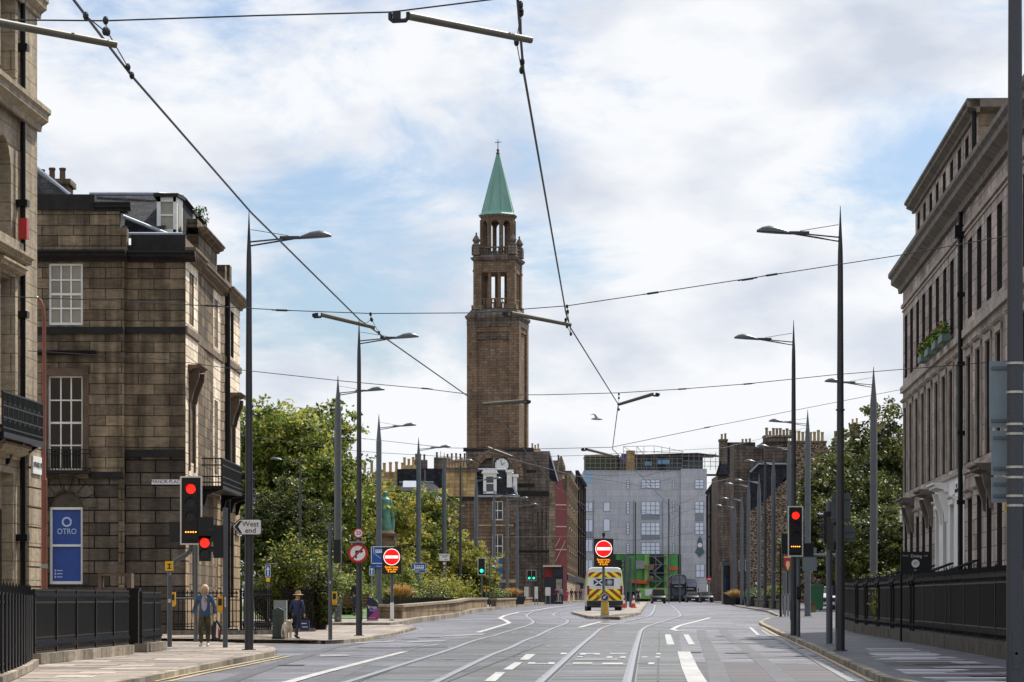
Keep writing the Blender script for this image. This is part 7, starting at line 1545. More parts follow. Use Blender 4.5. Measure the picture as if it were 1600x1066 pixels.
SW.append(wire('span_wire','highest span wire crossing the sky at the top edge',[(-60,30.5,196),(165,32.5,196),(400,24.5,196),(610,19,196),(770,-1,196),(900,-30,196)],.011,group='span wires'))
SW.append(wire('span_wire','span wire crossing just below the lamp heads and behind the tower belfry',[(-30,462,97),(200,471,97),(445,485,97),(580,490,97),(740,489,97),(886,478,97),(1020,458,97),(1210,429,97),(1405,399,97),(1578,368,99)],.012,group='span wires'))
SW.append(wire('span_wire','lower span wire meeting the bracket right of the tower',[(-40,543,69),(260,562,69),(375,578,69),(540,596,69),(660,607,69),(740,617,69),(850,617,69),(966,614,69),(1065,608,69),(1166,600,69),(1300,586,69),(1600,562,66)],.014,group='span wires'))
SW.append(wire('span_wire','thin span wire rising toward the terrace above the chimney pots',[(528,681,38),(700,700,50),(820,702,52),(955,699,53),(1120,665,53),(1412,608,43.5)],.014,group='span wires'))
SW.append(wire('span_wire','thin span wire just above the distant chimney rows',[(372,679,39.5),(536,703,44),(600,708,44),(740,716,44),(905,712,44),(1130,700,40),(1262,668,38)],.013,group='span wires'))
for (w_,p,d) in ((1,(440,485,97),(1,0,-.03)),(1,(1020,458,97),(1,0,.15)),(1,(1168,436.5,97),(1,0,.15)),(1,(1206,429.5,97),(1,0,.15)),(2,(665,607.3,69),(1,0,-.08)),(2,(1066,608,69),(1,0,.06)),(2,(1168,600,69),(1,0,.08)),(3,(1105,668,53),(1,0,.2)),(1,(330,478,97),(1,0,-.05))): insul(SW[w_],p,dirv=d)
def arm(lab,x0,y0,x1,y1,s0,s1,clampx=None,r=.032,group='registration arms'):
    """fibreglass registration arm from span clamp (x0,y0) to contact wire end (x1,y1)"""
    a=W(x0,y0,s0); c=W(x1,y1,s1); t=thing('registration_arm',lab,'bracket arm',a,group=group); b=MB(); b.tube([a,c],[r,r*.85],10); build(b,'tube',arm_m,t,world=True,smooth='auto')
    sg=1 if x0<x1 else -1; b=MB(); k=1/s0
    q=lambda x,y: W(x0-sg*x*s0/206*1,y0+y*s0/206,s0)
    b.tube([q(28,-4),q(28,5),q(24,8),q(4,7),q(0,2),q(0,-6)],r*.55,6); b.box(q(18,0).x-.03,q(18,0).x+.03,a.y-.02,a.y+.02,q(0,6).z,q(0,-6).z); b.tube([q(1,0),a],r*.7,6); build(b,'clamp',wire_m,t,world=True); return t
arm('olive registration arm at the top centre of the sky',638,25,830,63,206,200)
arm('olive registration arm entering from the left edge at the top',-30,30,181,70,206,200,r=.034)
arm('registration arm ending above the second dark lamp column',503,492,586,512,99,99,r=.036)
arm('registration arm crossing the tower below its belfry',800,490,893,508,99,99,r=.036)
arm('registration arm pointing up to the right beside the bird',1020,616,967,632,70,70,r=.04)
arm('pale registration arm crossing the middle of the tower shaft',818,627,754,632,72,72,r=.045)
arm('thin registration arm in front of the church base',762,700,800,714,50,50,r=.05); arm('registration arm over the roof plant of the wrapped building',916,702,960,713,52,50,r=.045)
def dropper(lab,pts,group='droppers and pulleys'):
    P=[W(*p) for p in pts]; t=thing('dropper',lab,'dropper',P[0],group=group); b=MB(); b.tube(P,.005,4); build(b,'cord',wire_m,t,world=True)
    for p in pts: b=MB(); b.ell(W(*p),(.024,.024,.035),8,5); build(b,'pulley',black_plastic,t,world=True)
dropper('pulley and cord hanging at the top left wire crossing',[(134,25,205),(164,49,203),(165,32,203),(168,50,203),(200,105,183),(206,118,180)])
dropper('double cord and clamps on the top centre contact wire',[(813,8,206),(814,18,203),(807,66,190),(815,110,180),(816,97,183),(814,20,203)])
dropper('pulley and cord above the second lamp column arm',[(570,507,99),(580,499,98),(579,491,98),(581,500,98),(592,520,95),(596,527,94)])
dropper('pulley and cord right of the tower belfry',[(886,479,98),(887,487,98),(884,500,99),(886,510,97),(892,522,95),(887,488,98)])
dropper('short dropper beside the bracket over the bird',[(967,616,70),(967,622,70),(966,632,70),(967,640,69)])
for (pts,lab) in [([(757,705,50),(793,716,50),(905,745,40),(960,752,38),(1042,768,30),(1140,748,24)],'tangled far wire above the grey wrap'),([(905,838,20),(985,845,20),(1040,840,20),(1125,825,20)],'sagging far wire across the lower windows of the grey wrap'),
    ([(912,741,24),(945,743,24),(993,742,24),(1005,745,24),(1030,738,24),(1048,736,24)],'far wire along the top of the grey wrap'),([(1045,795,20),(1065,786,20),(1085,779,20)],'short far bracket wire high before the grey wrap'),([(1000,800,20),(1030,806,20),(1060,798,20)],'far wire looping before the middle windows'),
    ([(1050,812,18),(1068,800,18),(1104,790,18)],'far bracket wire above the buses'),([(1048,748,30),(1020,756,28),(1012,748,28)],'small far bracket near the printed top window'),([(740,840,26),(905,838,22)],'thin level wire before the church columns'),([(800,770,26),(840,790,24),(905,800,20)],'far wire before the red panel'),([(1095,842,16),(1160,842,17),(1233,838,20)],'thin level wire before the rubble wall')]:
    wire('far_wire',lab,pts,.02,group='distant overhead wires')
for x,yt,yb,l_ in ((993,785,945,'thin far mast before the grey wrap'),(1045,780,942,'far mast beside the taxi'),(1062,790,940,'far mast before the printed windows')):
    s=13; p=GS(x,s,.1); n=thing('far_mast',l_,'pole',p,group='distant masts'); post(n,0,0,E((950-yt)/s)-p.z,.09)
# bird
p=W(932,655,60); t=thing('gull','small gull gliding in the sky right of the tower','bird',p); b=MB()
b.tube([(-.14,0,.0),(-.05,0,.01),(.08,0,0),(.16,0,-.01)],[.01,.035,.03,.008],8); 
b.add([(-.02,0,.02),(.05,0,.02),(-.03,-.05,.12),(-.09,-.05,.14),(-.17,-.1,.1),(-.1,-.06,.11),(.12,.3,.03),(.2,.4,-.0),(.06,.3,.04)],[(0,1,2,3),(3,2,5,4),(0,8,6,1),(8,7,6)]); build(b,'body',M_('gull grey','#a8a8aa',.6,var=.1),t)
# ------------------------------------------------------------------ vehicles
tyre=M_('tyre','#121214',.8,var=.1); carglass=M_('car glass','#0c0e11',.25,var=0,spec=.25); chrome=M_('chrome','#b8bcc0',.15,.9,var=0)
def wheels(t,pos,r,w_):
    for x,y in pos:
        b=MB(); b.lathe([(r*.7,-w_/2),(r,-w_/2+.03),(r,w_/2-.03),(r*.7,w_/2)],20,0,M=T(x,y,r)@Matrix.Rotation(PI/2,4,'Y')); o=build(b,'wheel',tyre,t,smooth='auto'); b=MB(); b.lathe([(r*.62,-w_/2-.01),(r*.62,w_/2+.01)],14,0,M=T(x,y,r)@Matrix.Rotation(PI/2,4,'Y')); build(b,'rim',galv,o)
def hull(b,secs,m=0):
    """secs: list of (y, [(x,z)...]) equal point counts"""
    n=len(secs[0][1]); vs=[];fs=[]
    for y,pts in secs: vs+=[(x,y,z) for x,z in pts]
    for i in range(len(secs)-1):
        for k in range(n): k2=(k+1)%n; fs.append((i*n+k,i*n+k2,(i+1)*n+k2,(i+1)*n+k))
    fs.append(tuple(range(n))[::-1]); fs.append(tuple((len(secs)-1)*n+k for k in range(n))); b.add(vs,fs,m)
def rsec(w_,z0,z1,r,tumble=0,mid=None):
    m=(z0+z1)/2; a=w_; t_=w_-tumble
    return [(-a*.94,z0),(a*.94,z0),(a,z0+.15),(a,m),(t_,z1-r),(t_-r*.3,z1-r*.3),(t_-r,z1),(-t_+r,z1),(-t_+r*.3,z1-r*.3),(-t_,z1-r),(-a,m),(-a,z0+.15)]
# van, seen from behind
p=GP(945,957.5,0); s=FPX/p.y; t=thing('van','white high-roof van with red and yellow chevron doors parked with its back to us','van',p)
wv=(974-916)/s/2*.985; hv=(957-887)/s
whitebody=M_('van white','#d6d6d2',.3,var=.03,coat=.4); b=MB()
hull(b,[(0,rsec(wv,.42,hv,.22,.1)),(.08,rsec(wv+.02,.36,hv+.03,.22,.1)),(4.2,rsec(wv+.02,.36,hv+.03,.22,.1)),(4.7,rsec(wv,.36,hv-.2,.3,.18)),(5.4,rsec(wv-.05,.36,1.45,.3,.1)),(6.1,rsec(wv-.12,.36,1.1,.25,.1))]); build(b,'body',whitebody,t,smooth='auto')
yel=M_('chevron yellow','#e3e014',.4,var=.04); redc=M_('chevron red','#9c2a1c',.4,var=.06)
def clip(poly,x0,x1,z0,z1):
    def cl(P,f,inter):
        o=[]
        for i in range(len(P)):
            a,c=P[i],P[(i+1)%len(P)]; fa,fc=f(a),f(c)
            if fa>=0: o.append(a)
            if (fa>=0)!=(fc>=0): u=fa/(fa-fc); o.append((a[0]+(c[0]-a[0])*u,a[1]+(c[1]-a[1])*u))
        return o
    for f in (lambda q:q[0]-x0,lambda q:x1-q[0],lambda q:q[1]-z0,lambda q:z1-q[1]):
        poly=cl(poly,f,None)
        if len(poly)<3: return []
    return poly
zr=lambda y:(957-y)/s
def chev(x0,x1,z0,z1):
    b=MB(); b.box(x0,x1,-.012,.0,z0,z1,0)
    for side in (-1,1):
        xa,xb=(x0,min(x1,0)) if side<0 else (max(x0,0),x1)
        if xb<=xa: continue
        q=-4.0
        while q<6:
            P=[(0,q),(0,q+.21),(side*2,q+.21-1.7),(side*2,q-1.7)]; P=clip(P,xa,xb,z0,z1)
            if P: b.plate(P if side>0 else P[::-1],-.016,-.012,1)
            q+=.42
    return b
cx=wv*.9
doors=build(MB(),'x',whitebody) ; bpy.data.objects.remove(doors)
for nm,x0,x1 in (('rear_door',-cx,-.012),('rear_door',.012,cx)):
    b=MB(); b.box(x0,x1,-.01,.0,zr(938.5),zr(893)); o=build(b,nm,whitebody,t)
    b=chev(x0+(.0 if x0<0 else 0),x1,zr(902),zr(893.5)); b.v=[Vector((v.x*(1 if v.z<zr(893)-.1 else .93),v.y-.01,v.z)) for v in b.v]; build(b,'chevron_panel',[yel,redc],o)
    b=chev(x0,x1,zr(938),zr(920)); b.v=[Vector((v.x,v.y-.01,v.z)) for v in b.v]; build(b,'chevron_panel',[yel,redc],o)
for sd_ in (-1,1):
    b=MB(); b.plate([(sd_*cx,zr(938)),(sd_*(cx+.07),zr(938)),(sd_*(cx+.07),zr(908)),(sd_*(cx+.0),zr(895)),(sd_*(cx-.06),zr(893)),(sd_*cx,zr(902))][::sd_],-.014,.0); build(b,'corner_strip',yel,t)
    b=MB(); b.box(sd_*(cx+.01)-.055,sd_*(cx+.01)+.055,-.05,0,zr(929),zr(915)); build(b,'tail_light',M_('tail light','#7c1424',.2,var=.1),t)
    b=MB(); b.box(sd_*(wv+.16)-.08,sd_*(wv+.16)+.08,4.6,4.68,1.35,1.7); b.tube([(sd_*(wv-.05),4.6,1.4),(sd_*(wv+.12),4.62,1.45)],.02,5); build(b,'wing_mirror',black_plastic,t)
b=MB(); b.box(-.62,-.07,-.03,-.01,zr(915),zr(904)); build(b,'flag_panel',M_('saltire blue','#232d45',.4),t); b=MB(); 
za,zb_=zr(915),zr(904)
for (u,v) in (((-.62,za),(-.07,zb_)),((-.62,zb_),(-.07,za))):
    dx_,dz_=v[0]-u[0],v[1]-u[1]; l_=math.hypot(dx_,dz_); nx,nz=-dz_/l_*.03,dx_/l_*.03; b.plate([(u[0]+nx,u[1]+nz),(u[0]-nx,u[1]-nz),(v[0]-nx,v[1]-nz),(v[0]+nx,v[1]+nz)],-.04,-.032)
build(b,'saltire',signwhite,t)
b=MB(); b.box(.02,.5,-.03,-.01,zr(915),zr(904)); build(b,'emblem_panel',M_('saltire blue','#232d45'),t); b=MB(); 
for q in range(4):
    an=q*PI/4; pts=[(.26+.16*math.cos(v)*math.cos(an)-.055*math.sin(v)*math.sin(an),-.035,(za+zb_)/2+.16*math.cos(v)*math.sin(an)+.055*math.sin(v)*math.cos(an)) for v in [2*PI*k/14 for k in range(15)]]; b.tube(pts,.009,4,cap=False)
b.disc((.26,-.036,(za+zb_)/2),.03,.01,10); build(b,'atom_emblem',signwhite,t)
b=MB(); [b.box(-.42+.14*q,-.34+.14*q,-.016,-.012,zr(918.6),zr(917.4)) for q in range(7)]; build(b,'faint_lettering',M_('faint grey','#9aa0a8',.5,var=0),t)
b=MB(); b.box(-wv*.98,wv*.98,-.12,.2,zr(946),zr(938.5)); b.box(-wv*.6,wv*.6,-.2,0,zr(944),zr(942)); build(b,'bumper',M_('bumper dark','#25262a',.6,var=.15),t); b=MB(); b.box(-.45,.12,-.03,-.0,zr(932),zr(929)); build(b,'number_plate',M_('plate yellow','#a08a48',.5,var=.1),t); b=MB(); b.box(-wv*.86,wv*.86,.1,5.2,.28,.5); build(b,'underbody',black_plastic,t)
wheels(t,[(-wv+.16,1.1),(wv-.16,1.1),(-wv+.16,4.9),(wv-.16,4.9)],.36,.24)
# black taxi front on
def car(lab,x,s,w_,h,col,name='taxi',cat='taxi',dz=0,light=True,group=None):
    p=GS(x,s,dz); t=thing(name,lab,cat,p,group=group); a=w_/2; b=MB(); cm=M_(name+' paint '+col,col,.4,var=.05,coat=.15,spec=.3)
    hull(b,[(0,rsec(a*.86,.3,.72,.12)),(.15,rsec(a*.97,.22,.86,.14)),(1.1,rsec(a,.22,1.0,.14)),(3.6,rsec(a,.22,1.02,.14)),(4.4,rsec(a*.95,.3,.95,.15))]); build(b,'body',cm,t,smooth='auto')
    b=MB(); hull(b,[(1.0,[(-a*.88,.98),(a*.88,.98),(a*.86,1.0),(-a*.86,1.0)]),(1.5,[(-a*.88,.98),(a*.88,.98),(a*.74,h-.02),(-a*.74,h-.02)]),(3.2,[(-a*.88,.98),(a*.88,.98),(a*.74,h),(-a*.74,h)]),(3.9,[(-a*.88,.98),(a*.88,.98),(a*.8,1.05),(-a*.8,1.05)])]); o=build(b,'cabin',cm,t)
    b=MB(); b.add([(-a*.8,1.02-.02,1.04),(a*.8,1.0,1.04),(a*.7,1.44,h-.08),(-a*.7,1.44,h-.08)],[(0,1,2,3)]); b.v=[v+Vector((0,-.03,.02)) for v in b.v]; build(b,'windscreen',carglass,t)
    for sd_ in (-1,1):
        b=MB(); b.disc((sd_*a*.72,.02,.66),.1,.06,12); build(b,'headlight',M_('headlamp','#6a6c70',.15,.3,var=0),t); b=MB(); b.box(sd_*(a+.1)-.07,sd_*(a+.1)+.07,1.1,1.16,.98,1.1); build(b,'wing_mirror',cm,t)
    b=MB(); b.box(-a*.4,a*.4,-.02,.02,.48,.7); build(b,'grille',M_('grille dark','#3a3c40',.3,.5),t); b=MB(); b.box(-.26,.26,-.05,-.02,.34,.45); build(b,'number_plate',signwhite,t)
    if light: b=MB(); b.box(-.25,.25,1.5,1.6,h,h+.14); build(b,'roof_sign',M_('taxi sign','#c99a3a',.5),t)
    wheels(t,[(-a+.14,.8),(a-.14,.8),(-a+.14,3.5),(a-.14,3.5)],.32,.2)
car('dark maroon taxi facing us on the tram tracks',1030,12.8,1.78,1.75,'#1d1418')
car('dark car behind the buses at the far junction',1083,11.2,1.8,1.45,'#16171c','parked_car','car',light=False,group='distant cars'); car('black car nearest the far kerb beyond the buses',1105,11.6,1.8,1.5,'#121218','parked_car','car',light=False,group='distant cars'); car('dark car between two distant ones facing us',1094,10.6,1.8,1.45,'#22242a','parked_car','car',light=False,group='distant cars')
car('pale parked car glimpsed behind the tall column with sign backs',1296,27,1.8,1.4,'#b9bcc2','parked_car','car',dz=.1,light=False,group='distant cars')
def bus(x,s,lab,cold='#262830'):
    p=GS(x,s); t=thing('double_decker_bus',lab,'bus',p,group='double decker buses'); a=1.27; b=MB(); h=4.25
    sec=lambda w_,h_,z=.3:[(-w_,z),(w_,z),(w_*1.0,2.2),(w_*.97,h_-.5),(w_*.8,h_-.12),(w_*.4,h_),(-w_*.4,h_),(-w_*.8,h_-.12),(-w_*.97,h_-.5),(-w_,2.2)]
    hull(b,[(0,sec(a*.9,h-.25,.35)),(.25,sec(a,h)),(10.4,sec(a,h)),(10.6,sec(a*.95,h-.1))]); build(b,'body',M_('bus dark',cold,.3,var=.08,coat=.4),t,smooth='auto')
    b=MB(); b.plate([(-a*.8,2.75),(a*.8,2.75),(a*.86,3.1),(a*.72,3.8),(a*.35,4.0),(-a*.35,4.0),(-a*.72,3.8),(-a*.86,3.1)],-.02,.0); build(b,'upper_windscreen',M_('bus glass','#8d95a6',.08,var=.5,scale=.8,spec=.8),t); b=MB(); b.plate([(-a*.72,.95),(a*.72,.95),(a*.8,2.0),(-a*.8,2.0)],-.02,.0); build(b,'windscreen',M_('bus glass low','#5f6878',.08,var=.4,scale=.8),t)
    b=MB(); b.box(-a*.65,a*.65,-.03,-.0,2.2,2.55); o=build(b,'destination_display',signblack,t); b=MB(); b.box(-a*.5,a*.5,-.04,-.03,2.32,2.43); build(b,'display_text',M_('display pale','#d8d8d0',.4,var=.2,scale=20),o)
    b=MB(); pts=[(-a,2.9),(-a*.88,3.6),(-a*.5,4.12),(0,4.22),(a*.5,4.12),(a*.88,3.6),(a,2.9)]; b.tube([(x_,-.0,z_) for x_,z_ in pts],.05,5); build(b,'roof_trim',M_('bus trim','#9a9ea6',.4),t)
    for sd_ in (-1,1): b=MB(); b.disc((sd_*a*.72,-.03,.7),.12,.05,10); build(b,'headlight',chrome,t); 
    for sd_ in (-1,1): b=MB(); b.box(sd_*(a+.15)-.08,sd_*(a+.15)+.08,-.3,-.2,2.0,2.5); build(b,'wing_mirror',black_plastic,t)
    wheels(t,[(-a+.2,2.3),(a-.2,2.3),(-a+.2,8),(a-.2,8)],.48,.3)
bus(1060,10.0,'dark double decker bus facing us, nearest of the two'); bus(1078.5,8.8,'dark double decker bus partly hidden behind the other')
# ------------------------------------------------------------------ people
def skin_mesh(name,verts,edges,rad,mat,parent,lv=2,root=0,post_=None):
    me=bpy.data.meshes.new(name); me.from_pydata([Vector(v) for v in verts],edges,[]); o=bpy.data.objects.new(name,me); COL.objects.link(o)
    md=o.modifiers.new('s','SKIN'); md.use_smooth_shade=True
    for i,v in enumerate(me.skin_vertices[0].data):
        r=rad[i]; v.radius=(r,r) if not hasattr(r,'__len__') else r; v.use_root=(i==root)
    sb=o.modifiers.new('b','SUBSURF'); sb.levels=lv; sb.render_levels=lv
    bpy.context.view_layer.update(); dg=bpy.context.evaluated_depsgraph_get(); m2=bpy.data.meshes.new_from_object(o.evaluated_get(dg)); bpy.data.objects.remove(o); bpy.data.meshes.remove(me)
    m2.name=name; m2.materials.clear(); m2.materials.append(mat); 
    for p in m2.polygons: p.use_smooth=True; p.material_index=0
    if post_: 
        for v in m2.vertices: v.co=post_(v.co)
    o=bpy.data.objects.new(name,m2); COL.objects.link(o); o.parent=parent; return o
skinm=M_('skin','#c79a80',.5,var=.06)
def person(lab,loc,rz,H,J,cloth,fingers=True,group=None,lv=2,name='person'):
    """J: joints in metres for a 1.70 m figure facing -Y; scaled to H"""
    t=thing(name,lab,'person',loc,rz,group); k=H/1.70
    S=lambda q: Vector(q)*k
    j={n:S(v) for n,v in J.items()}
    V=[];Ed=[];Rd=[]
    def ad(p,r,par=None):
        V.append(p);Rd.append(r*k if not hasattr(r,'__len__') else (r[0]*k,r[1]*k))
        if par is not None: Ed.append((par,len(V)-1))
        return len(V)-1
    pel=ad(j['pelvis'],(.1,.075)); sp=ad(j['pelvis'].lerp(j['chest'],.5),(.11,.09),pel); ch=ad(j['chest'],(.14,.1),sp); nk=ad(j['neck'],.05,ch)
    hd0=ad(j['head']-S((0,-.005,.06)),(.06,.07),nk); hd=ad(j['head']+S((0,.01,.03)),(.072,.088),hd0); ad(j['head']+S((0,.01,.09)),(.05,.06),hd)
    hands={}
    for s_ in 'LR':
        sh=ad(j['sh'+s_],.055,ch); el=ad(j['el'+s_],.04,sh); wr=ad(j['wr'+s_],.027,el); d=(j['wr'+s_]-j['el'+s_]).normalized(); pm=ad(j['wr'+s_]+d*.05*k,(.036,.018),wr)
        if fingers:
            sd_=1 if s_=='R' else -1; side=Vector((0,1,0)).cross(d); 
            if side.length<.1: side=Vector((1,0,0))
            side=Vector((0,1,0)); pc=j['wr'+s_]+d*.075*k
            for q,(of,ln) in enumerate(((-.028,.055),(-.01,.068),(.009,.064),(.027,.05))):
                b0=ad(pc+side*of*k,.0095,pm); b1=ad(pc+side*of*k+d*ln*.55*k+Vector((-sd_*.004*k,0,0)),.0085,b0); ad(pc+side*of*k+d*ln*k*.9+Vector((sd_*-.02*k,0,0)),.007,b1)
            tb=ad(j['wr'+s_]+d*.035*k+Vector((0,-.035*k,0)),.0105,pm); ad(j['wr'+s_]+d*.07*k+Vector((0,-.055*k,0)),.008,tb)
        hp=ad(j['hip'+s_],.06,pel); kn=ad(j['kn'+s_],.045,hp); an=ad(j['an'+s_],.036,kn); ft=ad(j['toe'+s_],.03,an)
    skin_mesh('body',V,Ed,Rd,cloth.get('skin',skinm),t,lv)
    # face
    b=MB(); h=j['head']
    if cloth.get('face',True):
        b.ell(h+S((0,-.098,.0)),S((.014,.02,.022)),8,5); build(b,'nose',cloth.get('skin',skinm),t,smooth='auto')
        for s_ in (-1,1): b=MB(); b.ell(h+S((s_*.03,-.088,.025)),S((.011,.006,.007)),8,5); build(b,'eye',M_('eye','#2a2320',.3,var=0),t); b=MB(); b.ell(h+S((s_*.078,.01,.0)),S((.01,.02,.03)),8,5); build(b,'ear',cloth.get('skin',skinm),t)
        b=MB(); b.ell(h+S((0,-.09,-.042)),S((.026,.008,.007)),8,5); build(b,'mouth',M_('lips','#a05a50',.4,var=0),t)
    # jacket: torso + sleeves
    V=[];Ed=[];Rd=[]
    hem=cloth.get('hem',.0)
    a0=ad(j['pelvis']+S((0,0,hem)),(cloth.get('hw',.17),.13)); a1=ad(j['pelvis'].lerp(j['chest'],.5),(.15,.12),a0); a2=ad(j['chest']+S((0,0,.02)),(.165,.12),a1); ad(j['neck']-S((0,0,.02)),.07,a2)
    for s_ in 'LR': e0=ad(j['sh'+s_],.072,a2); e1=ad(j['el'+s_],.058,e0); ad(j['el'+s_].lerp(j['wr'+s_],.92),.043,e1)
    skin_mesh('jacket',V,Ed,Rd,cloth['top'],t,lv)
    V=[];Ed=[];Rd=[]
    a0=ad(j['pelvis']+S((0,0,.1)),(.14,.11)); a0=ad(j['pelvis'],(.15,.12),a0)
    for s_ in 'LR': e0=ad(j['hip'+s_],(.095,.1),a0); e1=ad(j['kn'+s_],cloth.get('knee',.068),e0); ad(j['kn'+s_].lerp(j['an'+s_],.93),cloth.get('cuff',.05),e1)
    skin_mesh('trousers',V,Ed,Rd,cloth['legs'],t,lv)
    for s_ in 'LR':
        V=[];Ed=[];Rd=[]; a=j['an'+s_]; o=j['toe'+s_]; e0=ad(a+(a-o)*.25+S((0,0,-.035)),(.048,.042)); e1=ad(a.lerp(o,.4),(.052,.048),e0); ad(o,(.045,.03),e1); skin_mesh('shoe',V,Ed,Rd,cloth['shoe'],t,1)
    return t,j,k
J0=dict(pelvis=(0,0,.93),chest=(0,.0,1.3),neck=(0,0,1.46),head=(0,-.01,1.59),shL=(-.17,0,1.38),elL=(-.22,.02,1.12),wrL=(-.23,-.04,.88),shR=(.17,0,1.38),elR=(.22,.02,1.12),wrR=(.24,-.05,.88),hipL=(-.09,0,.9),knL=(-.1,-.02,.5),anL=(-.1,.0,.08),toeL=(-.11,-.16,.03),hipR=(.09,0,.9),knR=(.1,-.02,.5),anR=(.1,0,.08),toeR=(.11,-.16,.03))
def pose(**k): d=dict(J0); d.update(k); return d
# person A: blond hair, denim jacket, camouflage trousers, walking to us
pA=GP(320,1011,.1); s=FPX/pA.y; HA=96/s
camo=M_('camouflage cloth','#4b4632',.8,var=.55,scale=9); denim=M_('denim blue','#3b5878',.8,var=.25,scale=5)
t,j,k=person('blond person in open denim jacket and camouflage trousers carrying a bag',pA,R(-4),HA,pose(elL=(-.27,.03,1.13),wrL=(-.33,-.03,.9),elR=(.27,.03,1.12),wrR=(.3,-.06,.88),knR=(.08,.05,.5),anR=(.07,.1,.1),toeR=(.08,-.04,.03),anL=(-.08,-.12,.08),toeL=(-.09,-.28,.035),knL=(-.09,-.12,.5),head=(.0,-.04,1.585)),dict(top=denim,legs=camo,shoe=M_('white trainers','#d8d4d2',.5,var=.04),hem=-.12,hw=.21,cuff=.06,knee=.085))
b=MB(); h=j['head']; b.ell(h+Vector((0,.05*k,.04*k)),(.105*k,.1*k,.105*k),14,9); b.ell(h+Vector((-.085*k,.02*k,-.03*k)),(.035*k,.06*k,.09*k),10,7); b.ell(h+Vector((.085*k,.02*k,-.03*k)),(.035*k,.06*k,.09*k),10,7); build(b,'hair',M_('blond hair','#d3bd9c',.6,var=.15,scale=20),t,smooth='auto')
b=MB(); c=j['chest']; b.ell(c+Vector((0,-.085*k,-.1*k)),(.085*k,.07*k,.23*k),12,8); build(b,'shirt',M_('lilac shirt','#b3a9bd',.7,var=.06),t,smooth='auto')
b=MB(); b.ell(j['neck']+Vector((0,-.05*k,-.02*k)),(.08*k,.07*k,.06*k),10,6); b.ell(j['neck']+Vector((.04*k,-.13*k,-.13*k)),(.05*k,.035*k,.1*k),10,6); build(b,'scarf',M_('patterned scarf','#8f8a86',.8,var=.6,scale=22),t,smooth='auto')
wr=pA+rotz(R(-4))@j['wrR']; n=thing('shoulder_bag','white, red and black shopping bag hanging from the hand of the denim-jacketed person','bag',wr+Vector((.02,0,-.08))); b=MB(); b.plate([(-.1,-.5),(.1,-.52),(.15,-.2),(.02,-.02),(-.12,-.2)],-.04,.04,0); b.plate([(.0,-.45),(.05,-.48),(.1,-.25),(.02,-.1)],-.045,-.04,1); build(b,'bag_body',[M_('bag black','#2a2528',.6,var=.2),signwhite],n); b=MB(); b.plate([(.05,-.42),(.08,-.44),(.1,-.3),(.06,-.2)],-.05,-.045); build(b,'red_print',signred,n); b=MB(); b.tube([(-.06,0,-.1),(0,0,.02),(.06,0,-.1)],.008,5); build(b,'handle',black_plastic,n)
# person B: hat, navy jacket, walking away to the right
pB=GP(464,998.5,.1); s=FPX/pB.y; HB=72/s; navy=M_('navy jacket','#20264a',.7,var=.2,scale=8)
t,j,k=person('person seen from behind in straw hat and navy jacket walking beside the grey cabinets',pB,R(155),HB,pose(elR=(.25,.05,1.12),wrR=(.24,-.1,.92),elL=(-.26,.0,1.14),wrL=(-.3,-.02,.9),knL=(-.1,.08,.52),anL=(-.1,.33,.15),toeL=(-.12,.22,.05),anR=(.1,-.2,.08),toeR=(.1,-.36,.035),knR=(.1,-.14,.5),chest=(0,-.04,1.3),neck=(0,-.06,1.45),head=(0,-.09,1.58),shL=(-.19,-.03,1.38),shR=(.19,-.03,1.38)),dict(top=navy,legs=M_('dark jeans','#20293a',.8,var=.2,scale=6),shoe=M_('black shoes','#141416',.5,var=.05),hem=-.13,hw=.19,cuff=.045,knee=.062))
b=MB(); h=j['head']; b.lathe([(.2*k,0),(.21*k,.01),(.1*k,.03),(.098*k,.09),(.07*k,.13),(.01,.135*k)],18,0,h+Vector((0,0,.04*k))); build(b,'hat',M_('straw hat','#a98d66',.8,var=.2,scale=20),t,smooth='auto'); b=MB(); b.ell(h+Vector((0,.03*k,-.03*k)),(.085*k,.075*k,.1*k),12,7); b.ell(j['neck']+Vector((0,.04*k,.0)),(.11*k,.08*k,.05*k),12,6); build(b,'hair',M_('sandy hair','#b08a6a',.6,var=.2,scale=20),t,smooth='auto')
hnd=pB+rotz(R(155))@j['wrL']; n=thing('carrier_bag','small navy carrier bag with white lettering held by the hatted person','bag',hnd+Vector((0,0,-.1))); b=MB(); b.box(-.13,.15,-.06,.06,-.36,-.06); build(b,'bag_body',M_('bag navy','#2b2f58',.6,var=.15),n); b=MB(); b.tube([(-.08,0,-.07),(-.02,0,.03),(.05,0,.03),(.1,0,-.07)],.008,5); build(b,'handle',black_plastic,n); b=MB(); b.box(-.08,.07,-.064,-.06,-.17,-.15); b.box(-.06,.1,-.064,-.06,-.27,-.25); build(b,'lettering_lines',signwhite,n)
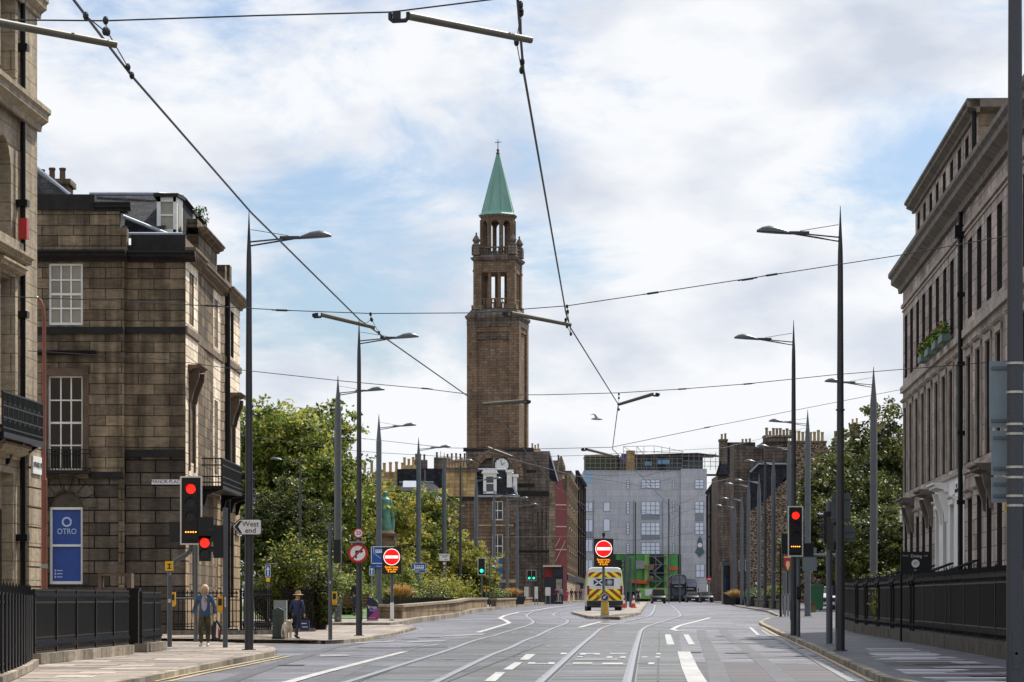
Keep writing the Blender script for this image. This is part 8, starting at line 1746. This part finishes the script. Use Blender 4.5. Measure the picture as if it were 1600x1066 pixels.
# dog: small pale curly dog beside the cabinet
pD=GP(448.5,999,.1); s=FPX/pD.y; n=thing('dog','small pale curly-coated dog beside the green cabinet','dog',pD,R(20)); fur=M_('cream fur','#cbbfa8',.9,var=.25,scale=25,bump=.8)
V=[(0,.05,.36),(0,-.1,.37),(0,-.2,.42),(0,-.24,.52),(0,-.32,.5),(0,.2,.36),(0,.3,.44),(-.07,-.14,.26),(-.07,-.15,.14),(-.07,-.17,.03),(.07,-.14,.26),(.07,-.12,.14),(.07,-.13,.03),(-.07,.2,.25),(-.07,.26,.15),(-.07,.22,.03),(.07,.2,.25),(.07,.26,.15),(.07,.22,.03)]
Ed=[(0,1),(1,2),(2,3),(3,4),(0,5),(5,6),(1,7),(7,8),(8,9),(1,10),(10,11),(11,12),(5,13),(13,14),(14,15),(5,16),(16,17),(17,18)]
Rd=[.115,.12,.08,.085,.045,.1,.03,.05,.035,.035,.05,.035,.035,.06,.035,.035,.06,.035,.035]; skin_mesh('body',V,Ed,Rd,fur,n,2)
b=MB(); [b.ell((sx_1*.075,-.23,.52),(.025,.035,.07),8,5) for sx_1 in (-1,1)]; build(b,'ear',fur,n,smooth='auto'); b=MB(); b.ell((0,-.375,.5),(.018,.015,.014),8,5); [b.ell((sx_1*.03,-.315,.54),(.01,.01,.01),6,4) for sx_1 in (-1,1)]; build(b,'nose_and_eyes',black_plastic,n)
# distant pedestrians: shared lower-detail figures
def far(x,s,col,legs,lab,rz,pz=0,dz=.2,H=1.7):
    p=GS(x,s,dz); Jp=[pose(),pose(knL=(-.1,-.15,.5),anL=(-.1,-.2,.08),toeL=(-.1,-.36,.03),anR=(.1,.2,.1),toeR=(.1,.06,.03),knR=(.1,.05,.5)),pose(elR=(.26,-.05,1.15),wrR=(.16,-.25,1.2))][pz]
    t,j,k=person(lab,p,rz,H,Jp,dict(top=M_('coat '+col,col,.8,var=.15),legs=M_('trousers '+legs,legs,.8,var=.1),shoe=black_plastic),False,'distant pedestrians',1)
    b=MB(); b.ell(j['head']+Vector((0,.02*k,.04*k)),(.095*k,.1*k,.1*k),8,6); build(b,'hair',M_('dark hair','#2a211c',.7,var=.1),t,smooth='auto')
far(854,14.4,'#9a8468','#3a3328','person in tan coat walking before the pale poster board',PI,1); far(869,14.1,'#6d2430','#1e1c22','person in dark red coat under the hanging sign',0,0); far(876,14.0,'#8f9a94','#35383c','person in pale grey-green jacket by the shop doorway',0,1); far(886,11.8,'#b3285e','#8d1f4c','person in bright pink coat on the far pavement',.4,0,H=1.6); far(893,11.5,'#20242c','#15171b','person in black coat between the pink ones',PI,0); far(900,11.2,'#1c1f26','#22252b','person in black standing close to the wall of the darker tenement',0,2); far(907,11,'#5a2748','#1c1c22','person in plum coat half hidden by the van',PI,1); far(881,11,'#2a2e3a','#1a1c22','person in navy behind the pink-coated one',0,1)
far(822,15.1,'#b83a70','#2c2a30','person in pink crouched near the white notice boards',0,2,H=1.25)
far(997,15,'#30343c','#1c1e22','worker in dark clothes beside the traffic cone',.5,2,dz=.12)
far(557,34,'#17181c','#1f2a44','person in black jacket and jeans partly behind the dark lamp column',PI,1,dz=.2)
far(1345,37,'#cfcad0','#2b2440','person in white top behind the railings near the tall column',PI,0,dz=.1); far(1339,36,'#35284a','#221c30','person in purple beside the one in white behind the railings',PI,0,dz=.1)
for o in list(COL.objects):
    if o.name.startswith('kerb') and o.get('kind')!='structure': o['kind']='structure'
